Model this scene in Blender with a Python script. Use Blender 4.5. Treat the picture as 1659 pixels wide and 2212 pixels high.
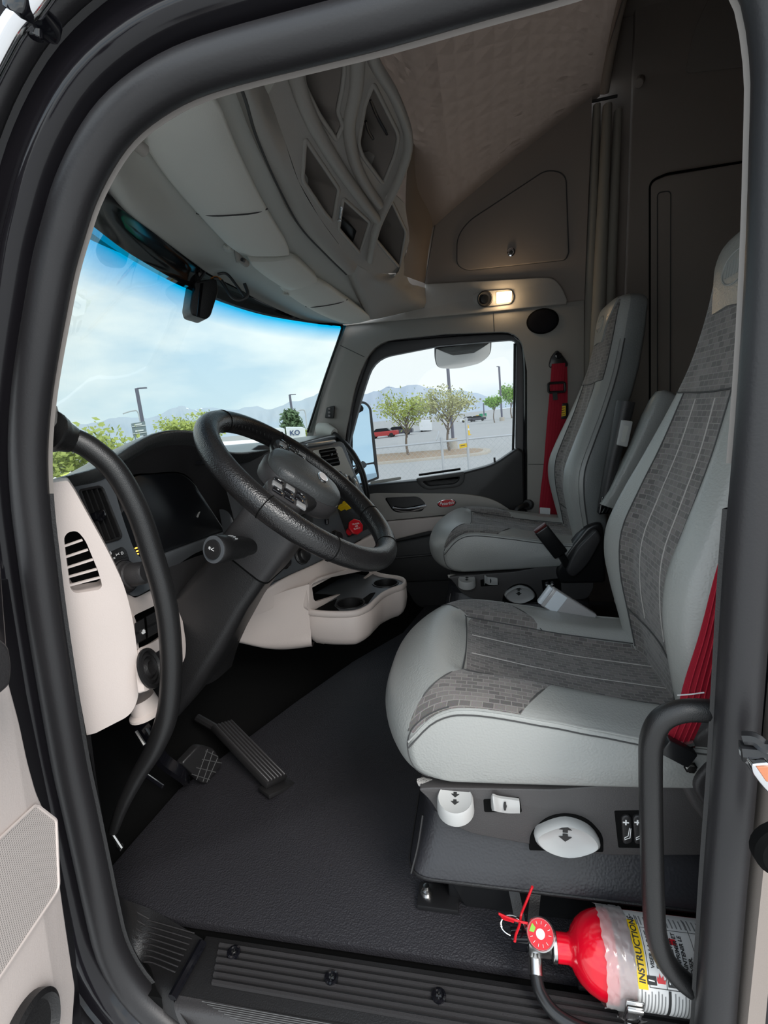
import bpy, bmesh, math, random
from mathutils import Vector, Matrix
random.seed(7)
SC = bpy.context.scene
COL = SC.collection
for _o in list(bpy.data.objects):
    bpy.data.objects.remove(_o)

# ------------------------------------------------------------------ camera
# truck axes: +X to the passenger side, +Y to the windscreen, +Z up, z = 0 on the cab floor mat (metres)
F, CX, CY = 1080.0, 829.5, 1106.0
CAM = Vector((-1.62, 0.0, 1.0))
RT = Vector((0.181629, -0.981857, -0.054472)); UP = Vector((0.194570, -0.018417, 0.980716)); FW = Vector((0.963926, 0.188725, -0.187695))
cam = bpy.data.cameras.new('camera')
cam.sensor_fit = 'VERTICAL'; cam.sensor_height = 36.0; cam.lens = F / 2212 * 36.0
cam.clip_start = 0.02; cam.clip_end = 20000
co = bpy.data.objects.new('camera', cam); COL.objects.link(co)
co.matrix_world = Matrix(((RT.x, UP.x, -FW.x, CAM.x), (RT.y, UP.y, -FW.y, CAM.y), (RT.z, UP.z, -FW.z, CAM.z), (0, 0, 0, 1)))
SC.camera = co

# ------------------------------------------------------------------ sky
def nn(t, typ, **kw):
    n = t.nodes.new(typ)
    for k, v in kw.items():
        if k in n.inputs.keys(): n.inputs[k].default_value = v
        else: setattr(n, k, v)
    return n
world = bpy.data.worlds.new('sky'); SC.world = world; world.use_nodes = True
wt = world.node_tree; wt.nodes.clear()
tc = nn(wt, 'ShaderNodeTexCoord'); sp = nn(wt, 'ShaderNodeSeparateXYZ'); wt.links.new(tc.outputs['Generated'], sp.inputs[0])
gr = nn(wt, 'ShaderNodeValToRGB'); wt.links.new(sp.outputs['Z'], gr.inputs[0])
e = gr.color_ramp.elements
e[0].position = 0.0; e[0].color = (0.60, 0.73, 0.81, 1); e[1].position = 0.75; e[1].color = (0.30, 0.48, 0.72, 1)
m1 = e.new(0.25); m1.color = (0.43, 0.62, 0.80, 1)
mp = nn(wt, 'ShaderNodeMapping'); mp.inputs['Scale'].default_value = (1.5, 1.5, 4.2); mp.inputs['Location'].default_value = (0.35, 0.15, 0.0)
wt.links.new(tc.outputs['Generated'], mp.inputs[0])
nz = nn(wt, 'ShaderNodeTexNoise', Scale=1.7, Detail=9.0, Roughness=0.52); wt.links.new(mp.outputs[0], nz.inputs['Vector'])
cr_ = nn(wt, 'ShaderNodeValToRGB'); cr_.color_ramp.elements[0].position = 0.33; cr_.color_ramp.elements[1].position = 0.58
wt.links.new(nz.outputs['Fac'], cr_.inputs[0])
mx = nn(wt, 'ShaderNodeMixRGB'); wt.links.new(cr_.outputs[0], mx.inputs[0]); wt.links.new(gr.outputs[0], mx.inputs[1]); mx.inputs[2].default_value = (0.92, 0.95, 0.94, 1)
bg = nn(wt, 'ShaderNodeBackground'); wt.links.new(mx.outputs[0], bg.inputs[0]); bg.inputs[1].default_value = SKY = 2.3
wo = nn(wt, 'ShaderNodeOutputWorld'); wt.links.new(bg.outputs[0], wo.inputs[0])
# ------------------------------------------------------------------ sun behind thin cloud, high on the driver's side
sl = bpy.data.lights.new('sun', 'SUN'); sl.energy = 2.6; sl.angle = math.radians(28); sl.color = (1.0, 0.95, 0.90)
so = bpy.data.objects.new('sun', sl); COL.objects.link(so)
so.rotation_euler = Vector((0.62, 0.60, -0.75)).to_track_quat('-Z', 'Y').to_euler()
# ------------------------------------------------------------------ exposure
SC.view_settings.view_transform = 'Standard'; SC.view_settings.look = 'None'
SC.view_settings.gamma = 1.0; SC.view_settings.use_curve_mapping = False
SC.view_settings.exposure = 0.0
SC.cycles.max_bounces = 10; SC.cycles.diffuse_bounces = 6; SC.cycles.transparent_max_bounces = 16
SC.cycles.caustics_reflective = False; SC.cycles.caustics_refractive = False

# ================================================================== helpers
def P(u, v, X=None, Y=None, Z=None, pl=None):
    """The point where the line of sight of photo pixel (u, v) meets a given plane of the cab."""
    d = RT * ((u - CX) / F) + UP * ((CY - v) / F) + FW
    if X is not None: t = (X - CAM.x) / d.x
    elif Y is not None: t = (Y - CAM.y) / d.y
    elif Z is not None: t = (Z - CAM.z) / d.z
    else: t = (Vector(pl[0]) - CAM).dot(pl[1]) / d.dot(pl[1])
    return CAM + d * t
def plane3(a, b, c):
    a, b, c = Vector(a), Vector(b), Vector(c)
    n = (b - a).cross(c - a).normalized()
    if n.dot(CAM - a) < 0: n = -n
    return (a, n)
def lin(c): return tuple((x / 255 / 12.92) if x / 255 <= 0.04045 else ((x / 255 + 0.055) / 1.055) ** 2.4 for x in c)
MATS = {}
def mat(name, col, rough=0.5, metal=0.0, bump=None, spec=0.5, emit=None, coat=0.0, var=None):
    m = bpy.data.materials.new(name); m.use_nodes = True
    t = m.node_tree; b = t.nodes['Principled BSDF']
    b.inputs['Base Color'].default_value = (*col, 1); b.inputs['Roughness'].default_value = rough
    b.inputs['Metallic'].default_value = metal; b.inputs['Specular IOR Level'].default_value = spec
    if coat: b.inputs['Coat Weight'].default_value = coat; b.inputs['Coat Roughness'].default_value = 0.06
    if emit: b.inputs['Emission Color'].default_value = (*emit[0], 1); b.inputs['Emission Strength'].default_value = emit[1]
    if bump or var:
        tcn = nn(t, 'ShaderNodeTexCoord')
    if bump:
        kind = bump[2] if len(bump) > 2 else 'noise'
        if kind == 'vor':
            n = nn(t, 'ShaderNodeTexVoronoi', Scale=bump[0]); n.feature = 'SMOOTH_F1'; src = n.outputs['Distance']
        else:
            n = nn(t, 'ShaderNodeTexNoise', Scale=bump[0], Detail=3.0); src = n.outputs['Fac']
        t.links.new(tcn.outputs['Object'], n.inputs['Vector'])
        bp = nn(t, 'ShaderNodeBump', Strength=bump[1], Distance=0.004)
        t.links.new(src, bp.inputs['Height']); t.links.new(bp.outputs[0], b.inputs['Normal'])
    if var:  # var = (other colour, scale): soft wear
        n = nn(t, 'ShaderNodeTexNoise', Scale=var[1], Detail=4.0); t.links.new(tcn.outputs['Object'], n.inputs['Vector'])
        mxn = nn(t, 'ShaderNodeMixRGB'); t.links.new(n.outputs['Fac'], mxn.inputs[0])
        mxn.inputs[1].default_value = (*col, 1); mxn.inputs[2].default_value = (*var[0], 1); t.links.new(mxn.outputs[0], b.inputs['Base Color'])
    MATS[name] = m
    return m
def fabric(name, a, c, edge, bw, bh):
    """woven upholstery: small blocks in two tones, on the UVs (in metres)"""
    m = mat(name, a, 0.85, spec=0.2); t = m.node_tree; b = t.nodes['Principled BSDF']
    uv = nn(t, 'ShaderNodeUVMap')
    br = nn(t, 'ShaderNodeTexBrick', offset=0.5, squash=1.0)
    br.inputs['Scale'].default_value = 1.0; br.inputs['Brick Width'].default_value = bw; br.inputs['Row Height'].default_value = bh
    br.inputs['Mortar Size'].default_value = 0.0011; br.inputs['Mortar Smooth'].default_value = 0.3; br.inputs['Bias'].default_value = 0.0
    br.inputs['Color1'].default_value = (*a, 1); br.inputs['Color2'].default_value = (*c, 1); br.inputs['Mortar'].default_value = (*edge, 1)
    t.links.new(uv.outputs[0], br.inputs['Vector'])
    nz = nn(t, 'ShaderNodeTexNoise', Scale=700.0, Detail=2.0); t.links.new(uv.outputs[0], nz.inputs['Vector'])
    mxn = nn(t, 'ShaderNodeMixRGB', blend_type='MULTIPLY'); mxn.inputs[0].default_value = 0.55
    t.links.new(br.outputs['Color'], mxn.inputs[1]); t.links.new(nz.outputs['Color'], mxn.inputs[2])
    hs = nn(t, 'ShaderNodeHueSaturation', Saturation=1.0, Value=1.5); t.links.new(mxn.outputs[0], hs.inputs['Color'])
    t.links.new(hs.outputs[0], b.inputs['Base Color'])
    bp = nn(t, 'ShaderNodeBump', Strength=0.5, Distance=0.002); t.links.new(br.outputs['Fac'], bp.inputs['Height']); t.links.new(bp.outputs[0], b.inputs['Normal'])
    b.inputs['Sheen Weight'].default_value = 0.25
    return m
def glass(name, tint, gloss=0.035, band=None, rough=0.02, milk=0.0):
    m = bpy.data.materials.new(name); m.use_nodes = True; t = m.node_tree; t.nodes.clear()
    tr = nn(t, 'ShaderNodeBsdfTransparent'); gl = nn(t, 'ShaderNodeBsdfGlossy', Roughness=rough); mxs = nn(t, 'ShaderNodeMixShader')
    tr.inputs[0].default_value = (*tint, 1)
    lw = nn(t, 'ShaderNodeLayerWeight', Blend=0.5); pw = nn(t, 'ShaderNodeMath', operation='POWER'); pw.inputs[1].default_value = 4.0
    ml = nn(t, 'ShaderNodeMath', operation='MULTIPLY_ADD'); ml.inputs[1].default_value = 0.5; ml.inputs[2].default_value = gloss
    t.links.new(lw.outputs['Facing'], pw.inputs[0]); t.links.new(pw.outputs[0], ml.inputs[0]); t.links.new(ml.outputs[0], mxs.inputs[0])
    if band:
        uv = nn(t, 'ShaderNodeUVMap'); s = nn(t, 'ShaderNodeSeparateXYZ'); t.links.new(uv.outputs[0], s.inputs[0])
        r = nn(t, 'ShaderNodeValToRGB'); t.links.new(s.outputs['Y'], r.inputs[0])
        el = r.color_ramp.elements; el[0].position = band[0]; el[0].color = (*tint, 1); el[1].position = band[1]; el[1].color = (*band[2], 1)
        t.links.new(r.outputs[0], tr.inputs[0])
    t.links.new(tr.outputs[0], mxs.inputs[1]); t.links.new(gl.outputs[0], mxs.inputs[2])
    o = nn(t, 'ShaderNodeOutputMaterial'); out = mxs.outputs[0]
    if milk:
        df = nn(t, 'ShaderNodeBsdfDiffuse'); df.inputs[0].default_value = (0.8, 0.78, 0.77, 1); mk = nn(t, 'ShaderNodeMixShader'); mk.inputs[0].default_value = milk
        t.links.new(out, mk.inputs[1]); t.links.new(df.outputs[0], mk.inputs[2]); out = mk.outputs[0]
    t.links.new(out, o.inputs[0])
    return m
# ---- curves
def cr(pts, n=8, closed=False):
    """Catmull-Rom through the points"""
    pts = [Vector(p) for p in pts]; L = len(pts); out = []
    rng = range(L if closed else L - 1)
    for i in rng:
        p1, p2 = pts[i], pts[(i + 1) % L]
        p0 = pts[i - 1] if (closed or i > 0) else p1 * 2 - p2
        p3 = pts[(i + 2) % L] if (closed or i + 2 < L) else p2 * 2 - p1
        for k in range(n):
            t = k / n
            out.append(0.5 * ((2 * p1) + (p2 - p0) * t + (2 * p0 - 5 * p1 + 4 * p2 - p3) * t * t + (3 * p1 - p0 - 3 * p2 + p3) * t ** 3))
    if not closed: out.append(pts[-1])
    return out
def rp(pts, r=8, n=5):
    """polygon with rounded corners; a point may carry its own radius (x, y, r)"""
    out = []; L = len(pts)
    for i in range(L):
        p = Vector(pts[i][:2]); a = Vector(pts[i - 1][:2]); b = Vector(pts[(i + 1) % L][:2])
        rr = pts[i][2] if len(pts[i]) > 2 else r
        da, db = a - p, b - p
        if rr <= 0 or da.length < 1e-9 or db.length < 1e-9: out.append(p); continue
        rr = min(rr, da.length * 0.48, db.length * 0.48)
        s, e2 = p + da.normalized() * rr, p + db.normalized() * rr
        for k in range(n + 1):
            t = k / n; out.append(s * (1 - t) ** 2 + p * 2 * t * (1 - t) + e2 * t * t)
    return out
def pp(pts, **k): return [P(p[0], p[1], **k) for p in pts]
# ---- meshes (world coordinates)
def new(): return bmesh.new()
def box(bm, c, s, rot=None, bev=0.0, seg=2):
    g = bmesh.ops.create_cube(bm, size=1.0); vs = g['verts']
    bmesh.ops.scale(bm, vec=Vector(s), verts=vs)
    if bev:
        es = list({e2 for v in vs for e2 in v.link_edges})
        r = bmesh.ops.bevel(bm, geom=es, offset=bev, segments=seg, affect='EDGES', profile=0.5); vs = list({v for f in r['faces'] for v in f.verts} | {v for v in vs if v.is_valid})
    mtx = Matrix.Translation(Vector(c)) @ (rot.to_4x4() if rot is not None else Matrix())
    bmesh.ops.transform(bm, matrix=mtx, verts=vs)
    return bm
def frame(n, up=(0, 0, 1)):
    """rotation matrix with columns (x, y, n)"""
    n = Vector(n).normalized(); up = Vector(up)
    if abs(n.dot(up.normalized())) > 0.98: up = Vector((0, 1, 0))
    x = up.cross(n).normalized(); y = n.cross(x)
    return Matrix((x, y, n)).transposed()
def lathe(bm, prof, c, n, seg=32, up=(0, 0, 1), arc=None):
    """profile [(radius, height)] turned about axis n at c"""
    R = frame(n, up); c = Vector(c); rings = []
    for r, h in prof:
        if r < 1e-6: rings.append([bm.verts.new(c + R @ Vector((0, 0, h)))]); continue
        rings.append([bm.verts.new(c + R @ Vector((r * math.cos(2 * math.pi * k / seg), r * math.sin(2 * math.pi * k / seg), h))) for k in range(seg)])
    for a, b in zip(rings, rings[1:]):
        for k in range(seg):
            k2 = (k + 1) % seg
            if len(a) == 1 and len(b) > 1: bm.faces.new((a[0], b[k], b[k2]))
            elif len(b) == 1 and len(a) > 1: bm.faces.new((a[k], a[k2], b[0]))
            elif len(a) > 1: bm.faces.new((a[k], a[k2], b[k2], b[k]))
    return bm
def cyl(bm, a, b, r, seg=16, r2=None):
    a, b = Vector(a), Vector(b); h = (b - a).length; r2 = r if r2 is None else r2; bv = min(r, r2, h) * 0.12
    return lathe(bm, [(0, 0), (r - bv, 0), (r, bv), (r2, h - bv), (r2 - bv, h), (0, h)], a, b - a, seg)
def sweep(bm, path, rad, seg=12, closed=False, flat=None, up0=None, caps=True):
    """tube along a path; rad a number or a list; flat=(w, h) makes a flat strap"""
    path = [Vector(p) for p in path]; L = len(path); rings = []; prev = None
    for i, p in enumerate(path):
        a = path[i - 1] if (i > 0 or closed) else p; b = path[(i + 1) % L] if (i < L - 1 or closed) else p
        t = (b - a).normalized()
        if prev is None:
            u = Vector(up0) if up0 else (Vector((0, 0, 1)) if abs(t.z) < 0.9 else Vector((0, 1, 0)))
        else: u = prev
        u = (u - t * u.dot(t)).normalized(); prev = u; w = t.cross(u)
        r = rad[i] if isinstance(rad, (list, tuple)) else rad
        if flat:
            fw, fh = flat
            q = [(-fw, -fh), (fw, -fh), (fw, fh), (-fw, fh)]
            rings.append([bm.verts.new(p + w * x + u * y) for x, y in q])
        else:
            rings.append([bm.verts.new(p + (u * math.cos(2 * math.pi * k / seg) + w * math.sin(2 * math.pi * k / seg)) * r) for k in range(seg)])
    n = len(rings[0])
    for i in range(L if closed else L - 1):
        a, b = rings[i], rings[(i + 1) % L]
        for k in range(n): bm.faces.new((a[k], a[(k + 1) % n], b[(k + 1) % n], b[k]))
    if not closed and caps:
        bm.faces.new(rings[0][::-1]); bm.faces.new(rings[-1])
    return bm
def loft(bm, rings, cap=True, closed=True):
    vs = [[bm.verts.new(p) for p in r] for r in rings]; n = len(vs[0])
    for a, b in zip(vs, vs[1:]):
        for k in range(n if closed else n - 1): bm.faces.new((a[k], a[(k + 1) % n], b[(k + 1) % n], b[k]))
    if cap: bm.faces.new(vs[0][::-1]); bm.faces.new(vs[-1])
    return bm
def surf(bm, rows, nu=8, nv=8, uv=True, thick=None, curve=True):
    """smooth patch through a grid of points, UV 0..1; thick = vector for a solid sheet"""
    rows = [[Vector(p) for p in r] for r in rows]
    if curve:
        rr = [cr(r, nu) for r in rows]; cols = [cr([r[i] for r in rr], nv) for i in range(len(rr[0]))]
        g = [[cols[i][j] for i in range(len(cols))] for j in range(len(cols[0]))]
    else: g = rows
    lay = bm.loops.layers.uv.verify()
    V = [[bm.verts.new(p) for p in r] for r in g]; nr, nc = len(V), len(V[0])
    for j in range(nr - 1):
        for i in range(nc - 1):
            f = bm.faces.new((V[j][i], V[j][i + 1], V[j + 1][i + 1], V[j + 1][i]))
            for l, (a, b) in zip(f.loops, ((i, j), (i + 1, j), (i + 1, j + 1), (i, j + 1))): l[lay].uv = (a / (nc - 1), b / (nr - 1))
    if thick is not None:
        t = Vector(thick); W = [[bm.verts.new(v.co + t) for v in r] for r in V]
        for j in range(nr - 1):
            for i in range(nc - 1): bm.faces.new((W[j][i], W[j + 1][i], W[j + 1][i + 1], W[j][i + 1]))
        ed = [(0, i) for i in range(nc)] + [(j, nc - 1) for j in range(1, nr)] + [(nr - 1, i) for i in range(nc - 2, -1, -1)] + [(j, 0) for j in range(nr - 2, 0, -1)]
        for k in range(len(ed)):
            a, b = ed[k], ed[(k + 1) % len(ed)]
            bm.faces.new((V[b[0]][b[1]], V[a[0]][a[1]], W[a[0]][a[1]], W[b[0]][b[1]]))
    return bm
def slab(bm, poly, d, bev=0.0, seg=3, holes=()):
    """solid plate: front outline (with holes), pushed back along d, front rim rounded"""
    d = Vector(d); loops = [list(poly)] + [list(h) for h in holes]
    vs = [[bm.verts.new(Vector(p)) for p in lp] for lp in loops]
    if not holes:
        faces = [bm.faces.new(vs[0])]
    else:
        es = [bm.edges.new((l[i], l[(i + 1) % len(l)])) for l in vs for i in range(len(l))]
        faces = [f for f in bmesh.ops.triangle_fill(bm, use_beauty=True, use_dissolve=False, edges=es)['geom'] if isinstance(f, bmesh.types.BMFace)]
    rim = [bm.edges.get((l[i], l[(i + 1) % len(l)])) for l in vs for i in range(len(l))]
    r = bmesh.ops.extrude_face_region(bm, geom=faces, use_keep_orig=True)
    nv = [g for g in r['geom'] if isinstance(g, bmesh.types.BMVert)]
    bmesh.ops.translate(bm, vec=d, verts=nv)
    if bev:
        rim = [e2 for e2 in rim if e2.is_valid]
        try: bmesh.ops.bevel(bm, geom=rim, offset=bev, segments=seg, affect='EDGES', profile=0.5, clamp_overlap=True)
        except Exception: pass
    return bm
def well(bm, lip, d, k=0.85, back=True):
    """the walls and floor of a recess behind an outline"""
    lip = [Vector(p) for p in lip]; c = sum(lip, Vector()) / len(lip); d = Vector(d)
    a = [bm.verts.new(p) for p in lip]; b = [bm.verts.new(c + (p - c) * k + d) for p in lip]
    n = len(a)
    for i in range(n): bm.faces.new((a[i], a[(i + 1) % n], b[(i + 1) % n], b[i]))
    if back: bm.faces.new(b)
    return bm
def obj(name, bm, m, parent=None, smooth=40, sub=0, uvbox=False):
    bmesh.ops.recalc_face_normals(bm, faces=bm.faces)
    me = bpy.data.meshes.new(name); bm.to_mesh(me); bm.free()
    for x in (m if isinstance(m, (list, tuple)) else [m]): me.materials.append(x)
    if smooth:
        me.shade_smooth()
        me.set_sharp_from_angle(angle=math.radians(smooth))
    o = bpy.data.objects.new(name, me); COL.objects.link(o)
    if parent is not None:
        o.parent = parent
        q = parent; off = Vector()
        while q is not None: off += q.location; q = q.parent
        o.location = -off
    if sub:
        md = o.modifiers.new('smooth', 'SUBSURF'); md.levels = sub; md.render_levels = sub
    return o
def tag(o, label, cat, group=None):
    o['label'] = label; o['category'] = cat
    if group: o['group'] = group
    return o
def thing(name, label, cat, loc=(0, 0, 0), group=None):
    o = bpy.data.objects.new(name, None); o.empty_display_size = 0.05; COL.objects.link(o); o.location = loc
    return tag(o, label, cat, group)
def struct(name, bm=None, m=None, smooth=40, sub=0):
    if bm is None:
        o = bpy.data.objects.new(name, None); COL.objects.link(o)
    else: o = obj(name, bm, m, None, smooth, sub)
    o['kind'] = 'structure'
    return o
def text(name, s, m, parent, origin, xdir, ydir, size, depth=0.0006, shear=0.0, align='CENTER', bold=0.0):
    """raised or printed lettering as a mesh"""
    cu = bpy.data.curves.new(name, 'FONT'); cu.body = s; cu.size = size; cu.extrude = depth; cu.shear = shear
    cu.align_x = align; cu.align_y = 'CENTER'; cu.offset = bold; cu.resolution_u = 3
    tmp = bpy.data.objects.new(name, cu); COL.objects.link(tmp)
    bpy.context.view_layer.update()
    me = bpy.data.meshes.new_from_object(tmp.evaluated_get(bpy.context.evaluated_depsgraph_get()))
    bpy.data.objects.remove(tmp); bpy.data.curves.remove(cu)
    x = Vector(xdir).normalized(); y = Vector(ydir); y = (y - x * y.dot(x)).normalized(); z = x.cross(y)
    me.transform(Matrix.Translation(Vector(origin)) @ Matrix((x, y, z)).transposed().to_4x4())
    me.materials.clear(); me.materials.append(m)
    o = bpy.data.objects.new(name, me); COL.objects.link(o)
    if parent is not None:
        o.parent = parent; q = parent; off = Vector()
        while q is not None: off += q.location; q = q.parent
        o.location = -off
    return o

# ================================================================== materials
BEIGE = mat('beige plastic', (0.60, 0.525, 0.49), 0.55, bump=(420, 0.10))
GREY = mat('grey trim plastic', (0.38, 0.355, 0.325), 0.55, bump=(420, 0.12))
GREYV = mat('lit visor vinyl', (0.80, 0.80, 0.745), 0.6, bump=(420, 0.12))  # lighter than the shelf trim: light falling on the visors is painted in
PILG = mat('pillar trim plastic', (0.28, 0.265, 0.245), 0.5, bump=(420, 0.12))
GREYL = mat('light grey trim', (0.56, 0.56, 0.52), 0.6, bump=(420, 0.12))
HEAD = mat('headliner cloth', (0.28, 0.24, 0.215), 0.9, bump=(700, 0.15), spec=0.2)
POCK = mat('pocket lining', (0.24, 0.21, 0.19), 0.85, bump=(500, 0.1), spec=0.2)
LEATH = mat('silver grey leather', (0.325, 0.33, 0.316), 0.36, bump=(260, 0.16, 'vor'), spec=0.6)
LEATHD = mat('slate grey leather', (0.20, 0.215, 0.22), 0.42, bump=(260, 0.16, 'vor'), spec=0.55)
FAB = fabric('woven seat cloth', (0.175, 0.16, 0.152), (0.095, 0.088, 0.085), (0.21, 0.195, 0.185), 0.021, 0.0115)
BLK = mat('black grained plastic', (0.014, 0.0135, 0.014), 0.40, bump=(380, 0.18))
SHLD = mat('seat shield plastic', (0.062, 0.058, 0.058), 0.45, bump=(380, 0.15))
BLKS = mat('charcoal plastic', (0.036, 0.034, 0.035), 0.45, bump=(380, 0.15))
SLATE = mat('slate dash face', (0.085, 0.092, 0.10), 0.4)
DASHT = mat('black dash pad', (0.032, 0.034, 0.034), 0.30, bump=(240, 0.18, 'vor'), spec=0.8)
BLKG = mat('gloss black', (0.006, 0.006, 0.008), 0.08, spec=0.6)
PAINT = mat('black body paint', (0.010, 0.009, 0.011), 0.14, spec=0.35, coat=0.12)
RUBBER = mat('black rubber seal', (0.017, 0.016, 0.0175), 0.42, bump=(300, 0.06))
HANDLE = mat('black handle coating', (0.010, 0.0097, 0.010), 0.36, bump=(700, 0.15))
MATF = mat('black floor mat', (0.026, 0.025, 0.029), 0.48, bump=(330, 0.38, 'vor'))
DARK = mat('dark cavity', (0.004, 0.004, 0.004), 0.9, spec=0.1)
STEEL = mat('bright steel', (0.62, 0.61, 0.60), 0.25, 1.0)
CHROME = mat('chrome', (0.80, 0.80, 0.82), 0.06, 1.0)
SCREEN = mat('dark display', (0.008, 0.009, 0.011), 0.3, spec=0.25)
WHITEP = mat('white plastic', (0.47, 0.47, 0.46), 0.4)
WHITE = mat('white print', (0.8, 0.8, 0.8), 0.5)
BLKP = mat('black print', (0.02, 0.02, 0.02), 0.6)
RED = mat('extinguisher red', (0.70, 0.004, 0.020), 0.15, coat=0.3)
REDP = mat('red plastic', (0.62, 0.01, 0.02), 0.35)
REDB = mat('red webbing', (0.36, 0.012, 0.03), 0.7, bump=(500, 0.2), spec=0.3)
YEL = mat('yellow plastic', (0.80, 0.52, 0.01), 0.4)
WLEATH = mat('black wheel leather', (0.011, 0.0105, 0.011), 0.30, bump=(420, 0.22, 'vor'), spec=0.6)
THREAD = mat('pale thread', (0.42, 0.40, 0.38), 0.8)
DTHREAD = mat('dark seam', (0.06, 0.06, 0.06), 0.8)
def upholstery():
    m = FAB.copy(); m.name = 'seat upholstery'; t = m.node_tree; b = t.nodes['Principled BSDF']; out = t.nodes['Material Output']
    l = nn(t, 'ShaderNodeBsdfPrincipled', Roughness=0.36); l.inputs['Specular IOR Level'].default_value = 0.6
    a1 = nn(t, 'ShaderNodeAttribute', attribute_name='side'); a2 = nn(t, 'ShaderNodeAttribute', attribute_name='cloth')
    def step(a):
        g = nn(t, 'ShaderNodeMath', operation='GREATER_THAN'); g.inputs[1].default_value = 0.0; t.links.new(a.outputs['Fac'], g.inputs[0]); return g
    mc = nn(t, 'ShaderNodeMixRGB'); mc.inputs[1].default_value = (0.325, 0.33, 0.316, 1); mc.inputs[2].default_value = (0.20, 0.21, 0.21, 1); t.links.new(step(a1).outputs[0], mc.inputs[0]); t.links.new(mc.outputs[0], l.inputs['Base Color'])
    tc2 = nn(t, 'ShaderNodeTexCoord'); v = nn(t, 'ShaderNodeTexVoronoi', Scale=260.0); v.feature = 'SMOOTH_F1'; t.links.new(tc2.outputs['Object'], v.inputs['Vector'])
    bp = nn(t, 'ShaderNodeBump', Strength=0.16, Distance=0.004); t.links.new(v.outputs['Distance'], bp.inputs['Height']); t.links.new(bp.outputs[0], l.inputs['Normal'])
    ms = nn(t, 'ShaderNodeMixShader'); t.links.new(step(a2).outputs[0], ms.inputs[0]); t.links.new(l.outputs[0], ms.inputs[1]); t.links.new(b.outputs[0], ms.inputs[2]); t.links.new(ms.outputs[0], out.inputs[0])
    return m
UPH = upholstery()
WGLASS = glass('windscreen glass', (0.47, 0.515, 0.50), band=(0.85, 0.975, (0.0, 0.28, 0.46)))
SGLASS = glass('door glass', (0.66, 0.68, 0.69), 0.02)

# ================================================================== the cab shell (setting)
# floor mat; its front edge meets the toe board along a slanting line
ME = [P(u, v, Z=0.0) for u, v in ((225, 1888), (385, 1705), (640, 1515), (760, 1430), (870, 1366))]
bm = new()
slab(bm, [Vector((-0.86, -1.92, 0)), Vector((1.02, -1.92, 0)), Vector((1.02, ME[-1].y - 0.1, 0)), *[Vector((p.x, p.y, 0)) for p in ME[::-1]], Vector((-0.86, ME[0].y, 0))], (0, 0, -0.02), 0.004, 2)
struct('floor', bm, MATF)
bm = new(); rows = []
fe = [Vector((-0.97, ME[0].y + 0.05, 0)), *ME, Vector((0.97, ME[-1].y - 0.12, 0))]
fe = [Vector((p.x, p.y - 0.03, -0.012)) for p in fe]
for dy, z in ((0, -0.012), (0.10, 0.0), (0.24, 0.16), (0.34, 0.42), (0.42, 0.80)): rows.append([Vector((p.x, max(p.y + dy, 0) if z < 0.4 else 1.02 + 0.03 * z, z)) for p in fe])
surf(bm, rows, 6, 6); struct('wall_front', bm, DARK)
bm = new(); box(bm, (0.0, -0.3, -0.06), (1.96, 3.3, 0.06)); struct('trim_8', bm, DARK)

# headliner: raised roof climbing from the overhead console to the sleeper arch
def roofz(X, side, mid): a = abs(X); return mid - (mid - side) * (a / 0.93) ** 5
XS = (-0.93, -0.86, -0.7, -0.4, 0, 0.4, 0.7, 0.86, 0.93)
prof = [(0.34, 1.76, 1.80), (0.22, 1.82, 1.90), (0.10, 1.90, 2.03), (-0.2, 2.085, 2.28), (-0.47, 2.245, 2.45), (-0.53, 2.28, 2.49)]
bm = new(); surf(bm, [[(x, y, roofz(x, s, m_)) for x in XS] for y, s, m_ in prof], 5, 5)
bmesh.ops.solidify(bm, geom=bm.faces[:], thickness=-0.02)
struct('ceiling', bm, HEAD, 60)
# arch trim between cab and sleeper, and the sleeper's higher roof
bm = new(); sweep(bm, cr([(x, -0.545, roofz(x, 2.29, 2.50)) for x in XS], 5), 0.022, 8); struct('trim_6', bm, HEAD, 60)
bm = new()
surf(bm, [[(x, y, z + (0.0 if abs(x) < 0.9 else -0.12)) for x in (-0.98, -0.9, 0, 0.9, 0.98)] for y, z in ((-0.53, 2.48), (-0.58, 2.66), (-0.75, 2.72), (-1.9, 2.72))], 6, 4)
struct('trim_7', bm, HEAD, 60)
# passenger side wall above the door header, up to the roof line
XW = 0.915
bm = new()
slab(bm, pp([(742, 706), (700, 560), (870, 420), (950, 440), (1100, 320), (1280, 180), (1262, 655)], X=XW), (0.05, 0, 0)); struct('wall_right', bm, HEAD)
# pillar and header trim round the passenger door opening
outer = rp([(742, 702, 2), (1060, 672, 0), (1262, 648, 2), (1262, 1360, 0), (1139, 1360, 0), (1139, 800, 0), (1124, 716, 55), (960, 722, 0), (810, 738, 90), (770, 820, 40), (748, 930, 0), (728, 1060, 0), (640, 1060, 0), (664, 932, 0), (738, 712, 10)], 8)
bm = new(); slab(bm, pp(outer, X=0.905), (0.05, 0, 0), 0.008, 3)
pil = struct('trim_4', bm, PILG)
for k, (a, b) in enumerate((((735, 746), (787, 771)), ((1066, 676), (1068, 716)), ((1141, 1003), (1178, 1003)))):
    bm = new(); sweep(bm, pp([a, b], X=0.904), 0.0016, 6); obj('seam', bm, DTHREAD, pil)
# windscreen pillar edge seal
bm = new(); sweep(bm, cr(pp([(733, 698), (738, 706), (735, 722), (700, 822), (664, 934)], X=0.893), 6), 0.006, 8); struct('trim_5', bm, RUBBER)
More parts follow.
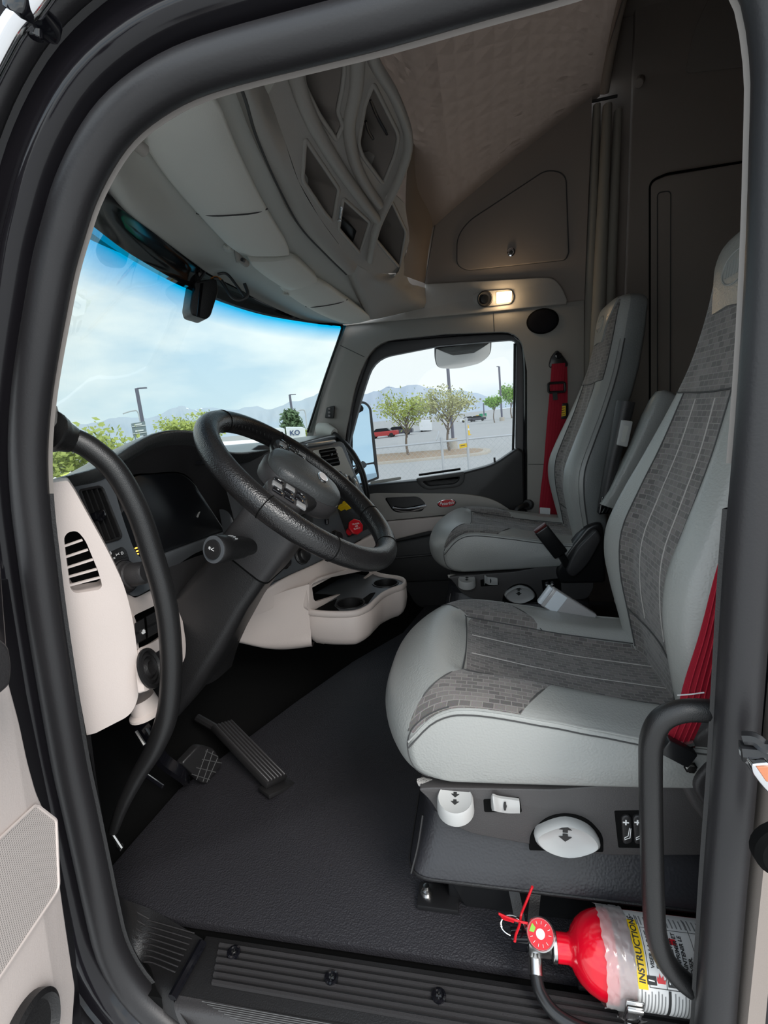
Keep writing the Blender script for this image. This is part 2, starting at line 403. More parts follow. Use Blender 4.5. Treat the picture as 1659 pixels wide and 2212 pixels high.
# sleeper walls
bm = new(); slab(bm, [Vector((0.985, -0.46, 0)), Vector((0.985, -1.9, 0)), Vector((0.985, -1.9, 2.75)), Vector((0.985, -0.46, 2.75))], (0.05, 0, 0)); struct('wall_far', bm, HEAD)
bm = new(); box(bm, (0, -1.93, 1.35), (2.0, 0.05, 2.8)); struct('wall_back', bm, HEAD)
bm = new(); box(bm, (-0.985, -1.16, 1.35), (0.03, 1.62, 2.8)); struct('wall_left', bm, HEAD)

# windscreen: one curved pane with a blue shade band along the top
top = [P(165, 455, X=-0.88), P(205, 492, X=-0.80), P(300, 560, X=-0.45), P(420, 624, X=0.0), P(560, 674, X=0.42), P(680, 696, X=0.75), P(748, 703, X=0.885)]
bot = [Vector((-0.95, 0.80, 0.86)), Vector((-0.80, 0.95, 0.87)), Vector((-0.45, 1.12, 0.89)), Vector((0, 1.18, 0.93)), Vector((0.42, 1.10, 0.93)), Vector((0.75, 0.96, 0.92)), P(676, 945, X=0.885)]
bm = new(); surf(bm, [bot, [(a + b) / 2 + Vector((0, 0.02, 0)) for a, b in zip(bot, top)], top], 8, 8)
struct('window_1', bm, WGLASS, 180)
# opaque black sheet added for clear glass with the dark outer visor behind
gtop = [P(190, 330, X=-0.93), P(236, 356, X=-0.86), P(300, 452, X=-0.62), P(428, 560, X=-0.08), P(529, 622, X=0.28), P(660, 688, X=0.68), P(748, 704, X=0.885)]
gtop = [p + Vector((0, 0.035, 0.01)) for p in gtop]
bm = new(); surf(bm, [top, [(a + b) / 2 + Vector((0, 0.01, 0)) for a, b in zip(top, gtop)], gtop], 6, 4); obj('dark_gap_sheet', bm, BLKG, bpy.data.objects['window_1'], 180)
# outer sun visor above the windscreen (outside), black
bm = new()
surf(bm, [[p + Vector((0, 0.012, -0.004)) for p in top], [p + Vector((0, 0.10, 0.14)) for p in top], [p + Vector((0, 0.30, 0.16)) for p in top]], 6, 5, thick=(0, 0.006, 0.008))
tag(obj('outside_visor', bm, BLKG), 'black exterior sun visor above the windscreen glass', 'visor')
# headliner shelf between windscreen and visors
hed = [P(236, 352, X=-0.86), P(262, 395, X=-0.78), P(300, 448, X=-0.62), P(360, 500, X=-0.36), P(428, 556, X=-0.08), P(470, 587, X=0.08), P(529, 618, X=0.28), P(580, 648, X=0.45), P(660, 684, X=0.68), P(727, 700, X=0.87)]
def along(tab, x):
    for a_, b_ in zip(tab, tab[1:]):
        if x <= b_.x or b_ is tab[-1]: return a_.lerp(b_, (x - a_.x) / (b_.x - a_.x))
VF = [P(236, 300, X=-0.88), P(303, 300, X=-0.73), P(362, 388, X=-0.52), P(430, 467, X=-0.30), P(510, 552, X=-0.045), P(575, 600, X=0.14), P(622, 630, X=0.30), P(655, 660, X=0.45), P(700, 684, X=0.60), P(748, 702, X=0.78)]
VB = [P(425, 120, X=-0.88), P(462, 190, X=-0.73), P(520, 335, X=-0.42), P(580, 458, X=-0.13), P(636, 552, X=0.09), P(692, 607, X=0.335), P(745, 645, X=0.53), P(780, 670, X=0.67), P(806, 690, X=0.80)]
r_f = [along(VF, p.x) + Vector((0, 0.006, 0.026)) for p in hed]; r_b = [along(VB, p.x) + Vector((0, 0, 0.05)) for p in hed]
r_c = [p + Vector((0, -0.12, 0.10)) for p in r_b]
lip = [p + Vector((0, 0.03, -0.004)) for p in hed]
top2 = [p + Vector((0, 0.02, 0.05)) for p in lip]
bm = new(); surf(bm, [top2, lip, hed, r_f, r_b, r_c], 5, 5); struct('trim_3', bm, GREYL, 60)

# ------------------------------------------------------------------ driver's door opening: seal, painted frame, outer skin
TP = [(1500, -170), (1250, -85), (1050, -26), (830, 40), (660, 84), (500, 126), (400, 160), (320, 205), (253, 262), (205, 330), (165, 412), (140, 490), (118, 570), (100, 665), (85, 750), (72, 836), (64, 920), (62, 1000), (68, 1100), (80, 1200), (97, 1330), (124, 1500), (150, 1650), (172, 1750), (200, 1880), (217, 1960), (240, 2050), (285, 2130), (350, 2195), (450, 2260), (640, 2330), (1000, 2410), (1350, 2440), (1480, 2400), (1535, 2280), (1550, 2120), (1566, 1900), (1583, 1700), (1600, 1450), (1618, 1200), (1646, 900), (1668, 600), (1682, 300), (1684, 90), (1640, -90)]
tube = cr(pp(TP, X=-0.975), 3, True)
bm = new(); sweep(bm, tube, 0.0255, 14, True, up0=(1, 0, 0)); struct('trim_1', bm, RUBBER, 60)
tc_ = Vector((-0.975, 0.17, 0.72))
def ring(dx, k): # the opening's outline grown by k metres, at depth X
    out = []
    n = len(tube)
    for i, p in enumerate(tube):
        t = (tube[(i + 1) % n] - tube[i - 1]).normalized(); o = Vector((0, t.z, -t.y))
        if o.dot(p - tc_) < 0: o = -o
        out.append(Vector((dx, p.y, p.z)) + o * k)
    return out
def rings(bm, spec):
    vs = [[bm.verts.new(p) for p in ring(dx, k)] for dx, k in spec]; n = len(vs[0])
    for a, b in zip(vs, vs[1:]):
        for i in range(n): bm.faces.new((a[i], a[(i + 1) % n], b[(i + 1) % n], b[i]))
    return bm
# inner finisher lip that the seal clips to
def rings_part(bm, spec, keep):
    n = len(tube); use = [keep(p) for p in tube]; vs = [ring(dx, k) for dx, k in spec]
    for i in range(n):
        j = (i + 1) % n
        if not (use[i] and use[j]): continue
        for a, b in zip(vs, vs[1:]): bm.faces.new([bm.verts.new(q) for q in (a[i], a[j], b[j], b[i])])
    bmesh.ops.remove_doubles(bm, verts=bm.verts, dist=1e-5); return bm
LIPS = [(-0.930, 0.03), (-0.946, -0.006), (-0.951, -0.018), (-0.958, -0.0255), (-0.966, -0.015)]
bm = new(); rings_part(bm, LIPS, lambda p: p.z < 0.92); struct('trim_15', bm, BLK, 60)
bm = new(); rings_part(bm, LIPS, lambda p: p.z > 0.90); struct('trim_2', bm, mat('taupe finisher', (0.20, 0.18, 0.165), 0.6), 60)
# painted body flange and outer skin
bm = new()
spec = [(-0.965, 0.0), (-0.962, 0.028), (-0.968, 0.034), (-0.990, 0.040), (-1.0, 0.050), (-1.002, 0.058), (-0.997, 0.066), (-0.990, 0.085), (-0.992, 0.097), (-1.004, 0.104), (-1.024, 0.110), (-1.040, 0.118), (-1.048, 0.130), (-1.05, 0.142), (-1.05, 0.16)]
rings(bm, spec); frm = struct('trim_9', bm, PAINT, 50)
bm = new(); rings(bm, [(-1.05, 0.16), (-1.055, 0.19), (-1.05, 0.36), (-1.0, 0.44), (-0.90, 0.46)]); struct('trim_10', bm, PAINT, 50)
bm = new(); sweep(bm, cr([p for p in ring(-1.012, 0.112)][::3], 3, True), 0.018, 10, True, up0=(1, 0, 0)); struct('trim_11', bm, RUBBER, 60)
# bright windscreen-pillar moulding and its clamp at the top left of the opening
n = len(tube)
bm = new(); q = [P(u, v, X=-1.10) for u, v in ((-40, 190), (6, 100), (34, 52), (70, 10), (120, -60))]
sweep(bm, cr(q, 5), 0.012, 10); tag(obj('pillar_moulding', bm, CHROME), 'chrome moulding outside the upper left corner of the door opening', 'moulding')
bm = new(); q = P(72, 32, X=-1.09); box(bm, q, (0.05, 0.03, 0.026), Matrix.Rotation(0.5, 3, 'X'), 0.008); cyl(bm, P(78, 58, X=-1.09), P(78, 84, X=-1.09), 0.007)
tag(obj('moulding_clamp', bm, BLKG), 'small black clamp on the chrome moulding at top left', 'clamp')

# ------------------------------------------------------------------ passenger door
d1 = struct('door_1')
glass_o = rp([(745, 1075, 5), (747, 985, 5), (783, 850, 20), (808, 775, 60), (950, 747, 0), (1116, 733, 16), (1114, 985, 5), (1060, 1030, 5), (900, 1075, 5)], 8)
bm = new(); slab(bm, pp(rp([(708, 1100, 0), (740, 930, 0), (768, 820, 40), (806, 728, 90), (960, 714, 0), (1130, 706, 55), (1146, 800, 0), (1146, 1150, 0)], 8), X=0.935), (0.04, 0, 0), 0.004, 2, [pp(glass_o, X=0.935)])
obj('window_frame', bm, RUBBER, d1)
bm = new(); sweep(bm, cr(pp([(806, 738), (778, 815), (760, 880), (745, 985)], X=0.926), 6), 0.010, 8); obj('seal', bm, RUBBER, d1)
bm = new(); sweep(bm, cr(pp([(806, 738), (860, 733), (960, 725), (1080, 718), (1116, 728), (1132, 765), (1134, 900), (1134, 1100)], X=0.928), 6), 0.009, 8); obj('seal', bm, BLKG, d1)
bm = new(); slab(bm, pp(rp([(735, 1090, 0), (742, 980, 0), (783, 845, 20), (806, 765, 60), (950, 742, 0), (1122, 728, 16), (1120, 1040, 0)], 8), X=0.962), (0.004, 0, 0)); obj('window_glass', bm, SGLASS, d1)
bm = new(); sweep(bm, pp([(1112, 742), (1111, 860), (1108, 975)], X=0.952), 0.006, 8); obj('glass_run', bm, BLK, d1)
# upper black panel with its swept-up rear end
up_ = rp([(700, 1066, 0), (790, 1049, 0), (900, 1038, 0), (1000, 1021, 0), (1065, 1004, 30), (1100, 980, 30), (1119, 967, 8), (1132, 976, 6), (1138, 1340, 0), (700, 1380, 0)], 8)
bm = new(); slab(bm, pp(up_, X=0.895), (0.07, 0, 0), 0.012, 4); obj('door_panel', bm, BLK, d1)
# grey accent panel with the release recess
acc = rp([(770, 1072, 0), (810, 1066, 6), (1000, 1066, 40), (1068, 1078, 30), (1118, 1114, 4), (1100, 1116, 0), (1000, 1108, 0), (800, 1128, 0)], 6)
rec = rp([(830, 1075, 8), (905, 1072, 14), (921, 1090, 14), (912, 1105, 8), (850, 1108, 14)], 6)
bm = new(); slab(bm, pp(acc, X=0.880), (0.03, 0, 0), 0.005, 3, [pp(rec, X=0.880)]); obj('accent_panel', bm, GREY, d1)
hb = None
bm = new(); well(bm, pp(rec, X=0.883), (0.028, 0, 0), 0.9); hb = obj('handle_recess', bm, BLKG, d1)
bm = new(); surf(bm, [pp([(850, 1093), (868, 1096), (890, 1094), (920, 1088)], X=0.884), pp([(848, 1098), (868, 1100), (890, 1099), (921, 1093)], X=0.874), pp([(856, 1104), (870, 1106), (892, 1105), (919, 1098)], X=0.884)], 5, 5, thick=(0.006, 0, 0)); obj('release_handle', bm, CHROME, d1)
# red oval badge with white script
em = P(965, 1087, X=0.879); ey = (P(965, 1077, X=0.879) - em).normalized(); ex = (P(985, 1085, X=0.879) - em).normalized()
def oval(bm, c, ex, ey, a, b, h, n=36, z=None):
    nrm = Vector(z).normalized() if z else Vector(ey).cross(Vector(ex)).normalized()
    if nrm.dot(CAM - Vector(c)) < 0: nrm = -nrm
    r = [[Vector(c) + Vector(ex) * (a * k * math.cos(2 * math.pi * i / n)) + Vector(ey) * (b * k * math.sin(2 * math.pi * i / n)) + nrm * hh for i in range(n)] for k, hh in ((1, 0), (1, h * 0.6), (0.93, h), (0.5, h), (0.05, h))]
    return loft(bm, r)
bm = new(); oval(bm, em, ex, ey, 0.0475, 0.0215, 0.004); bd = obj('badge', bm, CHROME, d1)
bm = new(); oval(bm, em, ex, ey, 0.0445, 0.0190, 0.0048); obj('badge_face', bm, REDP, bd)
text('badge_script', 'Peterbilt', WHITE, bd, em + Vector((-0.0062, 0, 0)), ex, ey, 0.0215, 0.0005, 0.35, bold=0.0003)
# lower pale panel and the black map pocket
bm = new(); slab(bm, pp(rp([(780, 1132, 0), (1000, 1112, 0), (1108, 1116, 10), (1135, 1140, 0), (1120, 1170, 0), (950, 1142, 40), (845, 1168, 20), (780, 1180, 0)], 6), X=0.872), (0.03, 0, 0), 0.008, 3); obj('lower_panel', bm, BEIGE, d1)
bm = new(); slab(bm, pp(rp([(790, 1180, 0), (860, 1172, 20), (960, 1150, 10), (1135, 1160, 0), (1135, 1250, 0), (790, 1262, 0)], 6), X=0.86), (0.03, 0, 0), 0.01, 3); obj('map_pocket', bm, BLK, d1)
bm = new(); sweep(bm, cr(pp([(790, 1212), (870, 1204), (960, 1196), (1000, 1195)], X=0.853), 5), 0.006, 8); obj('pocket_rim', bm, BLKS, d1)
# pull cup under the sill
bm = new(); slab(bm, pp(rp([(898, 1034, 4), (1003, 1019, 4), (1003, 1040, 10), (990, 1052, 14), (920, 1058, 18), (905, 1048, 8)], 6), X=0.872), (0.03, 0, 0), 0.006, 3, [pp(rp([(912, 1040, 4), (994, 1029, 4), (992, 1038, 6), (982, 1046, 8), (924, 1051, 10)], 5), X=0.872)]); pc = obj('pull_cup', bm, BLK, d1)
bm = new(); well(bm, pp(rp([(912, 1040, 4), (994, 1029, 4), (992, 1038, 6), (982, 1046, 8), (924, 1051, 10)], 5), X=0.875), (0.02, 0, 0.0), 0.9); obj('cup_lining', bm, BLKS, pc)
bm = new(); sweep(bm, pp([(905, 1026), (960, 1018), (995, 1013)], X=0.868), 0.006, 8); obj('sill_grip', bm, BLKG, pc)
bm = new(); cyl(bm, P(1069, 1004, X=0.93), P(1068, 988, X=0.93), 0.005, 10); obj('lock_pin', bm, BLKG, d1)
bm = new(); slab(bm, pp(rp([(800, 1040, 3), (866, 1030, 3), (866, 1036, 3), (800, 1047, 3)], 3), X=0.91), (0.01, 0, 0), 0.002, 2); obj('switch_plate', bm, GREYL, d1)

# ================================================================== outside: the lot, trees, poles and mountains
UG = Vector((0, 0.045, 1)).normalized()          # the truck stands slightly nose-up: true vertical
RG = Vector((0, 0, 1)).rotation_difference(UG).to_matrix()
GP = CAM - UG * 2.5
def G(u, v): return P(u, v, pl=(GP, UG))           # a point on the ground
def at_dist(u, v, d):
    r = RT * ((u - CX) / F) + UP * ((CY - v) / F) + FW; h = Vector((r.x, r.y, 0)).length
    return CAM + r * (d / h)
def ground_at(u, d):                               # ground point on column u, d metres away
    p = at_dist(u, 900, d); return p - UG * (p - GP).dot(UG)
def span(u, d, v0, v1): return abs(at_dist(u, v0, d).z - at_dist(u, v1, d).z)
ASPH = mat('pale asphalt', (0.42, 0.415, 0.405), 0.9, var=((0.50, 0.49, 0.475), 0.15))
CURB = mat('concrete curb', (0.52, 0.47, 0.40), 0.9); SOIL = mat('dry soil', (0.42, 0.31, 0.22), 0.95)
BARK = mat('tree bark', (0.22, 0.18, 0.15), 0.9)
LEAFS = [mat('young yellow green leaves', (0.42, 0.48, 0.12), 0.7), mat('olive leaves', (0.48, 0.48, 0.22), 0.7), mat('fresh green leaves', (0.22, 0.42, 0.06), 0.7), mat('dark needle green', (0.13, 0.20, 0.10), 0.8)]
GALV = mat('galvanised steel', (0.60, 0.61, 0.62), 0.45, 0.6); POLE = mat('dark pole', (0.14, 0.14, 0.19), 0.5); TRAIL = mat('white trailer', (0.78, 0.80, 0.82), 0.5)
HILL = mat('mountain with painted haze', (0.46, 0.56, 0.68), 1.0, spec=0.0, var=((0.58, 0.60, 0.62), 0.0011)); SNOW = mat('snow', (0.85, 0.87, 0.9), 0.9)  # pale blue haze of distance is painted into the mountain colour
bm = new(); bmesh.ops.create_grid(bm, x_segments=1, y_segments=1, size=5000)
bmesh.ops.transform(bm, matrix=Matrix.Translation(GP) @ RG.to_4x4(), verts=bm.verts); o = struct('floor_2', bm, ASPH); o.name = 'ground'
# planted island with a pale curb
isl = [G(u, v) for u, v in ((700, 1012), (830, 1003), (950, 992), (1035, 984), (1058, 978), (1052, 973), (1000, 973), (880, 981), (700, 995))]
bm = new(); slab(bm, [p + UG * 0.15 for p in cr(isl, 4, True)], -UG * 0.2, 0.03, 2); isl_o = tag(obj('planting_island', bm, CURB), 'low parking island with a pale curb, two trees standing on it', 'island')
ctr = sum(isl, Vector()) / len(isl)
bm = new(); slab(bm, [ctr + (p - ctr) * 0.90 + UG * 0.16 for p in cr(isl, 4, True)], -UG * 0.1); obj('soil_bed', bm, SOIL, isl_o)

def htop(u, v, d): return (at_dist(u, v, d) - GP).dot(UG)
def tree(name, label, base, h, w, leaf, seed, n_leaf=900, trunk=0.3, ls=0.16, bare=0.0, group=None, cone=False):
    rnd = random.Random(seed); t = thing(name, label, 'tree', base, group)
    bm = new(); tips = []
    top = base + UG * h * (0.95 if cone else 0.62)
    sweep(bm, cr([base - UG * 0.2, base + UG * h * 0.2 + Vector((0.02, 0.03, 0)) * h, base + UG * h * 0.42, top], 3), [0.022 * h * (1 - 0.08 * i) for i in range(10)], 6)
    nb = 13
    for k in range(nb):
        a = 2.4 * k + rnd.random(); f = trunk + (0.62 - trunk) * k / nb
        s = base + UG * h * f
        up = (0.55 + 0.3 * rnd.random()) if not cone else 0.05
        r = w * (0.75 + 0.3 * rnd.random()) * (1 - 0.25 * k / nb) if not cone else w * (1.05 - f) * 1.2
        e2 = s + Vector((math.cos(a) * r, math.sin(a) * r, 0)) + UG * h * up * (1 - f) * 0.75
        mid = (s + e2) / 2 + UG * h * 0.02
        sweep(bm, cr([s, mid, e2], 2), [0.009 * h, 0.007 * h, 0.005 * h, 0.004 * h, 0.002 * h], 5)
        tips += [e2, mid * 0.35 + e2 * 0.65, mid]
        for q in range(2):
            e3 = mid.lerp(e2, 0.5) + Vector((rnd.uniform(-1, 1), rnd.uniform(-1, 1), rnd.uniform(0.1, 1))) * w * 0.4
            sweep(bm, [mid.lerp(e2, 0.4), e3], [0.004 * h, 0.0015 * h], 4); tips.append(e3)
    obj('trunk', bm, BARK, t)
    bm = new()
    if cone: tips = [base + UG * h * f + Vector((math.cos(a), math.sin(a), 0)) * w * (1.05 - f) * rnd.uniform(0.3, 1.0) for f, a in ((rnd.uniform(0.1, 1.0), rnd.uniform(0, 6.3)) for _ in range(150))]
    for k in range(n_leaf):
        c = rnd.choice(tips)
        if bare and rnd.random() < bare: continue
        c = c + Vector((rnd.gauss(0, 1), rnd.gauss(0, 1), rnd.gauss(0, 0.8))) * w * 0.17
        d1_ = Vector((rnd.uniform(-1, 1), rnd.uniform(-1, 1), rnd.uniform(-1, 1))).normalized(); d2_ = d1_.orthogonal().normalized()
        s = ls * rnd.uniform(0.6, 1.2)
        bm.faces.new([bm.verts.new(c + v) for v in (d1_ * s, d2_ * s * 0.6, -d1_ * s, -d2_ * s * 0.6)])
    o = obj('foliage', bm, leaf, t, 0); o['kind'] = 'stuff'
    return t
b1, b2 = G(884, 988), G(973, 979)
hh = lambda u, b, v: span(u, (Vector((b.x, b.y, 0)) - Vector((CAM.x, CAM.y, 0))).length, v, 985)
tree('parking_tree', 'spreading tree with young leaves seen left of centre in the passenger window', b1, hh(884, b1, 836), 1.7, LEAFS[0], 3, 1500, 0.3, 0.10)
tree('parking_tree', 'olive leaved tree on the island in front of the tall pole', b2, hh(973, b2, 832), 1.55, LEAFS[1], 5, 1700, 0.28, 0.10)
tree('parking_tree', 'small fresh green tree across the lot beside the thin pole', ground_at(1068, 100), 5.6, 1.6, LEAFS[2], 8, 900, 0.35, 0.26)
tree('parking_tree', 'larger green tree at the rear edge of the passenger window', ground_at(1106, 128), 8.5, 3.0, LEAFS[2], 9, 1500, 0.3, 0.28)
tree('parking_tree', 'dark conical tree ahead, seen through the windscreen right of the wheel', ground_at(628, 85), htop(628, 893, 85), 2.6, LEAFS[3], 11, 4000, 0.1, 0.40, cone=True)
tree('bush', 'yellow green bush at the foot of the dark conical tree', ground_at(652, 80), 2.6, 1.3, LEAFS[0], 12, 500, 0.1, 0.25)
tree('parking_tree', 'broad tree ahead between sign board and steering wheel', ground_at(400, 60), htop(400, 903, 60) , 3.0, LEAFS[0], 14, 2600, 0.3, 0.22)
tree('parking_tree', 'dense green tree at the left end of the windscreen under the grab handle', ground_at(140, 40), htop(150, 952, 40), 3.6, LEAFS[0], 15, 2600, 0.2, 0.24)
# light poles: slim masts with a short arm and flat head
def pole(label, base, top, r, arm=None, curved=False):
    t = thing('light_pole', label, 'light pole', base)
    bm = new()
    if curved:
        a = Vector(arm); sweep(bm, cr([base, base.lerp(top, 0.5), top, top + a * 0.35 + UG * a.length * 0.16, top + a], 5), r, 6); obj('mast', bm, GALV, t)
    else:
        cyl(bm, base, top, r, 8); obj('mast', bm, POLE, t)
        if arm:
            bm = new(); q = top + Vector(arm); box(bm, (top + q) / 2, (0.25, (q - top).length, 0.14)); obj('lamp_head', bm, POLE, t)
    bm = new(); cyl(bm, base - UG * 0.1, base + UG * 0.8, r * 2.6, 12); obj('footing', bm, CURB, t)
    return t
def mast(u, d, v): b = ground_at(u, d); return b, at_dist(u, v, d) 
def pole2(label, ub, ut, vt, d, r, arm=None, **k):
    b = ground_at(ub, d); tp = at_dist(ut, vt, d); tp = b + UG * (tp - b).dot(UG); pole(label, b, tp, r, arm, **k)
pole2('tall dark lamp mast rising behind the island tree into the hanging mirror', 975, 958, 742, 36, 0.11, (0, 0.6, 0))
pole2('tall thin lamp mast near the rear edge of the passenger window', 1084, 1076, 792, 108, 0.20, (0, 0.5, 0))
pole2('lamp mast with a side arm behind the dark sign board', 306, 289, 839, 62, 0.19, (0.6, -0.9, 0))
pole2('lamp mast rising from the dark conical tree ahead', 632, 619, 853, 95, 0.22, (0.7, -0.9, 0))
pole2('small distant lamp mast between the two island trees', 880, 878, 869, 150, 0.2)
pole2('small distant lamp mast by the green road signs', 1046, 1044, 871, 170, 0.2)
pole2('pale curved street lamp just left of the windscreen pillar', 660, 655, 890, 110, 0.12, (-2.2, 1.4, 0), curved=True)
pole2('pale curved street lamp left of the sign board', 300, 294, 893, 90, 0.10, (-2.0, 1.2, 0), curved=True)
# sign board at the foot of the lamp mast
t = thing('sign_board', 'dark notice board with pale lettering bands in front of a lamp mast', 'sign', ground_at(301, 58))
def quad_at(bm, pts, d, th): 
    q = [at_dist(u, v, d) for u, v in pts]; n_ = (q[1] - q[0]).cross(q[2] - q[1]).normalized()
    if n_.dot(CAM - q[0]) > 0: n_ = -n_
    return slab(bm, q, n_ * th)
SIGND = mat('dark sign face', (0.20, 0.25, 0.27), 0.6); SIGNW = mat('sign lettering', (0.75, 0.78, 0.78), 0.6)
bm = new(); quad_at(bm, [(283, 915), (313, 910), (318, 939), (288, 943)], 58, 0.15); obj('board', bm, SIGND, t)
for k, (a, b, c, d_) in enumerate((((285, 921), (315, 917.5), (315.3, 919), (285.3, 922.5)), ((290, 916.5), (306, 914), (306.4, 917), (290.4, 919.5)), ((287.5, 936.5), (317, 932.5), (317.2, 934), (287.7, 938)), ((292, 930), (310, 927.5), (310.4, 930.5), (292.4, 933)))):
    bm = new(); quad_at(bm, [a, b, c, d_], 57.9, 0.06); obj('letter_band', bm, SIGNW, t)
for u in (290, 314):
    bm = new(); cyl(bm, ground_at(u, 58.1), at_dist(u, 938, 58.1), 0.08, 8); obj('leg', bm, SIGND, t)
# chain-link fence with rail, posts and a yellow plate
ft = thing('wire_fence', 'galvanised chain link fence running past the passenger window', 'fence', G(950, 1090) )
XF = 11.5; fz = lambda v_, u: P(u, v_, X=XF)
ra, rb = P(690, 980, X=XF), P(1160, 934, X=XF)
bm = new(); cyl(bm, ra, rb, 0.024, 10); obj('rail', bm, GALV, ft)
dvec = (rb - ra).normalized()
for u in (953, 1009, 1115):
    tpt = ra + (rb - ra) * ((P(u, 945, X=XF) - ra).dot(dvec) / (rb - ra).length)
    bm = new(); gnd = tpt - UG * ((tpt - GP).dot(UG) + 0.1); extra = 0.12 if u != 1009 else 0.55
    cyl(bm, gnd, tpt + UG * extra, 0.035, 10); obj('post', bm, GALV, ft)
bm = new(); sweep(bm, [ra + UG * 0.0 + (rb - ra) * 0.56 + UG * 0.05, ra + (rb - ra) * 0.575 + UG * 0.28 + Vector((0.1, 0, 0))], 0.02, 6); obj('barb_arm', bm, GALV, ft)
bm = new(); Lf = (rb - ra).length; hF = (ra - GP).dot(UG)
k = -hF
while k < Lf:
    for s in (1, -1):
        a0, a1 = (k, k + hF) if s == 1 else (k + hF, k)
        p0_ = ra + dvec * a0 - UG * hF; p1_ = ra + dvec * a1; w_ = dvec * 0.003
        t0_, t1_ = 0.0, 1.0
        bm.faces.new([bm.verts.new(x) for x in (p0_ - w_, p0_ + w_, p1_ + w_, p1_ - w_)])
    k += 0.14
o = obj('chain_mesh', bm, GALV, ft, 0); o['kind'] = 'stuff'
bm = new(); slab(bm, [P(u, v, X=XF - 0.05) for u, v in ((992, 960), (1008, 957), (1009, 966), (993, 969))], (0.01, 0, 0)); pl_ = obj('warning_plate', bm, YEL, ft)
bm = new(); slab(bm, [P(u, v, X=XF - 0.052) for u, v in ((995, 962.5), (1005, 960.5), (1005, 962), (995, 964))], (0.002, 0, 0)); obj('plate_print', bm, BLKP, pl_)
# trailers, low building, road signs
def trailer(label, u0, u1, v0, v1, d, group=None):
    t = thing('trailer', label, 'trailer', ground_at((u0 + u1) / 2, d), group)
    a, b = at_dist(u0, v1, d), at_dist(u1, v1, d); h = span(u0, d, v0, v1); away = Vector((a.x - CAM.x, a.y - CAM.y, 0)).normalized()
    bm = new(); base = [a, b, b + away * 9, a + away * 9]
    slab(bm, [p + UG * h for p in base], -UG * h); obj('body', bm, TRAIL, t)
    for s in (0.15, 0.85):
        bm = new(); c = a.lerp(b, s) + away * 1.2; c = c - UG * ((c - GP).dot(UG) - 0.5); cyl(bm, c - dvec * 0.15, c + dvec * 0.15, 0.5, 14); obj('wheel', bm, BLK, t)
    bm = new(); c0 = a.lerp(b, 0.5) + away * 3; cyl(bm, c0 - UG * (c0 - GP).dot(UG), c0 + UG * 0.1, 0.2, 8); obj('landing_leg', bm, BLK, t)
trailer('white trailer parked beyond the island, between its two trees', 907, 934, 909, 930, 85)
trailer('long white trailer ahead, at the left of the row by the pillar', 592, 618, 926, 952, 45)
trailer('white trailer ahead with dark blue lettering, next to the windscreen pillar', 621, 662, 924, 952, 46)
tl = [o for o in COL.objects if o.name.startswith('trailer')][-1]
ta, tb = at_dist(628, 936, 45.9), at_dist(646, 934.5, 45.9)
text('trailer_lettering', 'KO', mat('dark blue paint', (0.03, 0.06, 0.16), 0.5), tl, (ta + tb) / 2, tb - ta, UG, 0.62, 0.01, bold=0.01)
t = thing('overpass', 'long low road bridge far behind the island trees', 'bridge', ground_at(1010, 240))
bm = new(); q = [at_dist(u, 905, 240) for u in (985, 1062)]; aw = Vector((1, 0.1, 0))
slab(bm, [q[0], q[1], q[1] + aw * 8, q[0] + aw * 8], -UG * 0.9); obj('deck', bm, CURB, t)
for u in (992, 1014, 1036, 1058):
    bm = new(); c = at_dist(u, 906, 242); cyl(bm, c - UG * ((c - GP).dot(UG)), c, 0.5, 10); obj('pier', bm, CURB, t)
SGN = mat('road sign green', (0.02, 0.28, 0.14), 0.6)
for k, (u0, u1, v0, v1, mm, lb) in enumerate(((1028, 1034, 897, 902, YEL, 'tiny yellow road sign beside the green ones'), (1035, 1043, 894, 901, SGN, 'green road sign panel, left of two above the bridge'), (1044, 1051, 893, 900, SGN, 'green road sign panel, right of two above the bridge'))):
    t = thing('road_sign', lb, 'sign', ground_at((u0 + u1) / 2, 200))
    bm = new(); quad_at(bm, [(u0, v1), (u1, v1 - 0.5), (u1, v0 - 0.5), (u0, v0)], 200, 0.3); obj('panel', bm, mm, t)
    bm = new(); c = at_dist((u0 + u1) / 2, v1 - 1, 200.4); cyl(bm, c - UG * (c - GP).dot(UG), c, 0.25, 8); obj('support', bm, POLE, t)
t = thing('traffic_cone', 'yellow marker post standing on the lot beyond the fence', 'cone', G(1012, 940))
bm = new(); c = G(1012, 940); lathe(bm, [(0, 0), (0.32, 0), (0.32, 0.06), (0.2, 0.08), (0.08, 1.1), (0, 1.12)], c, UG, 12); obj('body', bm, YEL, t)
bm = new(); lathe(bm, [(0.14, 0.5), (0.15, 0.5), (0.125, 0.75), (0.11, 0.75)], c, UG, 12); obj('band', bm, WHITE, t)
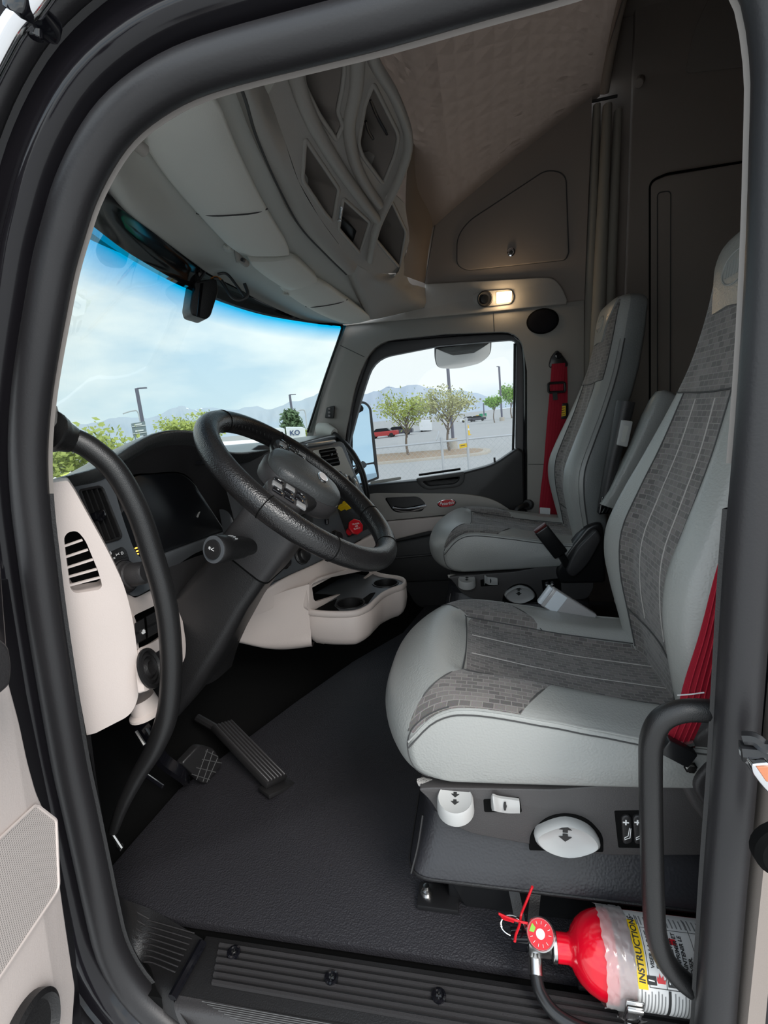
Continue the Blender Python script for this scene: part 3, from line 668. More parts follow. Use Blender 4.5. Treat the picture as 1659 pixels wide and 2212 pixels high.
# parked cars far across the lot
def car(label, u, d, col, w=4.4):
    t = thing('parked_car', label, 'car', ground_at(u, d)); c = ground_at(u, d); x = dvec; bk = Vector((x.y, -x.x, 0))
    def ringr(z, l0, l1, hw): return [c + UG * z + x * l0 - bk * hw, c + UG * z + x * l1 - bk * hw, c + UG * z + x * l1 + bk * hw, c + UG * z + x * l0 + bk * hw]
    bm = new(); loft(bm, [ringr(0.3, -2.2, 2.2, 0.85), ringr(0.75, -2.25, 2.25, 0.9), ringr(0.95, -2.1, 2.15, 0.86)]); obj('body', bm, col, t)
    bm = new(); loft(bm, [ringr(0.95, -1.4, 1.3, 0.8), ringr(1.4, -0.9, 0.7, 0.68)]); obj('cabin', bm, SCREEN, t)
    for s in (-1.35, 1.35):
        for z in (-0.8, 0.8):
            bm = new(); q = c + UG * 0.33 + x * s + bk * z; cyl(bm, q - bk * 0.1, q + bk * 0.1, 0.33, 12); obj('wheel', bm, BLK, t)
RC = mat('dull red car paint', (0.45, 0.05, 0.05), 0.4); DC = mat('dark car paint', (0.08, 0.08, 0.10), 0.4)
car('dull red car far across the lot, left of the island tree', 824, 75, RC); car('dark car far across the lot behind the island tree', 858, 78, DC); car('dark car parked below the green road signs', 1030, 130, DC); car('white car parked near the bridge', 1012, 132, TRAIL)
# two mountain ranges
def ridge(name, label, prof, D, depth, m, seed):
    rnd = random.Random(seed); us = [p[0] for p in prof]; bm = new(); NU, NV = 160, 14; grid = []
    for j in range(NV):
        f = j / (NV - 1); row = []
        for i in range(NU):
            u = us[0] + (us[-1] - us[0]) * i / (NU - 1)
            k = max(q for q in range(len(prof) - 1) if prof[q][0] <= u + 1e-6); a, b = prof[k], prof[k + 1]; s = (u - a[0]) / (b[0] - a[0]); s = s * s * (3 - 2 * s)
            v = a[1] + (b[1] - a[1]) * s
            p = at_dist(u, v, D); gz = (p - GP).dot(UG)
            dirh = Vector((p.x - CAM.x, p.y - CAM.y, 0)).normalized()
            rel = (0.5 + 0.5 * math.sin(i * 0.55 + 2.0 * math.sin(f * 3 + i * 0.11))) * 0.22 + 0.10 * math.sin(i * 1.7 + f * 6)
            hgt = gz * ((1 - f) ** (0.85 + 0.5 * (0.5 + 0.5 * math.sin(i * 0.37)))) * (1 - rel * math.sin(math.pi * f))
            if j == 0: hgt = gz * (1 + 0.012 * math.sin(i * 1.3) + 0.01 * rnd.uniform(-1, 1))
            row.append(p - dirh * depth * f - UG * (gz - hgt))
        grid.append(row)
    surf(bm, grid, curve=False)
    return tag(obj(name, bm, m, None, 180), label, 'mountain')
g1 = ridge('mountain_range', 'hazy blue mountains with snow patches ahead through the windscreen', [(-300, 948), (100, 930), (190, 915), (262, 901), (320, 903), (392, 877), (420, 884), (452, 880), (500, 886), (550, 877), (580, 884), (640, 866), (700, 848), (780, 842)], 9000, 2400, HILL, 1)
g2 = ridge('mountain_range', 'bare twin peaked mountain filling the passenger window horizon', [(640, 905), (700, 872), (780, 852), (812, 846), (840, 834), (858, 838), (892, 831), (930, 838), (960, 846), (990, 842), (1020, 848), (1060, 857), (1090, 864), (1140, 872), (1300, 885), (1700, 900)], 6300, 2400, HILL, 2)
for k, (u, v, w_, h_) in enumerate(((404, 883, 8, 5), (424, 887, 7, 4), (436, 884, 6, 5), (843, 836, 14, 3))):
    D = 9000 if k < 3 else 6300
    bm = new(); c = at_dist(u, v, D - 60); loft(bm, [[at_dist(u + w_ * 0.5 * math.cos(a) * s + 2 * math.sin(a), v + h_ * 0.5 * math.sin(a) * s, D - 60 - 40 * (1 - s)) for a in [2 * math.pi * i / 10 for i in range(10)]] for s in (1, 0.6, 0.1)])
    obj('snow_patch', bm, SNOW, g1 if k < 3 else g2)

# ================================================================== overhead console, visors, upper fittings
oc = thing('overhead_console', 'grey moulded overhead console with open storage cubbies above the sun visors', 'console', (0, 0.40, 1.68))
# lower smooth band, from the visor channel up to the cubby face
lowp = [P(505, 150, X=-0.74), P(530, 215, X=-0.58), P(556, 300, X=-0.38), P(600, 400, X=-0.15), P(648, 488, X=0.03), P(700, 545, X=0.20), P(748, 592, X=0.36), P(765, 612, X=0.42)]
midp = [P(560, 130, X=-0.74), P(590, 210, X=-0.52), P(618, 300, X=-0.32), P(650, 400, X=-0.10), P(690, 470, X=0.06), P(738, 532, X=0.22), P(778, 575, X=0.36), P(800, 590, X=0.42)]
PC = plane3(P(640, 330, X=-0.25), P(776, 560, X=0.34), P(800, 120, X=-0.30))      # face that carries the cubbies
midp = [P(u, v, pl=PC) for u, v in ((556, 110), (580, 205), (612, 295), (645, 392), (690, 470), (740, 538), (772, 572))]
lowp = lowp[:7]
chan = [Vector((p.x, p.y + 0.035, p.z + 0.04)) for p in lowp]
bm = new(); surf(bm, [chan, lowp, [a * 0.62 + b * 0.38 + Vector((0, -0.010, -0.010)) for a, b in zip(lowp, midp)], midp], 6, 6); obj('lower_band', bm, GREY, oc, 70)
# left end of the console (above the driver's door)
bm = new(); rowsL = [[Vector((-0.95, p.y, p.z + 0.02)), Vector((-0.86, p.y + 0.01, p.z + 0.012)), p] for p in (chan[0], lowp[0], midp[0], midp[0] + Vector((0, -0.3, 0.16)))]
surf(bm, rowsL, 5, 5); obj('left_end', bm, GREY, oc, 60)
cub = {
 'A': rp([(640, 60, 0), (735, 60, 0), (744, 150, 10), (739, 192, 8), (729, 240, 8), (740, 270, 6), (727, 303, 6), (690, 250, 10), (658, 186, 10)], 8),
 'B': rp([(806, 180, 10), (862, 292, 14), (853, 336, 8), (828, 398, 10), (782, 336, 10), (774, 308, 10), (788, 226, 10)], 8),
 'C': rp([(659, 300, 6), (732, 408, 6), (719, 480, 6), (698, 456, 10), (653, 388, 10)], 6),
 'D': rp([(741, 428, 5), (799, 480, 5), (777, 547, 5), (731, 494, 5)], 5),
 'E': rp([(838, 418, 8), (877, 500, 8), (863, 578, 8), (801, 505, 8)], 6)}
faceo = [P(u, v, pl=PC) for u, v in ((556, 108), (580, 205), (612, 295), (645, 392), (690, 470), (740, 538), (770, 572), (800, 590), (862, 590), (884, 520), (874, 440), (842, 410), (884, 300), (852, 210), (800, 95), (780, 30), (560, 30))]
nC = PC[1]
bm = new(); slab(bm, faceo, -nC * 0.012, 0, 2, [[P(u, v, pl=PC) for u, v in c] for c in cub.values()]); obj('cubby_face', bm, GREY, oc, 50)
dirs = {'A': (-0.05, 0.30, 0.14), 'B': (0.03, 0.30, 0.14), 'C': (0.0, 0.22, 0.10), 'D': (0.01, 0.18, 0.08), 'E': (0.08, 0.22, 0.10)}
for k, c in cub.items():
    bm = new(); well(bm, [P(u, v, pl=PC) for u, v in c], Vector(dirs[k]) * 0.75, 0.92); w_ = obj('cubby', bm, POCK, oc, 30)
    bm = new(); sweep(bm, [P(u, v, pl=PC) for u, v in c], 0.006, 8, True); obj('cubby_rim', bm, GREY, w_, 60)
    if k == 'D':
        bm = new(); q = [P(u, v, pl=(PC[0] - nC * 0.03, nC)) for u, v in rp([(736, 470, 4), (777, 505, 4), (770, 548, 4), (733, 500, 4)], 3)]; slab(bm, q, -nC * 0.03, 0.003, 2); obj('radio_blank', bm, SCREEN, w_)
        bm = new(); cyl(bm, P(737, 444, pl=PC), P(734, 474, pl=PC), 0.006, 8); box(bm, P(733, 473, pl=PC), (0.012, 0.012, 0.014), None, 0.002); obj('bracket', bm, STEEL, w_)
    if k == 'C':
        bm = new(); q = [P(u, v, pl=(PC[0] - nC * 0.05, nC)) for u, v in ((700, 418), (728, 412), (716, 474), (698, 450))]; slab(bm, q, -nC * 0.05, 0.006, 2); obj('divider', bm, GREY, w_)
    if k == 'B':
        for a, b in (((800, 215), (836, 290)), ((790, 262), (806, 300))):
            bm = new(); sweep(bm, cr([P(u, v, pl=(PC[0] - nC * 0.03, nC)) for u, v in (a, ((a[0] + b[0]) / 2 - 3, (a[1] + b[1]) / 2), b)], 4), 0.004, 6); obj('retaining_cord', bm, BLKS, w_)
        bm = new(); q = [P(u, v, pl=(PC[0] - nC * 0.05, nC)) for u, v in ((780, 345), (852, 322), (850, 340), (828, 396))]; slab(bm, q, -nC * 0.02, 0.004, 2); obj('shelf_edge', bm, GREY, w_)
# proud ribs: the long bar between the two rows of cubbies and the right-hand rim
def rib(name, pts, w, h=0.018):
    c = cr([P(u, v, pl=PC) + nC * 0.004 for u, v in pts], 5); bm = new()
    ax = nC; rings_ = []
    for i, p in enumerate(c):
        t = (c[min(i + 1, len(c) - 1)] - c[max(i - 1, 0)]).normalized(); s = ax.cross(t).normalized()
        ww = w * (1 - 0.25 * i / len(c))
        rings_.append([p + s * (ww * math.cos(a) if abs(math.cos(a)) > 1e-6 else 0) + ax * h * math.sin(a) for a in [2 * math.pi * q / 14 for q in range(14)]])
    loft(bm, rings_); obj(name, bm, GREY, oc, 60)
rib('rib', [(618, 60), (636, 160), (668, 250), (715, 335), (770, 415), (812, 470)], 0.020)
rib('rib', [(770, 40), (768, 180), (752, 270), (764, 345), (790, 400), (818, 440)], 0.020, 0.016)
rib('rib', [(778, 40), (806, 130), (852, 210), (880, 300), (860, 380), (826, 452), (808, 500), (796, 560)], 0.015, 0.02)
# right end sweeping down to the header over the passenger door
r0 = [P(770, 572, pl=PC), P(768, 600, X=0.44), P(785, 648, X=0.62), P(806, 690, X=0.80)]
r1 = [P(800, 585, pl=PC), P(792, 606, X=0.50), P(830, 650, X=0.70), P(870, 676, X=0.89)]
r2 = [P(862, 585, pl=PC), P(845, 612, X=0.60), P(880, 640, X=0.78), P(918, 662, X=0.895)]
r3 = [P(878, 470, pl=PC), P(880, 600, X=0.74), P(905, 618, X=0.85), P(920, 622, X=0.90)]
bm = new(); surf(bm, [[p + Vector((0, 0.03, 0.02)) for p in r0], r0, r1, r2, r3], 6, 6); obj('right_end', bm, GREY, oc, 70)
bm = new(); surf(bm, [[P(884, 300, pl=PC), P(876, 440, pl=PC), P(884, 520, pl=PC), P(862, 590, pl=PC)], [P(905, 330, X=0.55), P(900, 450, X=0.60), P(905, 530, X=0.66), P(885, 600, X=0.74)], [P(935, 420, X=0.88), P(938, 470, X=0.91), P(926, 540, X=0.91), P(918, 612, X=0.91)]], 6, 6); obj('right_cheek', bm, HEAD, oc, 70)
# black edge seam of the band
bm = new(); sweep(bm, cr([p + Vector((0, 0, -0.001)) for p in lowp], 6), 0.0035, 8); obj('band_seam', bm, DTHREAD, oc)

# ---- sun visors, folded up
def visor(label, front, backp, sag, th, group='sun visors folded up under the header', pivot=None, clip=None, seams=()):
    t = thing('sun_visor', label, 'sun visor', sum(front, Vector()) / len(front), group)
    bm = new(); mid = [(a + b) / 2 + Vector((0, -0.004, -sag)) for a, b in zip(front, backp)]
    up_ = Vector((0, 0.012, th))
    ringsv = []
    cf, cb, cm = cr(front, 6), cr(backp, 6), cr(mid, 6); n_ = len(cf)
    for i in range(n_):
        f, b, m_ = cf[i], cb[i], cm[i]; e2 = min(1, min(i, n_ - 1 - i) / 1.5); s = 0.86 + 0.14 * e2
        c = (f + b) / 2 + up_ * 0.5
        lp_ = [f + up_ * 0.15, f + (b - f) * 0.04 + Vector((0, 0, -sag * 0.3)), f * 0.7 + b * 0.3 + Vector((0, 0, -sag * 0.9)), m_, f * 0.3 + b * 0.7 + Vector((0, 0, -sag * 0.9)), f + (b - f) * 0.96 + Vector((0, 0, -sag * 0.3)), b + up_ * 0.15, b + up_ * 0.85, b + (f - b) * 0.05 + up_, f + (b - f) * 0.05 + up_, f + up_ * 0.85]
        ringsv.append([c + (p - c) * s for p in lp_])
    loft(bm, ringsv); pnl = obj('visor_panel', bm, GREYV, t, 60)
    for s in seams:
        k = s; i = k * (n_ - 1); i0 = int(i); fr = i - i0
        a = cf[i0].lerp(cf[min(i0 + 1, n_ - 1)], fr); b = cb[i0].lerp(cb[min(i0 + 1, n_ - 1)], fr); m_ = cm[i0].lerp(cm[min(i0 + 1, n_ - 1)], fr)
        bm = new(); sweep(bm, cr([a + Vector((0, 0.004, 0.004)), a * 0.8 + b * 0.2 + Vector((0, 0, -sag * 0.75)), m_ + Vector((0, 0, -0.0005)), a * 0.2 + b * 0.8 + Vector((0, 0, -sag * 0.75)), b + Vector((0, 0, 0.004))], 5), 0.0022, 6); obj('seam', bm, DTHREAD, pnl)
    if pivot:
        p = pivot; bm = new(); cyl(bm, p + Vector((-0.012, 0.012, 0.012)), p + Vector((0.028, 0.004, 0.004)), 0.011, 12); cyl(bm, p + Vector((-0.010, 0.014, 0.0)), p + Vector((-0.010, 0.018, 0.045)), 0.009, 12); obj('pivot', bm, GREY, t)
        bm = new(); cyl(bm, p + Vector((-0.016, 0.0, 0.006)), p + Vector((-0.003, -0.001, 0.006)), 0.006, 10); obj('pivot_pin', bm, BLKS, t)
    if clip:
        p = clip; bm = new(); box(bm, p + Vector((0, 0.008, 0.012)), (0.028, 0.024, 0.024), None, 0.005); cyl(bm, p + Vector((-0.022, 0.012, 0.008)), p + Vector((0.0, 0.006, 0.006)), 0.006, 10); obj('clip', bm, CHROME if False else GREYL, t)
    return t
vf = lambda u, v, x: P(u, v, X=x)
visor('long sun visor above the driver, split by a seam, nearest the door', [vf(303, 300, -0.73), vf(362, 388, -0.52), vf(430, 467, -0.30), vf(510, 552, -0.045)], [vf(462, 190, -0.73), vf(520, 335, -0.42), vf(580, 458, -0.13), vf(636, 552, 0.09)], 0.006, 0.03, pivot=vf(296, 314, -0.75), clip=vf(500, 543, -0.07), seams=(0.655,))
visor('short middle sun visor between the driver\'s and the passenger\'s', [vf(533, 566, 0.0), vf(575, 600, 0.14), vf(622, 630, 0.30)], [vf(640, 560, 0.12), vf(668, 585, 0.23), vf(692, 607, 0.335)], 0.006, 0.028, pivot=vf(528, 568, -0.015))
visor('sun visor above the passenger, split by a seam, farthest from the door', [vf(598, 622, 0.28), vf(655, 660, 0.45), vf(700, 684, 0.60), vf(748, 702, 0.78)], [vf(690, 607, 0.34), vf(745, 645, 0.53), vf(780, 670, 0.67), vf(806, 690, 0.80)], 0.005, 0.026, clip=vf(622, 638, 0.34), seams=(0.38,))
# small chrome stud on the header end
bm = new(); q = P(251, 344, X=-0.80); bmesh.ops.create_uvsphere(bm, u_segments=12, v_segments=8, radius=0.006, matrix=Matrix.Translation(q)); tag(obj('header_stud', bm, CHROME), 'tiny chrome stud at the left end of the header shelf', 'stud')

# ---- camera on the windscreen
dc = thing('dash_camera', 'black dash camera with loose cables hanging at the top of the windscreen', 'camera', P(440, 640, X=0.02))
q0 = plane3(P(416, 620, X=0.0), P(470, 620, X=0.06), P(440, 690, X=0.03))
bm = new(); slab(bm, [P(u, v, pl=q0) for u, v in rp([(419, 608, 6), (468, 600, 8), (473, 628, 8), (456, 682, 12), (446, 690, 8), (414, 680, 6), (410, 664, 5)], 5)], (0.05, 0.06, 0.0), 0.006, 3); obj('housing', bm, BLK, dc)
bm = new(); slab(bm, [P(u, v, pl=(q0[0] + q0[1] * 0.004, q0[1])) for u, v in ((433, 612), (440, 611), (431, 684), (425, 683))], -q0[1] * 0.006, 0.001, 1); obj('rib', bm, BLKG, dc)
bm = new(); box(bm, P(413, 588, X=0.02), (0.035, 0.04, 0.04), None, 0.008); cyl(bm, P(418, 592, X=0.02), P(430, 612, X=0.02), 0.012, 10); obj('mount', bm, BLK, dc)
for pts, r in (([(412, 578), (424, 566), (438, 566), (442, 586), (432, 602)], 0.0035), ([(462, 602), (478, 606), (500, 640), (520, 648), (535, 636), (528, 612)], 0.0045), ([(470, 592), (490, 592), (512, 618), (532, 646)], 0.0035), ([(414, 584), (430, 575), (436, 590)], 0.003)):
    bm = new(); sweep(bm, cr([P(u, v, X=0.03 + 0.0006 * (u - 420)) for u, v in pts], 5), r * 1.3, 8); obj('cable', bm, BLK, dc)
bm = new(); sweep(bm, cr([P(u, v, X=0.06) for u, v in ((456, 602), (466, 598), (478, 604))], 4), 0.0035, 8); obj('cable', bm, mat('orange cable', (0.45, 0.16, 0.03), 0.5), dc)['label'] = 'orange cable'

# ---- passenger side wall fittings
bm = new(); strip = rp([(738, 704, 0), (806, 690, 6), (916, 664, 0), (918, 613, 0), (1160, 599, 0), (1196, 599, 14), (1216, 622, 16), (1226, 648, 0), (1224, 657, 0), (1060, 674, 0)], 6)
slab(bm, pp(strip, X=0.892), (0.03, 0, 0), 0.006, 3); sp_ = tag(obj('lamp_strip', bm, GREY), 'grey trim strip above the passenger door, holding the reading lamps', 'trim strip')
rl = thing('reading_lamp', 'reading lamp unit, lit rectangular lens beside a round spot, above the passenger door', 'lamp', P(1075, 645, X=0.885))
bm = new(); slab(bm, pp(rp([(1020, 636, 10), (1040, 628, 10), (1105, 624, 8), (1112, 640, 8), (1106, 656, 10), (1050, 663, 14), (1022, 654, 8)], 6), X=0.884), (0.02, 0, 0), 0.004, 3); obj('bezel', bm, GREY, rl)
lensm = mat('lit lamp lens', (0.9, 0.8, 0.6), 0.3, emit=((1.0, 0.66, 0.32), 3.2))
bm = new(); slab(bm, pp(rp([(1072, 631, 3), (1106, 628, 3), (1105, 652, 3), (1072, 656, 3)], 3), X=0.880), (0.012, 0, 0), 0.002, 2); ln = obj('lens', bm, lensm, rl)
for u in (1082, 1089, 1096):
    bm = new(); sweep(bm, pp([(u, 634), (u - 0.5, 650)], X=0.879), 0.0014, 6); obj('lens_rib', bm, mat('amber rib', (0.7, 0.45, 0.2), 0.3), ln)
bm = new(); lathe(bm, [(0.034, 0), (0.036, 0.008), (0.030, 0.016), (0.024, 0.012), (0, 0.012)], P(1047, 646, X=0.886), (-1, -0.1, -0.1), 24); obj('spot', bm, BLKS, rl)
bm = new(); lathe(bm, [(0.020, 0), (0.018, 0.004), (0, 0.006)], P(1047, 646, X=0.872), (-1, -0.1, -0.1), 20); obj('spot_lens', bm, SCREEN, rl)
bl = bpy.data.lights.new('lamp_glow', 'POINT'); bl.energy = 0.7; bl.color = (1.0, 0.72, 0.42); bl.shadow_soft_size = 0.02
bo = bpy.data.objects.new('lamp_glow', bl); COL.objects.link(bo); bo.location = P(1088, 642, X=0.855)
sg = thing('speaker_grille', 'oval black speaker grille on the pillar above the red passenger belt', 'speaker', P(1172, 695, X=0.90))
ey2, ex2 = (P(1172, 685, X=0.90) - P(1172, 695, X=0.90)).normalized(), (P(1182, 694, X=0.90) - P(1172, 695, X=0.90)).normalized()
bm = new(); oval(bm, P(1172, 694, X=0.905), ex2, ey2, 0.072, 0.056, 0.006); obj('rim', bm, DARK, sg)
bm = new(); oval(bm, P(1172, 694, X=0.900), ex2, ey2, 0.064, 0.049, 0.003); obj('mesh', bm, mat('speaker mesh', (0.010, 0.010, 0.013), 0.9, spec=0.1), sg)
lk = thing('storage_locker', 'overhead locker door with a chrome push latch on the passenger side wall', 'locker', P(1110, 480, X=0.91))
ld = [(987, 572, 24), (988, 512, 60), (1012, 478, 20), (1182, 366, 26), (1222, 376, 24), (1228, 545, 0), (1222, 561, 12), (1008, 584, 26)]
bm = new(); slab(bm, pp(rp(ld, 12, 8), X=0.908), (0.012, 0, 0), 0.004, 3); obj('door', bm, HEAD, lk)
bm = new(); sweep(bm, pp(rp(ld, 12, 8), X=0.9135), 0.0035, 8, True); obj('gap', bm, DTHREAD, lk)
bm = new(); lathe(bm, [(0.018, 0), (0.018, 0.005), (0.013, 0.007), (0.012, 0.004), (0, 0.004)], P(1104, 545, X=0.907), (-1, 0, 0), 24); lt = obj('latch', bm, CHROME, lk)
bm = new(); lathe(bm, [(0.009, 0), (0.008, 0.004), (0, 0.005)], P(1104, 545, X=0.903), (-1, 0, 0), 16); obj('latch_button', bm, BLK, lt)
bm = new(); sweep(bm, pp([(942, 472), (930, 540), (917, 612)], X=0.912), 0.0016, 6); obj('panel_seam', bm, DTHREAD, bpy.data.objects['wall_right'])
# keypad remote and far grab handle on the far windscreen pillar
rk = thing('toggle_module', 'small black switch module stuck on the far windscreen pillar', 'switch', P(713, 892, X=0.89))
bm = new(); slab(bm, pp(rp([(705, 880, 3), (722, 876, 3), (720, 904, 3), (701, 903, 3)], 3), X=0.885), (0.015, 0, 0), 0.003, 2); obj('body', bm, BLK, rk)
for v in (883, 891, 898):
    bm = new(); cyl(bm, P(711, v, X=0.888), P(711, v, X=0.880), 0.007, 8); obj('button', bm, BLKG, rk)
gh = thing('grab_handle', 'curved black grab handle on the far windscreen pillar', 'grab handle', P(760, 980, X=0.80), 'cab grab handles')
bm = new(); sweep(bm, cr([P(712, 934, X=0.88), P(728, 944, X=0.85), P(758, 975, X=0.81), P(780, 1015, X=0.79), P(791, 1060, X=0.79), P(792, 1095, X=0.80)], 6), 0.016, 12); obj('grip', bm, HANDLE, gh, 60)
bm = new(); sweep(bm, [P(690, 928, X=0.90), P(705, 928, X=0.885), P(722, 936, X=0.86)], [0.036, 0.036, 0.024], 14); obj('mount_cup', bm, GREYL, gh, 50)
# curtain gathered at the sleeper arch, and wardrobe behind it
ct = thing('sleeper_curtain', 'grey pleated sleeper curtain gathered behind the passenger belt', 'curtain', (0.90, -0.5, 0.3))
def fold(y0, x0, w, z1, zb=0.25):
    r = []
    for z in (zb, 0.6, 1.0, 1.4, 1.8, z1):
        k = 1 - 0.45 * max(0, (z - 1.2)) / 1.0
        r.append([Vector((x0 + w * 0.8 * math.cos(a), y0 + 0.03 * (z - 1) * -0.6 + w * k * math.sin(a), z)) for a in [2 * math.pi * i / 14 for i in range(14)]])
    return r
CURT = mat('curtain cloth', (0.27, 0.25, 0.22), 0.85, bump=(600, 0.1), spec=0.2)
for k, (y0, x0, w) in enumerate(((-0.498, 0.935, 0.028), (-0.535, 0.91, 0.034), (-0.582, 0.925, 0.030))):
    bm = new(); loft(bm, fold(y0, x0, w, 2.25 - 0.02 * k)); obj('fold', bm, CURT, ct, 60)
bm = new(); cyl(bm, (0.93, -0.50, 2.265), (0.93, -0.60, 2.27), 0.006, 10); obj('track_end', bm, BLKS, ct)
wd = thing('wardrobe', 'tall grey sleeper wardrobe with a rounded dark door gap behind the seats', 'wardrobe', (0.95, -1.1, 0.05))
bm = new(); box(bm, (0.968, -1.275, 1.35), (0.03, 1.22, 2.70), None, 0.008); obj('body', bm, HEAD, wd)
bm = new(); slab(bm, pp(rp([(1406, 1000, 0), (1406, 394, 14), (1440, 380, 8), (1640, 346, 0), (1800, 330, 0), (1800, 1000, 0)], 8), X=0.93), (0.008, 0, 0), 0.003, 2); obj('door', bm, HEAD, wd)
bm = new(); sweep(bm, pp(rp([(1404, 1000, 0), (1404, 392, 16), (1440, 376, 8), (1640, 344, 0), (1800, 328, 0)], 8)[:-1], X=0.936), 0.005, 8); obj('door_gap', bm, DARK, wd)
bm = new(); sweep(bm, pp(rp([(1420, 1000, 0), (1420, 416, 10), (1449, 412, 10), (1447, 1000, 0)], 8), X=0.929), 0.0022, 6); obj('door_moulding', bm, DTHREAD, wd)
bm = new(); slab(bm, pp(rp([(1480, 158, 14), (1500, 60, 40), (1560, -60, 0), (1900, -140, 0), (1900, 120, 0), (1640, 140, 0)], 10), X=0.944), (0.006, 0, 0), 0.004, 2); tag(obj('sleeper_window_blind', bm, POCK), 'dark blind over the high sleeper window, top right', 'blind')
bm = new(); cyl(bm, P(1384, 172, X=0.955), P(1380, 180, X=0.925), 0.018, 12); tag(obj('coat_hook', bm, HEAD), 'small round coat hook high on the sleeper wall', 'hook')

# ---- mirrors outside the passenger window
mr = thing('side_mirror', 'tall truck side mirror outside the front of the passenger window', 'mirror', P(790, 1000, X=1.25))
MN = Vector((-0.62, -0.78, 0.10)).normalized(); mp_ = (P(790, 950, X=1.22), MN)
bm = new(); slab(bm, [P(u, v, pl=mp_) for u, v in rp([(752, 866, 4), (790, 866, 14), (803, 880, 8), (820, 1034, 4), (752, 1060, 4)], 6)], -MN * 0.10, 0.01, 3); obj('housing', bm, BLKS, mr)
mp2 = (mp_[0] + MN * 0.003, MN)
MIRR = mat('mirror glass with painted sky', (0.50, 0.68, 0.82), 0.02, 1.0)  # blue of the reflected sky is put into the glass colour
bm = new(); slab(bm, [P(u, v, pl=mp2) for u, v in rp([(762, 872, 3), (788, 872, 10), (797, 882, 6), (808, 998, 3), (762, 1006, 3)], 5)], -MN * 0.004); obj('mirror_glass', bm, MIRR, mr)
bm = new(); slab(bm, [P(u, v, pl=mp2) for u, v in rp([(762, 1009, 3), (808, 1002, 3), (815, 1030, 3), (762, 1050, 3)], 5)], -MN * 0.004); obj('convex_glass', bm, MIRR, mr)
for v, z in ((900, 1.05), (1040, 0.75)):
    bm = new(); sweep(bm, [P(756, v, pl=mp_) - MN * 0.06, Vector((1.05, 0.62, z))], 0.02, 8); obj('arm', bm, BLK, mr)
lm = thing('lookdown_mirror', 'wide oval look-down mirror hanging outside the top of the passenger window', 'mirror', P(1000, 770, X=1.14))
LN = Vector((-0.55, -0.05, -0.83)).normalized(); lp0 = (P(1000, 770, X=1.14), LN)
lo = rp([(938, 770, 8), (940, 752, 4), (1062, 738, 4), (1061, 766, 16), (1040, 785, 24), (985, 798, 30), (943, 796, 14)], 8)
bm = new(); slab(bm, [P(u, v, pl=lp0) for u, v in lo], -LN * 0.04, 0.006, 3); obj('housing', bm, BLKS, lm)
cc = P(1000, 768, pl=lp0)
bm = new(); lps = [P(u, v, pl=lp0) for u, v in lo]; loft(bm, [[cc + (p - cc) * k + LN * h for p in lps] for k, h in ((0.965, 0.001), (0.9, 0.004), (0.7, 0.011), (0.45, 0.017), (0.2, 0.02), (0.02, 0.0205))]); obj('mirror_glass', bm, mat('convex mirror glass', (0.9, 0.86, 0.80), 0.03, 1.0), lm, 80)
bm = new(); sweep(bm, [cc - LN * 0.03 + Vector((0, -0.0, 0.03)), cc + Vector((0.02, 0, 0.16))], 0.02, 8); obj('arm', bm, BLK, lm)

# ================================================================== dashboard
db = thing('dashboard', 'wraparound dashboard, black padded top, beige lower panels and cup holder console', 'dashboard', (0, 0.75, 0.5))
RE = [(-0.95, 0.73, 0.915), (-0.86, 0.735, 0.924), (-0.765, 0.725, 0.935), (-0.69, 0.715, 0.966), (-0.61, 0.71, 0.990), (-0.52, 0.71, 0.995), (-0.42, 0.71, 0.982), (-0.34, 0.715, 0.942), (-0.20, 0.715, 0.918), (0.05, 0.70, 0.915), (0.30, 0.68, 0.922), (0.60, 0.68, 0.928), (0.80, 0.70, 0.922), (0.92, 0.74, 0.905)]
RE = [Vector(p) for p in RE]
fwdp = []
for p in RE:
    k = min(range(len(bot) - 1), key=lambda i: abs((bot[i].x + bot[i + 1].x) / 2 - p.x)); a, b = bot[k], bot[k + 1]
    t = (p.x - a.x) / (b.x - a.x); q = a.lerp(b, max(-0.4, min(1.3, t))); fwdp.append(Vector((p.x, q.y + 0.02, q.z - 0.015)))
bm = new()
surf(bm, [[p + Vector((0, 0.012, -0.035)) for p in RE], [p + Vector((0, -0.004, -0.016)) for p in RE], RE, [p.lerp(q, 0.25) + Vector((0, 0, 0.006)) for p, q in zip(RE, fwdp)], [p.lerp(q, 0.6) for p, q in zip(RE, fwdp)], fwdp], 6, 5); obj('dash_pad', bm, DASHT, db, 60)
# instrument binnacle: arched shell, bezel and dark display
PS = plane3(P(290, 1030, Y=0.80), P(478, 1143, Y=0.80), P(300, 1212, Y=0.775))
scr = rp([(238, 1075, 10), (285, 1026, 26), (390, 1020, 26), (418, 1040, 20), (486, 1146, 8), (330, 1204, 6), (270, 1222, 8)], 8)
arch = [(-0.715, 0.715, 0.85), (-0.71, 0.715, 0.93), (-0.665, 0.712, 0.968), (-0.60, 0.707, 0.985), (-0.52, 0.707, 0.988), (-0.43, 0.709, 0.975), (-0.37, 0.712, 0.94), (-0.33, 0.712, 0.87), (-0.30, 0.712, 0.78), (-0.285, 0.712, 0.72)]
arch = [Vector(p) for p in arch]
scr3 = [P(u, v, pl=PS) for u, v in ((248, 1140), (255, 1062), (282, 1028), (330, 1022), (385, 1020), (412, 1034), (432, 1064), (455, 1099), (474, 1128), (486, 1146))]
bm = new(); surf(bm, [arch, [a.lerp(b, 0.5) + Vector((0, 0.0, 0.004)) for a, b in zip(arch, scr3)], scr3], 6, 5); obj('binnacle', bm, BLKS, db, 60)
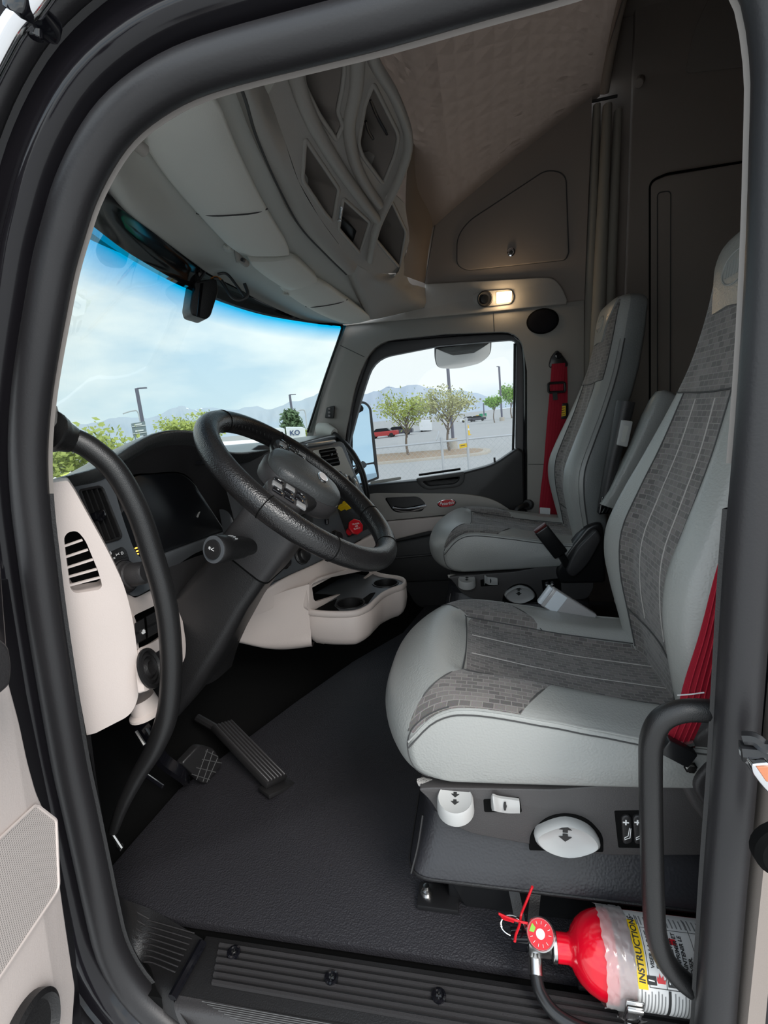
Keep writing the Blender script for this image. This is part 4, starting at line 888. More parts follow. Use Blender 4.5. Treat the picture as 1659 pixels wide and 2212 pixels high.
bm = new(); slab(bm, [P(u, v, pl=(PS[0] - PS[1] * 0.002, PS[1])) for u, v in scr], -PS[1] * 0.02, 0.003, 2); scn = obj('instrument_display', bm, SCREEN, db)
scq = [P(u, v, pl=(PS[0] - PS[1] * 0.024, PS[1])) for u, v in scr]; scc = sum(scq, Vector()) / len(scq)
bm = new(); slab(bm, [scc + (p - scc) * 1.28 for p in scq], -PS[1] * 0.01); obj('display_light_stop', bm, DARK, db)  # plate added behind the display to stop daylight showing round its edge
bm = new(); slab(bm, [P(u, v, pl=PS) for u, v in ((430, 1106), (433, 1105), (428, 1118), (425, 1117))], -PS[1] * 0.0015); obj('warning_light', bm, WHITEP, scn)
bm = new(); slab(bm, [P(u, v, pl=(PS[0] + PS[1] * 0.01, PS[1])) for u, v in rp([(262, 1222, 4), (330, 1206, 4), (486, 1148, 4), (504, 1140, 6), (506, 1160, 8), (420, 1196, 10), (372, 1228, 8), (300, 1250, 8)], 5)], -PS[1] * 0.04, 0.004, 2); obj('lower_bezel', bm, SLATE, db)
bm = new(); oval(bm, P(434, 1000, Y=0.75), RT, UP, 0.016, 0.006, 0.006); obj('light_sensor', bm, BLKG, db)
lampm = mat('amber lamp', (0.9, 0.5, 0.05), 0.3, emit=((1.0, 0.45, 0.05), 3.0))
for k, (u, v) in enumerate(((294, 1184), (297, 1190), (297, 1197))):
    bm = new(); box(bm, P(u, v, pl=(PS[0] + PS[1] * 0.012, PS[1])), (0.008, 0.003, 0.003), None, 0.001, 1); obj('amber_telltale', bm, lampm, db)
# left dash face with vent and light switch
PL = plane3(P(152, 1042, Y=0.735), P(235, 1027, Y=0.732), P(300, 1287, Y=0.685)); nL = PL[1]
LP = lambda u, v, h=0.0: P(u, v, pl=(PL[0] + nL * h, nL))
vent_o = rp([(172, 1060, 5), (214, 1051, 5), (222, 1056, 5), (262, 1157, 5), (257, 1164, 4), (222, 1173, 5), (213, 1168, 5)], 5)
bm = new(); slab(bm, [LP(u, v) for u, v in rp([(148, 1040, 4), (236, 1026, 4), (246, 1050, 10), (262, 1110, 30), (290, 1190, 20), (322, 1225, 10), (344, 1262, 6), (296, 1288, 14), (284, 1286, 10), (252, 1245, 30)], 8)], -nL * 0.03, 0.006, 3, [[LP(u, v) for u, v in vent_o]]); obj('side_face', bm, SLATE, db)
bm = new(); slab(bm, [LP(u, v, 0.008) for u, v in rp([(146, 1028, 3), (238, 1012, 3), (238, 1022, 3), (150, 1040, 3)], 4)], -nL * 0.02, 0.003, 2); obj('gloss_trim', bm, BLKG, db)
va = bm = new(); well(bm, [LP(u, v, -0.002) for u, v in vent_o], -nL * 0.035, 0.95); vt = obj('air_vent', bm, DARK, db)
bm = new(); sweep(bm, [LP(u, v, 0.001) for u, v in vent_o], 0.0026, 8, True); obj('vent_rim', bm, BLK, vt)
for k in range(4):
    f = (k + 0.5) / 4; a = Vector((174 + 46 * f, 1061 - 9 * f)); b = Vector((215 + 46 * f, 1172 - 14 * f))
    bm = new(); sweep(bm, [LP(a.x, a.y, -0.006), LP(b.x, b.y, -0.006)], 0, flat=(0.0016, 0.007), up0=nL); obj('slat', bm, BLK, vt)
for a, b in (((184, 1090), (230, 1080)), ((204, 1144), (252, 1134))):
    bm = new(); sweep(bm, [LP(*a, -0.016), LP(*b, -0.016)], 0, flat=(0.0016, 0.006), up0=nL); obj('slat', bm, BLK, vt)
bm = new(); slab(bm, [LP(u, v, 0.006) for u, v in rp([(206, 1106, 4), (224, 1099, 4), (231, 1112, 4), (228, 1122, 4), (218, 1126, 4), (209, 1122, 4)], 3)], -nL * 0.018, 0.002, 2); obj('vent_thumb', bm, BLKG, vt)
bm = new(); slab(bm, [LP(u, v, 0.0008) for u, v in rp([(233, 1194, 5), (264, 1180, 5), (274, 1188, 6), (281, 1212, 4), (246, 1226, 4)], 4)], -nL * 0.004, 0.0015, 2); lp_ = obj('light_switch_plate', bm, BLK, db)
exL = (LP(270, 1195) - LP(240, 1206)).normalized(); eyL = (LP(240, 1190) - LP(246, 1206)).normalized()
for u, v, s in ((239, 1195, '0'), (247, 1206, '='), (254, 1198, '><'), (264, 1195, 'D')):
    text('switch_icon', s, WHITE, lp_, LP(u, v, 0.0022), exL, eyL, 0.0085, 0.0003, bold=0.0002)
kb, kt = LP(266, 1246), LP(266, 1246) + (LP(300, 1226) - LP(266, 1246)) * 0.25 + nL * 0.055
kd = (kt - kb).normalized()
bm = new(); lathe(bm, [(0, 0), (0.034, 0), (0.034, 0.006), (0.027, 0.012), (0.026, 0.020), (0.023, 0.022), (0.022, 0.052), (0.019, 0.057), (0, 0.058)], kb, nL, 32); obj('light_switch', bm, BLKS, db)
bm = new(); lathe(bm, [(0.030, 0.0075), (0.0325, 0.0075), (0.0325, 0.0085), (0.030, 0.0085)], kb, nL, 28); 
obj('switch_ring', bm, BLKG, db)
# beige end panel by the door with the louvred speaker slot
PE = plane3(P(118, 1100, X=-0.905), P(195, 1560, X=-0.895), P(285, 1400, Y=0.655)); nE = PE[1]
EP = lambda u, v, h=0.0: P(u, v, pl=(PE[0] + nE * h, nE))
slot = rp([(138, 1162, 10), (146, 1150, 12), (166, 1146, 10), (184, 1166, 16), (213, 1236, 20), (221, 1266, 8), (214, 1274, 6), (162, 1282, 8), (152, 1272, 8), (142, 1200, 10)], 6)
endp = rp([(92, 1046, 0), (146, 1038, 6), (160, 1058, 20), (236, 1195, 60), (270, 1268, 30), (290, 1350, 40), (300, 1440, 40), (299, 1510, 30), (282, 1545, 30), (206, 1584, 4), (180, 1590, 0), (140, 1400, 0)], 8)
bm = new(); slab(bm, [EP(u, v) for u, v in endp], -nE * 0.05, 0.012, 5, [[EP(u, v) for u, v in slot]]); ep = obj('end_panel', bm, BEIGE, db)
bm = new(); well(bm, [EP(u, v, -0.010) for u, v in slot], -nE * 0.05, 0.97); obj('louvre_slot', bm, DARK, ep)
for a, b in (((132, 1182), (176, 1166)), ((136, 1205), (188, 1187)), ((139, 1228), (199, 1208)), ((142, 1248), (207, 1229)), ((145, 1266), (214, 1247))):
    bm = new(); sweep(bm, [EP(a[0] + 6, a[1] - 2, -0.004), EP(b[0] + 2, b[1], -0.004)], 0, flat=(0.0017, 0.003), up0=nE); obj('louvre', bm, BEIGE, ep)
# switch panel inboard of it
PB = plane3(P(296, 1292, Y=0.690), P(398, 1400, Y=0.665), P(310, 1495, Y=0.625)); nB = PB[1]
BP = lambda u, v, h=0.0: P(u, v, pl=(PB[0] + nB * h, nB))
swh = rp([(284, 1338, 6), (292, 1328, 6), (352, 1300, 4), (372, 1360, 4), (330, 1388, 8), (292, 1404, 6)], 5)
bm = new(); slab(bm, [BP(u, v) for u, v in rp([(262, 1276, 4), (292, 1292, 6), (346, 1266, 4), (376, 1250, 6), (386, 1285, 10), (402, 1390, 20), (400, 1424, 14), (384, 1446, 10), (346, 1474, 8), (312, 1496, 8), (300, 1400, 10), (294, 1340, 10)], 8)], -nB * 0.012, 0.006, 4, [[BP(u, v) for u, v in swh]]); bp_ = obj('switch_panel', bm, BEIGE, db)
bm = new(); well(bm, [BP(u, v, -0.006) for u, v in swh], -nB * 0.02, 0.97); obj('switch_recess', bm, DARK, bp_)
for k, (u, v) in enumerate(((303, 1362), (328, 1348), (353, 1334))):
    d_ = Vector((u - 303, v - 362 - 1000 + 0))
    o_ = lambda a, b, h: BP(u + a, v + b, h)
    bm = new(); loft(bm, [[o_(-13, -16, -0.012), o_(9, -28, -0.012), o_(13, 18, -0.012), o_(-9, 31, -0.012)], [o_(-12, -15, 0.006), o_(8, -26, 0.006), o_(10, -6, 0.012), o_(-10, 4, 0.012)], [o_(-10, 4, 0.012), o_(10, -6, 0.012), o_(10, -6, 0.0121), o_(-10, 4, 0.0121)]][:2])
    loft(bm, [[o_(-12, -15, -0.01), o_(8, -26, -0.01), o_(12, 17, -0.01), o_(-8, 29, -0.01)], [o_(-12, -14, 0.004), o_(8, -25, 0.004), o_(12, 16, 0.009), o_(-8, 28, 0.009)]]); rk_ = obj('rocker_switch', bm, BLK, bp_, 30); rk_['kind'] = 'part'; del rk_['kind']
    if k == 0:
        bm = new(); oval(bm, o_(6, -2, 0.0095), exL, eyL, 0.003, 0.003, 0.0006, 12); box(bm, o_(7, 4, 0.0085), (0.010, 0.001, 0.006), None); obj('switch_icon', bm, WHITE, bp_)
bm = new(); lathe(bm, [(0.040, 0.0), (0.040, 0.004), (0.034, 0.006), (0.031, 0.001), (0.024, 0.004), (0.020, 0.001), (0.014, 0.006), (0.010, 0.003), (0, 0.003)], BP(322, 1444, 0.001), nB, 32); obj('power_socket', bm, BLK, bp_)
bm = new(); slab(bm, [BP(u, v, 0.001) for u, v in rp([(336, 1410, 4), (384, 1380, 4), (396, 1432, 4), (346, 1452, 4)], 4)], -nB * 0.004, 0.001, 1); obj('cover_plate', bm, BLK, bp_)
bm = new(); c0 = BP(308, 1512, -0.02); ax_ = (P(320, 1540, Y=0.62) - P(300, 1500, Y=0.64)).normalized()
lathe(bm, [(0.026, 0), (0.029, 0.028), (0.036, 0.033), (0.037, 0.038), (0, 0.040)], P(304, 1506, Y=0.69), Vector((0.12, -0.20, -0.95)), 28); obj('fuse_cover', bm, BEIGE, bp_)
# centre stack: dark face angled to the driver
PF = plane3(P(620, 1247, X=-0.20), P(795, 1148, X=0.25), P(690, 962, X=0.22)); nF = PF[1]
FP = lambda u, v, h=0.0: P(u, v, pl=(PF[0] + nF * h, nF))
bm = new(); slab(bm, [FP(u, v) for u, v in rp([(505, 1150, 0), (480, 1010, 0), (560, 960, 0), (660, 958, 10), (742, 952, 10), (772, 1030, 10), (800, 1090, 10), (826, 1140, 14), (700, 1210, 10), (618, 1248, 10), (545, 1270, 10)], 8)], -nF * 0.05, 0.008, 3); obj('centre_face', bm, SLATE, db)
bm = new(); slab(bm, [FP(u, v, 0.004) for u, v in rp([(676, 972, 5), (738, 962, 8), (768, 1030, 8), (706, 1040, 6)], 5)], -nF * 0.02, 0.005, 3); vs_ = obj('vent_surround', bm, GREYL, db)
bm = new(); slab(bm, [FP(u, v, 0.0055) for u, v in rp([(688, 972, 4), (724, 966, 4), (736, 1004, 4), (704, 1010, 4)], 4)], -nF * 0.004, 0.001, 1); obj('air_vent', bm, DARK, vs_)
for k in range(4):
    f = (k + 0.6) / 4.4
    bm = new(); sweep(bm, [FP(689 + 15 * f, 973 + 38 * f, 0.008), FP(724 + 11 * f, 967 + 38 * f, 0.008)], 0, flat=(0.0022, 0.004), up0=nF); obj('slat', bm, BLK, vs_)
bm = new(); box(bm, FP(716, 982, 0.011), (0.014, 0.008, 0.01), None, 0.002); obj('vent_thumb', bm, BLKG, vs_)
bm = new(); slab(bm, [FP(u, v, 0.01) for u, v in rp([(664, 958, 2), (724, 949, 3), (726, 955, 2), (668, 964, 2)], 3)], -nF * 0.02, 0.002, 2); obj('bright_strip', bm, mat('satin silver', (0.55, 0.56, 0.56), 0.3, 0.7), db)
for k in range(5):
    u = 724 + 10 * k; v = 1022 + 5 * k
    bm = new(); sweep(bm, cr([FP(u, v - 6, 0.004), FP(u + 4, v, 0.030), FP(u + 9, v + 18, 0.032), FP(u + 9, v + 24, 0.010)], 4), 0.0075, 8); obj('paddle_switch', bm, MATS['satin silver'] if k % 2 == 0 else BLKS, db)
bm = new(); slab(bm, [FP(u, v, 0.003) for u, v in rp([(724, 1082, 6), (770, 1060, 4), (806, 1110, 6), (800, 1140, 6), (752, 1162, 6)], 5)], -nF * 0.01, 0.003, 2); vp_ = obj('valve_panel', bm, BLK, db)
def octo(bm, c, n_, r, h, seg=8): return lathe(bm, [(0, 0), (r * 0.92, 0), (r, h * 0.2), (r, h * 0.8), (r * 0.9, h), (0, h)], c, n_, seg)
bm = new(); b0 = FP(733, 1098, 0.0); dk = (nF + Vector((0.05, 0, 0.0))).normalized(); lathe(bm, [(0, 0), (0.012, 0), (0.012, 0.022), (0.018, 0.026), (0.018, 0.05), (0.012, 0.052), (0, 0.052)], b0, dk, 4); box(bm, b0 + dk * 0.045 + Vector((0.012, 0, 0.0)), (0.045, 0.016, 0.018), None, 0.004); obj('park_brake_knob', bm, YEL, db)['label'] = 'yellow square knob'
bm = new(); b1_ = FP(752, 1150, 0.0); dr = (FP(768, 1138, 0.045) - b1_).normalized(); cyl(bm, b1_, b1_ + dr * 0.045, 0.0135, 14); octo(bm, b1_ + dr * 0.040, (dr + Vector((-0.4, 0, 0))).normalized(), 0.030, 0.016); rkn = obj('trailer_supply_knob', bm, REDP, db); rkn['label'] = 'red octagonal knob'
nn_ = (dr + Vector((-0.4, 0, 0))).normalized(); fr_ = frame(nn_); tq = b1_ + dr * 0.040 + nn_ * 0.0165
for k, s in enumerate(('TRAILER', 'AIR', 'SUPPLY')): text('knob_lettering', s, WHITE, rkn, tq + fr_.col[1] * (0.009 - 0.009 * k), fr_.col[0], fr_.col[1], 0.0085, 0.0003)
for u, v, r in ((722, 1162, 0.026), (650, 1202, 0.028), (610, 1216, 0.022)):
    bm = new(); lathe(bm, [(r, 0), (r, 0.006), (r * 0.82, 0.01), (r * 0.78, 0.024), (r * 0.6, 0.028), (0, 0.028)], FP(u, v, 0.0), nF, 28); k_ = obj('climate_knob', bm, BLK, db)
    bm = new(); lathe(bm, [(r * 0.98, 0.006), (r * 1.02, 0.006), (r * 1.02, 0.009), (r * 0.98, 0.009)], FP(u, v, 0.0), nF, 28); obj('knob_ring', bm, STEEL, k_)
for k in range(3):
    bm = new(); box(bm, FP(704 + 1.0 * k, 1098 + 14 * k, 0.004), (0.022, 0.012, 0.022), None, 0.003); obj('push_button', bm, BLKG, db)
# beige centre fascia below, and the cup-holder console
top_c = [P(520, 1292, X=-0.34), P(560, 1284, X=-0.29), FP(618, 1250, 0.01), FP(700, 1212, 0.01), FP(800, 1160, 0.01), FP(832, 1150, 0.01)]
rowsC = [[p + nF * -0.03 for p in top_c], top_c,
 [P(515, 1330, X=-0.345), P(560, 1325, X=-0.29), P(618, 1300, X=-0.22), P(664, 1275, X=-0.165), P(720, 1245, X=-0.02), P(782, 1215, X=0.14)]]
bm = new(); slot_o = rp([(673, 1262, 6), (700, 1250, 6), (790, 1232, 6), (806, 1236, 6), (770, 1266, 10), (738, 1283, 8), (684, 1300, 4), (678, 1296, 5)], 6)
surf(bm, rowsC, 6, 5); obj('centre_fascia', bm, BEIGE, db, 60)
bm = new(); surf(bm, [[P(505, 1310, X=-0.36), P(560, 1300, X=-0.29), P(612, 1278, X=-0.235), P(668, 1262, X=-0.19)], [P(505, 1340, X=-0.36), P(560, 1330, X=-0.285), P(612, 1316, X=-0.235), P(668, 1318, X=-0.193)], [P(510, 1372, X=-0.36), P(565, 1376, X=-0.29), P(615, 1372, X=-0.24), P(672, 1366, X=-0.193)], [P(516, 1388, X=-0.34), P(572, 1400, X=-0.27), P(618, 1402, X=-0.22), P(674, 1396, X=-0.18)], [P(520, 1385, X=-0.24), P(575, 1392, X=-0.20), P(620, 1394, X=-0.12), P(680, 1386, X=-0.05)]], 7, 6); obj('console_side', bm, BEIGE, db, 60)
pod = [(655, 1312), (660, 1321), (676, 1326), (720, 1329), (768, 1327), (798, 1315), (815, 1300), (830, 1287), (852, 1276), (872, 1269), (878, 1259), (866, 1250), (815, 1240)]
ZR = 0.40
podt = cr([P(u, v, Z=ZR) for u, v in pod] + [Vector((0.36, 0.50, ZR)), Vector((0.34, 0.70, ZR)), Vector((0.1, 0.80, ZR)), Vector((-0.12, 0.72, ZR))], 5, True)
def inset(pts, d):
    n_ = len(pts); c0_ = sum(pts, Vector()) / n_; out = []
    area = sum(pts[i].x * pts[(i + 1) % n_].y - pts[(i + 1) % n_].x * pts[i].y for i in range(n_)); sg_ = 1 if area > 0 else -1
    for i in range(n_):
        t = (pts[(i + 1) % n_] - pts[i - 1]); t.z = 0; t.normalize(); out.append(pts[i] + Vector((-t.y, t.x, 0)) * (sg_ * d))
    return out
def ringz(z, d): return [Vector((p.x, p.y, z)) for p in inset(podt, d)]
vsr = [ringz(0.398, 0.013), ringz(0.408, 0.012), ringz(0.411, 0.009), ringz(0.411, 0.004), ringz(0.406, 0.0), ringz(0.394, -0.001), ringz(0.390, 0.004), ringz(0.386, 0.001), ringz(0.35, 0.0), ringz(0.32, 0.005), ringz(0.300, 0.014), ringz(0.288, 0.028), ringz(0.282, 0.05)]
bm = new(); vv = [[bm.verts.new(p) for p in r] for r in vsr]; nq = len(podt)
for a, b in zip(vv, vv[1:]):
    for i in range(nq): bm.faces.new((a[i], a[(i + 1) % nq], b[(i + 1) % nq], b[i]))
bm.faces.new(vv[-1]); pdo = obj('cup_holder_console', bm, BEIGE, db, 60)
cupc = [(P(757, 1306, Z=0.395), 0.046), (P(833, 1262, Z=0.395), 0.046)]
circ = lambda c, r, z: [Vector((c.x + r * math.cos(2 * math.pi * i / 28), c.y + r * math.sin(2 * math.pi * i / 28), z)) for i in range(28)]
bm = new(); slab(bm, ringz(0.399, 0.0125), (0, 0, -0.006), 0, 1, [circ(c, r, 0.399) for c, r in cupc]); obj('cup_deck', bm, SLATE, pdo)
for c, r in cupc:
    bm = new(); lathe(bm, [(r + 0.004, 0.0), (r + 0.003, 0.003), (r - 0.002, 0.002), (r - 0.006, -0.075), (0, -0.077)], Vector((c.x, c.y, 0.399)), (0, 0, 1), 32); obj('cup_well', bm, BLK, pdo)
bm = new(); slab(bm, [P(u, v, Z=0.4005) for u, v in rp([(774, 1300, 3), (800, 1281, 3), (812, 1279, 3), (794, 1304, 3)], 3)], (0, 0, -0.003), 0.001, 1); obj('deck_pocket', bm, DARK, pdo)
bm = new(); slab(bm, [P(u, v, Z=0.4005) for u, v in rp([(676, 1318, 2), (728, 1292, 2), (722, 1308, 2), (736, 1321, 2)], 3)], (0, 0, -0.003), 0.001, 1); obj('deck_recess', bm, DARK, pdo)
# upright back of the pod with the open storage slot
PK = plane3(P(672, 1262, X=-0.17), P(800, 1232, X=0.19), P(680, 1305, X=-0.165)); nK = PK[1]
KP = lambda u, v, h=0.0: P(u, v, pl=(PK[0] + nK * h, nK))
bm = new(); slab(bm, [KP(u, v) for u, v in rp([(662, 1270, 8), (690, 1248, 8), (800, 1216, 8), (822, 1222, 6), (806, 1246, 10), (776, 1280, 14), (736, 1298, 10), (668, 1320, 4), (662, 1312, 4)], 6)], -nK * 0.012, 0.004, 3, [[KP(u, v) for u, v in slot_o]]); bk_ = obj('slot_frame', bm, BEIGE, db)
bm = new(); well(bm, [KP(u, v, -0.004) for u, v in slot_o], -nK * 0.09, 0.95); obj('storage_slot', bm, DARK, bk_)
bm = new(); sweep(bm, cr([P(654, 1320, X=-0.191), P(657, 1345, X=-0.196), P(660, 1372, X=-0.193), P(659, 1394, X=-0.183)], 5), 0.0016, 6); obj('seam', bm, DTHREAD, db)
# driver's knee cover below the cluster, left of the column
bm = new(); surf(bm, [[P(330, 1238, X=-0.66), P(380, 1220, X=-0.60), P(450, 1196, X=-0.52), P(540, 1200, X=-0.42), P(600, 1240, X=-0.30)], [P(345, 1290, X=-0.665), P(395, 1300, X=-0.60), P(450, 1290, X=-0.53), P(520, 1290, X=-0.42), P(560, 1300, X=-0.31)], [P(372, 1380, X=-0.66), P(400, 1390, X=-0.60), P(440, 1385, X=-0.54), P(495, 1385, X=-0.44), P(520, 1380, X=-0.35)], [P(385, 1470, X=-0.64), P(400, 1500, X=-0.58), P(430, 1485, X=-0.54), P(465, 1470, X=-0.47), P(500, 1440, X=-0.38)]], 7, 7); obj('knee_cover', bm, BLK, db, 60)

# ================================================================== steering column and wheel
WC = Vector((-0.53, 0.400, 0.849)); WT = 0.718
wu = Vector((0.0, math.cos(WT), math.sin(WT))); wn = Vector((0, -math.sin(WT), math.cos(WT))); wx = Vector((math.cos(0.05), math.sin(0.05), 0)); WR = 0.243
wu = (wu - wx * wu.dot(wx)).normalized(); wn = wx.cross(wu).normalized()
sc_ = thing('steering_column', 'black steering column shroud with a stalk, behind the steering wheel', 'steering column', WC - wn * 0.3)
def rrect(c, hw, hh, r=0.35, n=6):
    out = []
    for sx, sy, a0 in ((1, 1, 0), (-1, 1, 90), (-1, -1, 180), (1, -1, 270)):
        rr = r * min(hw, hh)
        for k in range(n + 1):
            a = math.radians(a0 + 90 * k / n); out.append(c + wx * (sx * (hw - rr) + rr * math.cos(a)) + wu * (sy * (hh - rr) + rr * math.sin(a)))
    return out
bm = new(); loft(bm, [rrect(WC - wn * s + wu * du, hw, hh) for s, hw, hh, du in ((0.045, 0.045, 0.042, 0.0), (0.065, 0.066, 0.062, 0), (0.10, 0.078, 0.072, 0.0), (0.19, 0.080, 0.075, 0.0), (0.215, 0.079, 0.074, 0.0))]); obj('upper_shroud', bm, BLKS, sc_, 50)
bm = new(); loft(bm, [rrect(WC - wn * s + wu * du, hw, hh) for s, hw, hh, du in ((0.212, 0.076, 0.071, 0.0), (0.30, 0.078, 0.074, 0.0), (0.42, 0.084, 0.086, -0.005), (0.56, 0.086, 0.09, -0.012), (0.66, 0.070, 0.08, -0.02))]); obj('lower_boot', bm, BLK, sc_, 50)
bm = new(); sweep(bm, [p for p in rrect(WC - wn * 0.2135, 0.0795, 0.0745)], 0.002, 6, True); obj('seam', bm, DARK, sc_)
bm = new(); sb = P(548, 1180, X=-0.60); st_ = P(462, 1187, X=-0.715); ds = (st_ - sb).normalized(); Ls = (st_ - sb).length
lathe(bm, [(0, 0), (0.018, 0), (0.020, Ls * 0.25), (0.024, Ls * 0.32), (0.0265, Ls * 0.72), (0.0275, Ls * 0.74), (0.0295, Ls * 0.76), (0.030, Ls * 0.97), (0.028, Ls), (0.021, Ls + 0.001), (0.020, Ls + 0.006), (0, Ls + 0.007)], sb, ds, 28); sk = obj('stalk', bm, BLK, sc_)
bm = new(); lathe(bm, [(0.0205, Ls + 0.0005), (0.0285, Ls + 0.0005), (0.0282, Ls + 0.002), (0.0208, Ls + 0.002)], sb, ds, 28); obj('stalk_ring', bm, SLATE, sk)
fs = frame(ds, (0, 0, 1)); text('stalk_icon', '*<', WHITE, sk, st_ + ds * 0.0075, fs.col[0], fs.col[1], 0.016, 0.0003)
for k in range(5):
    a = 0.9 + 0.25 * k; c_ = sb + ds * (Ls * 0.62) ; rad = (fs.col[0] * math.cos(a) + fs.col[1] * math.sin(a))
    bm = new(); box(bm, c_ + rad * 0.0265, (0.002, 0.006, 0.003), frame(rad, ds)); obj('stalk_mark', bm, WHITE, sk)
bm = new(); lv = P(470, 1388, X=-0.50); sweep(bm, cr([lv + Vector((0, 0.04, 0.0)), lv, P(495, 1368, X=-0.50), P(500, 1362, X=-0.48)], 4), [0.010] * 6 + [0.012] * 7, 8); obj('tilt_lever', bm, BLKS, sc_)

sw = thing('steering_wheel', 'large black leather steering wheel with switch pods and an oval badge', 'steering wheel', WC)
TURN = math.radians(20)
wx, wu = wx * math.cos(TURN) + wu * math.sin(TURN), wu * math.cos(TURN) - wx * math.sin(TURN)   # wheel turned a little
wp = lambda x, y, h=0.0: WC + wx * x + wu * y + wn * h
def arcp(a0, a1, n, r=WR, h=0.0): return [wp(r * math.cos(math.radians(a0 + (a1 - a0) * k / n)), r * math.sin(math.radians(a0 + (a1 - a0) * k / n)), h) for k in range(n + 1)]
bm = new(); sweep(bm, arcp(0, 360, 96)[:-1], 0.0255, 20, True, up0=wn); obj('rim', bm, WLEATH, sw, 80)
for a in (160, 196, 262, 300, 20, 68):
    bm = new(); t_ = Vector(wp(math.cos(math.radians(a)), math.sin(math.radians(a))) - WC); c_ = WC + t_ * WR
    sweep(bm, [c_ + t_ * 0.0257 * math.cos(b) + wn * 0.0257 * math.sin(b) for b in [2 * math.pi * i / 20 for i in range(20)]], 0.0012, 6, True); obj('rim_seam', bm, DARK, sw)
bm = new()
for k in range(64):
    a = math.radians(-70 + 230 * k / 64); t_ = wx * math.cos(a) + wu * math.sin(a); t2 = wx * -math.sin(a) + wu * math.cos(a)
    c_ = WC + t_ * (WR - 0.0245) + wn * 0.006; sweep(bm, [c_ - t2 * 0.0025 - wn * 0.003, c_ + t2 * 0.0025 + wn * 0.004], 0.0008, 4)
o = obj('stitching', bm, DTHREAD, sw); o['kind'] = 'stuff'
# spokes
def spoke(pts, w0, w1, h0, h1):
    c = cr(pts, 5); bm = new(); rr = []
    for i, p in enumerate(c):
        f = i / (len(c) - 1); t = (c[min(i + 1, len(c) - 1)] - c[max(i - 1, 0)]).normalized(); s = wn.cross(t).normalized(); w = w0 + (w1 - w0) * f; h = h0 + (h1 - h0) * f
        rr.append([p + s * w * math.copysign(abs(math.cos(a)) ** 0.6, math.cos(a)) + wn * h * math.copysign(abs(math.sin(a)) ** 0.6, math.sin(a)) for a in [2 * math.pi * q / 16 + 0.1 for q in range(16)]])
    loft(bm, rr); return bm
for s in (-1, 1):
    obj('spoke', spoke([wp(s * 0.06, 0.02, 0.0), wp(s * 0.13, 0.045, -0.002), wp(s * 0.20, 0.06, 0.0), wp(s * 0.232, 0.065, 0.002)], 0.055, 0.035, 0.018, 0.012), BLK, sw, 60)
# hub and horn pad
PADK = 0.86; padp = rp([(-0.095, 0.055, 0.04), (-0.05, 0.10, 0.05), (0.05, 0.10, 0.05), (0.095, 0.055, 0.04), (0.085, -0.06, 0.05), (0.045, -0.12, 0.04), (-0.045, -0.12, 0.04), (-0.085, -0.06, 0.05)], 0.04, 6)
padp = [Vector((p.x * PADK, p.y * PADK + 0.018)) for p in padp]
bm = new(); loft(bm, [[wp(p.x * k, p.y * k, h) for p in padp] for k, h in ((0.9, -0.03), (1.04, -0.02), (1.06, 0.005), (1.02, 0.014))]); obj('hub', bm, BLKS, sw, 50)
bm = new(); loft(bm, [[wp(p.x * k, p.y * k, h) for p in padp] for k, h in ((1.0, 0.010), (0.99, 0.026), (0.95, 0.034), (0.80, 0.041), (0.5, 0.045), (0.1, 0.046))]); hp = obj('horn_pad', bm, mat('horn pad vinyl', (0.05, 0.053, 0.054), 0.38, bump=(300, 0.15, 'vor')), sw, 60)
bm = new(); oval(bm, wp(0, -0.022, 0.0445), wx, wu, 0.027, 0.0135, 0.004, z=wn); bdg = obj('badge', bm, CHROME, sw)
bm = new(); oval(bm, wp(0, -0.022, 0.0455), wx, wu, 0.0235, 0.0105, 0.0042, z=wn); obj('badge_face', bm, mat('pale badge', (0.75, 0.68, 0.66), 0.25), bdg)
bm = new(); lathe(bm, [(0.004, 0), (0.005, 0.0008), (0.003, 0.001), (0, 0.0006)], wp(0, 0.055, 0.0425), wn, 10); obj('horn_mark', bm, BLKS, sw)
# switch pods on both sides
SATIN = mat('satin key', (0.26, 0.26, 0.26), 0.35)
for s in (-1, 1):
    pq = [(0.098, 0.085), (0.150, 0.098), (0.188, 0.088), (0.190, 0.020), (0.150, -0.004), (0.100, 0.004)]
    if s > 0: pq = pq[::-1]
    pts = rp([(s * x, y) for x, y in pq], 0.014, 4); cx_, cy_ = s * 0.145, 0.046
    bm = new(); loft(bm, [[wp(cx_ + (p.x - cx_) * k, cy_ + (p.y - cy_) * k, h) for p in pts] for k, h in ((0.9, -0.004), (1.0, 0.010), (0.97, 0.017), (0.93, 0.018))]); pod_ = obj('switch_pod', bm, BLKS, sw, 40)
    for i in range(3):
        for j in range(3):
            c_ = wp(s * (0.118 + 0.027 * i), 0.018 + 0.027 * j + 0.003 * (1 - abs(i - 1)), 0.0195); dk_ = (i * 2 + j) % 3 != 1
            bm = new(); box(bm, c_, (0.022, 0.022, 0.006), Matrix((wx, wu, wn)).transposed(), 0.002); obj('button', bm, BLKG if dk_ else SATIN, pod_)
            if dk_ and i != 1: text('button_icon', '+-RS+-'[(i * 2 + j) % 6], WHITE, pod_, c_ + wn * 0.0032, wx, wu, 0.011, 0.0002)

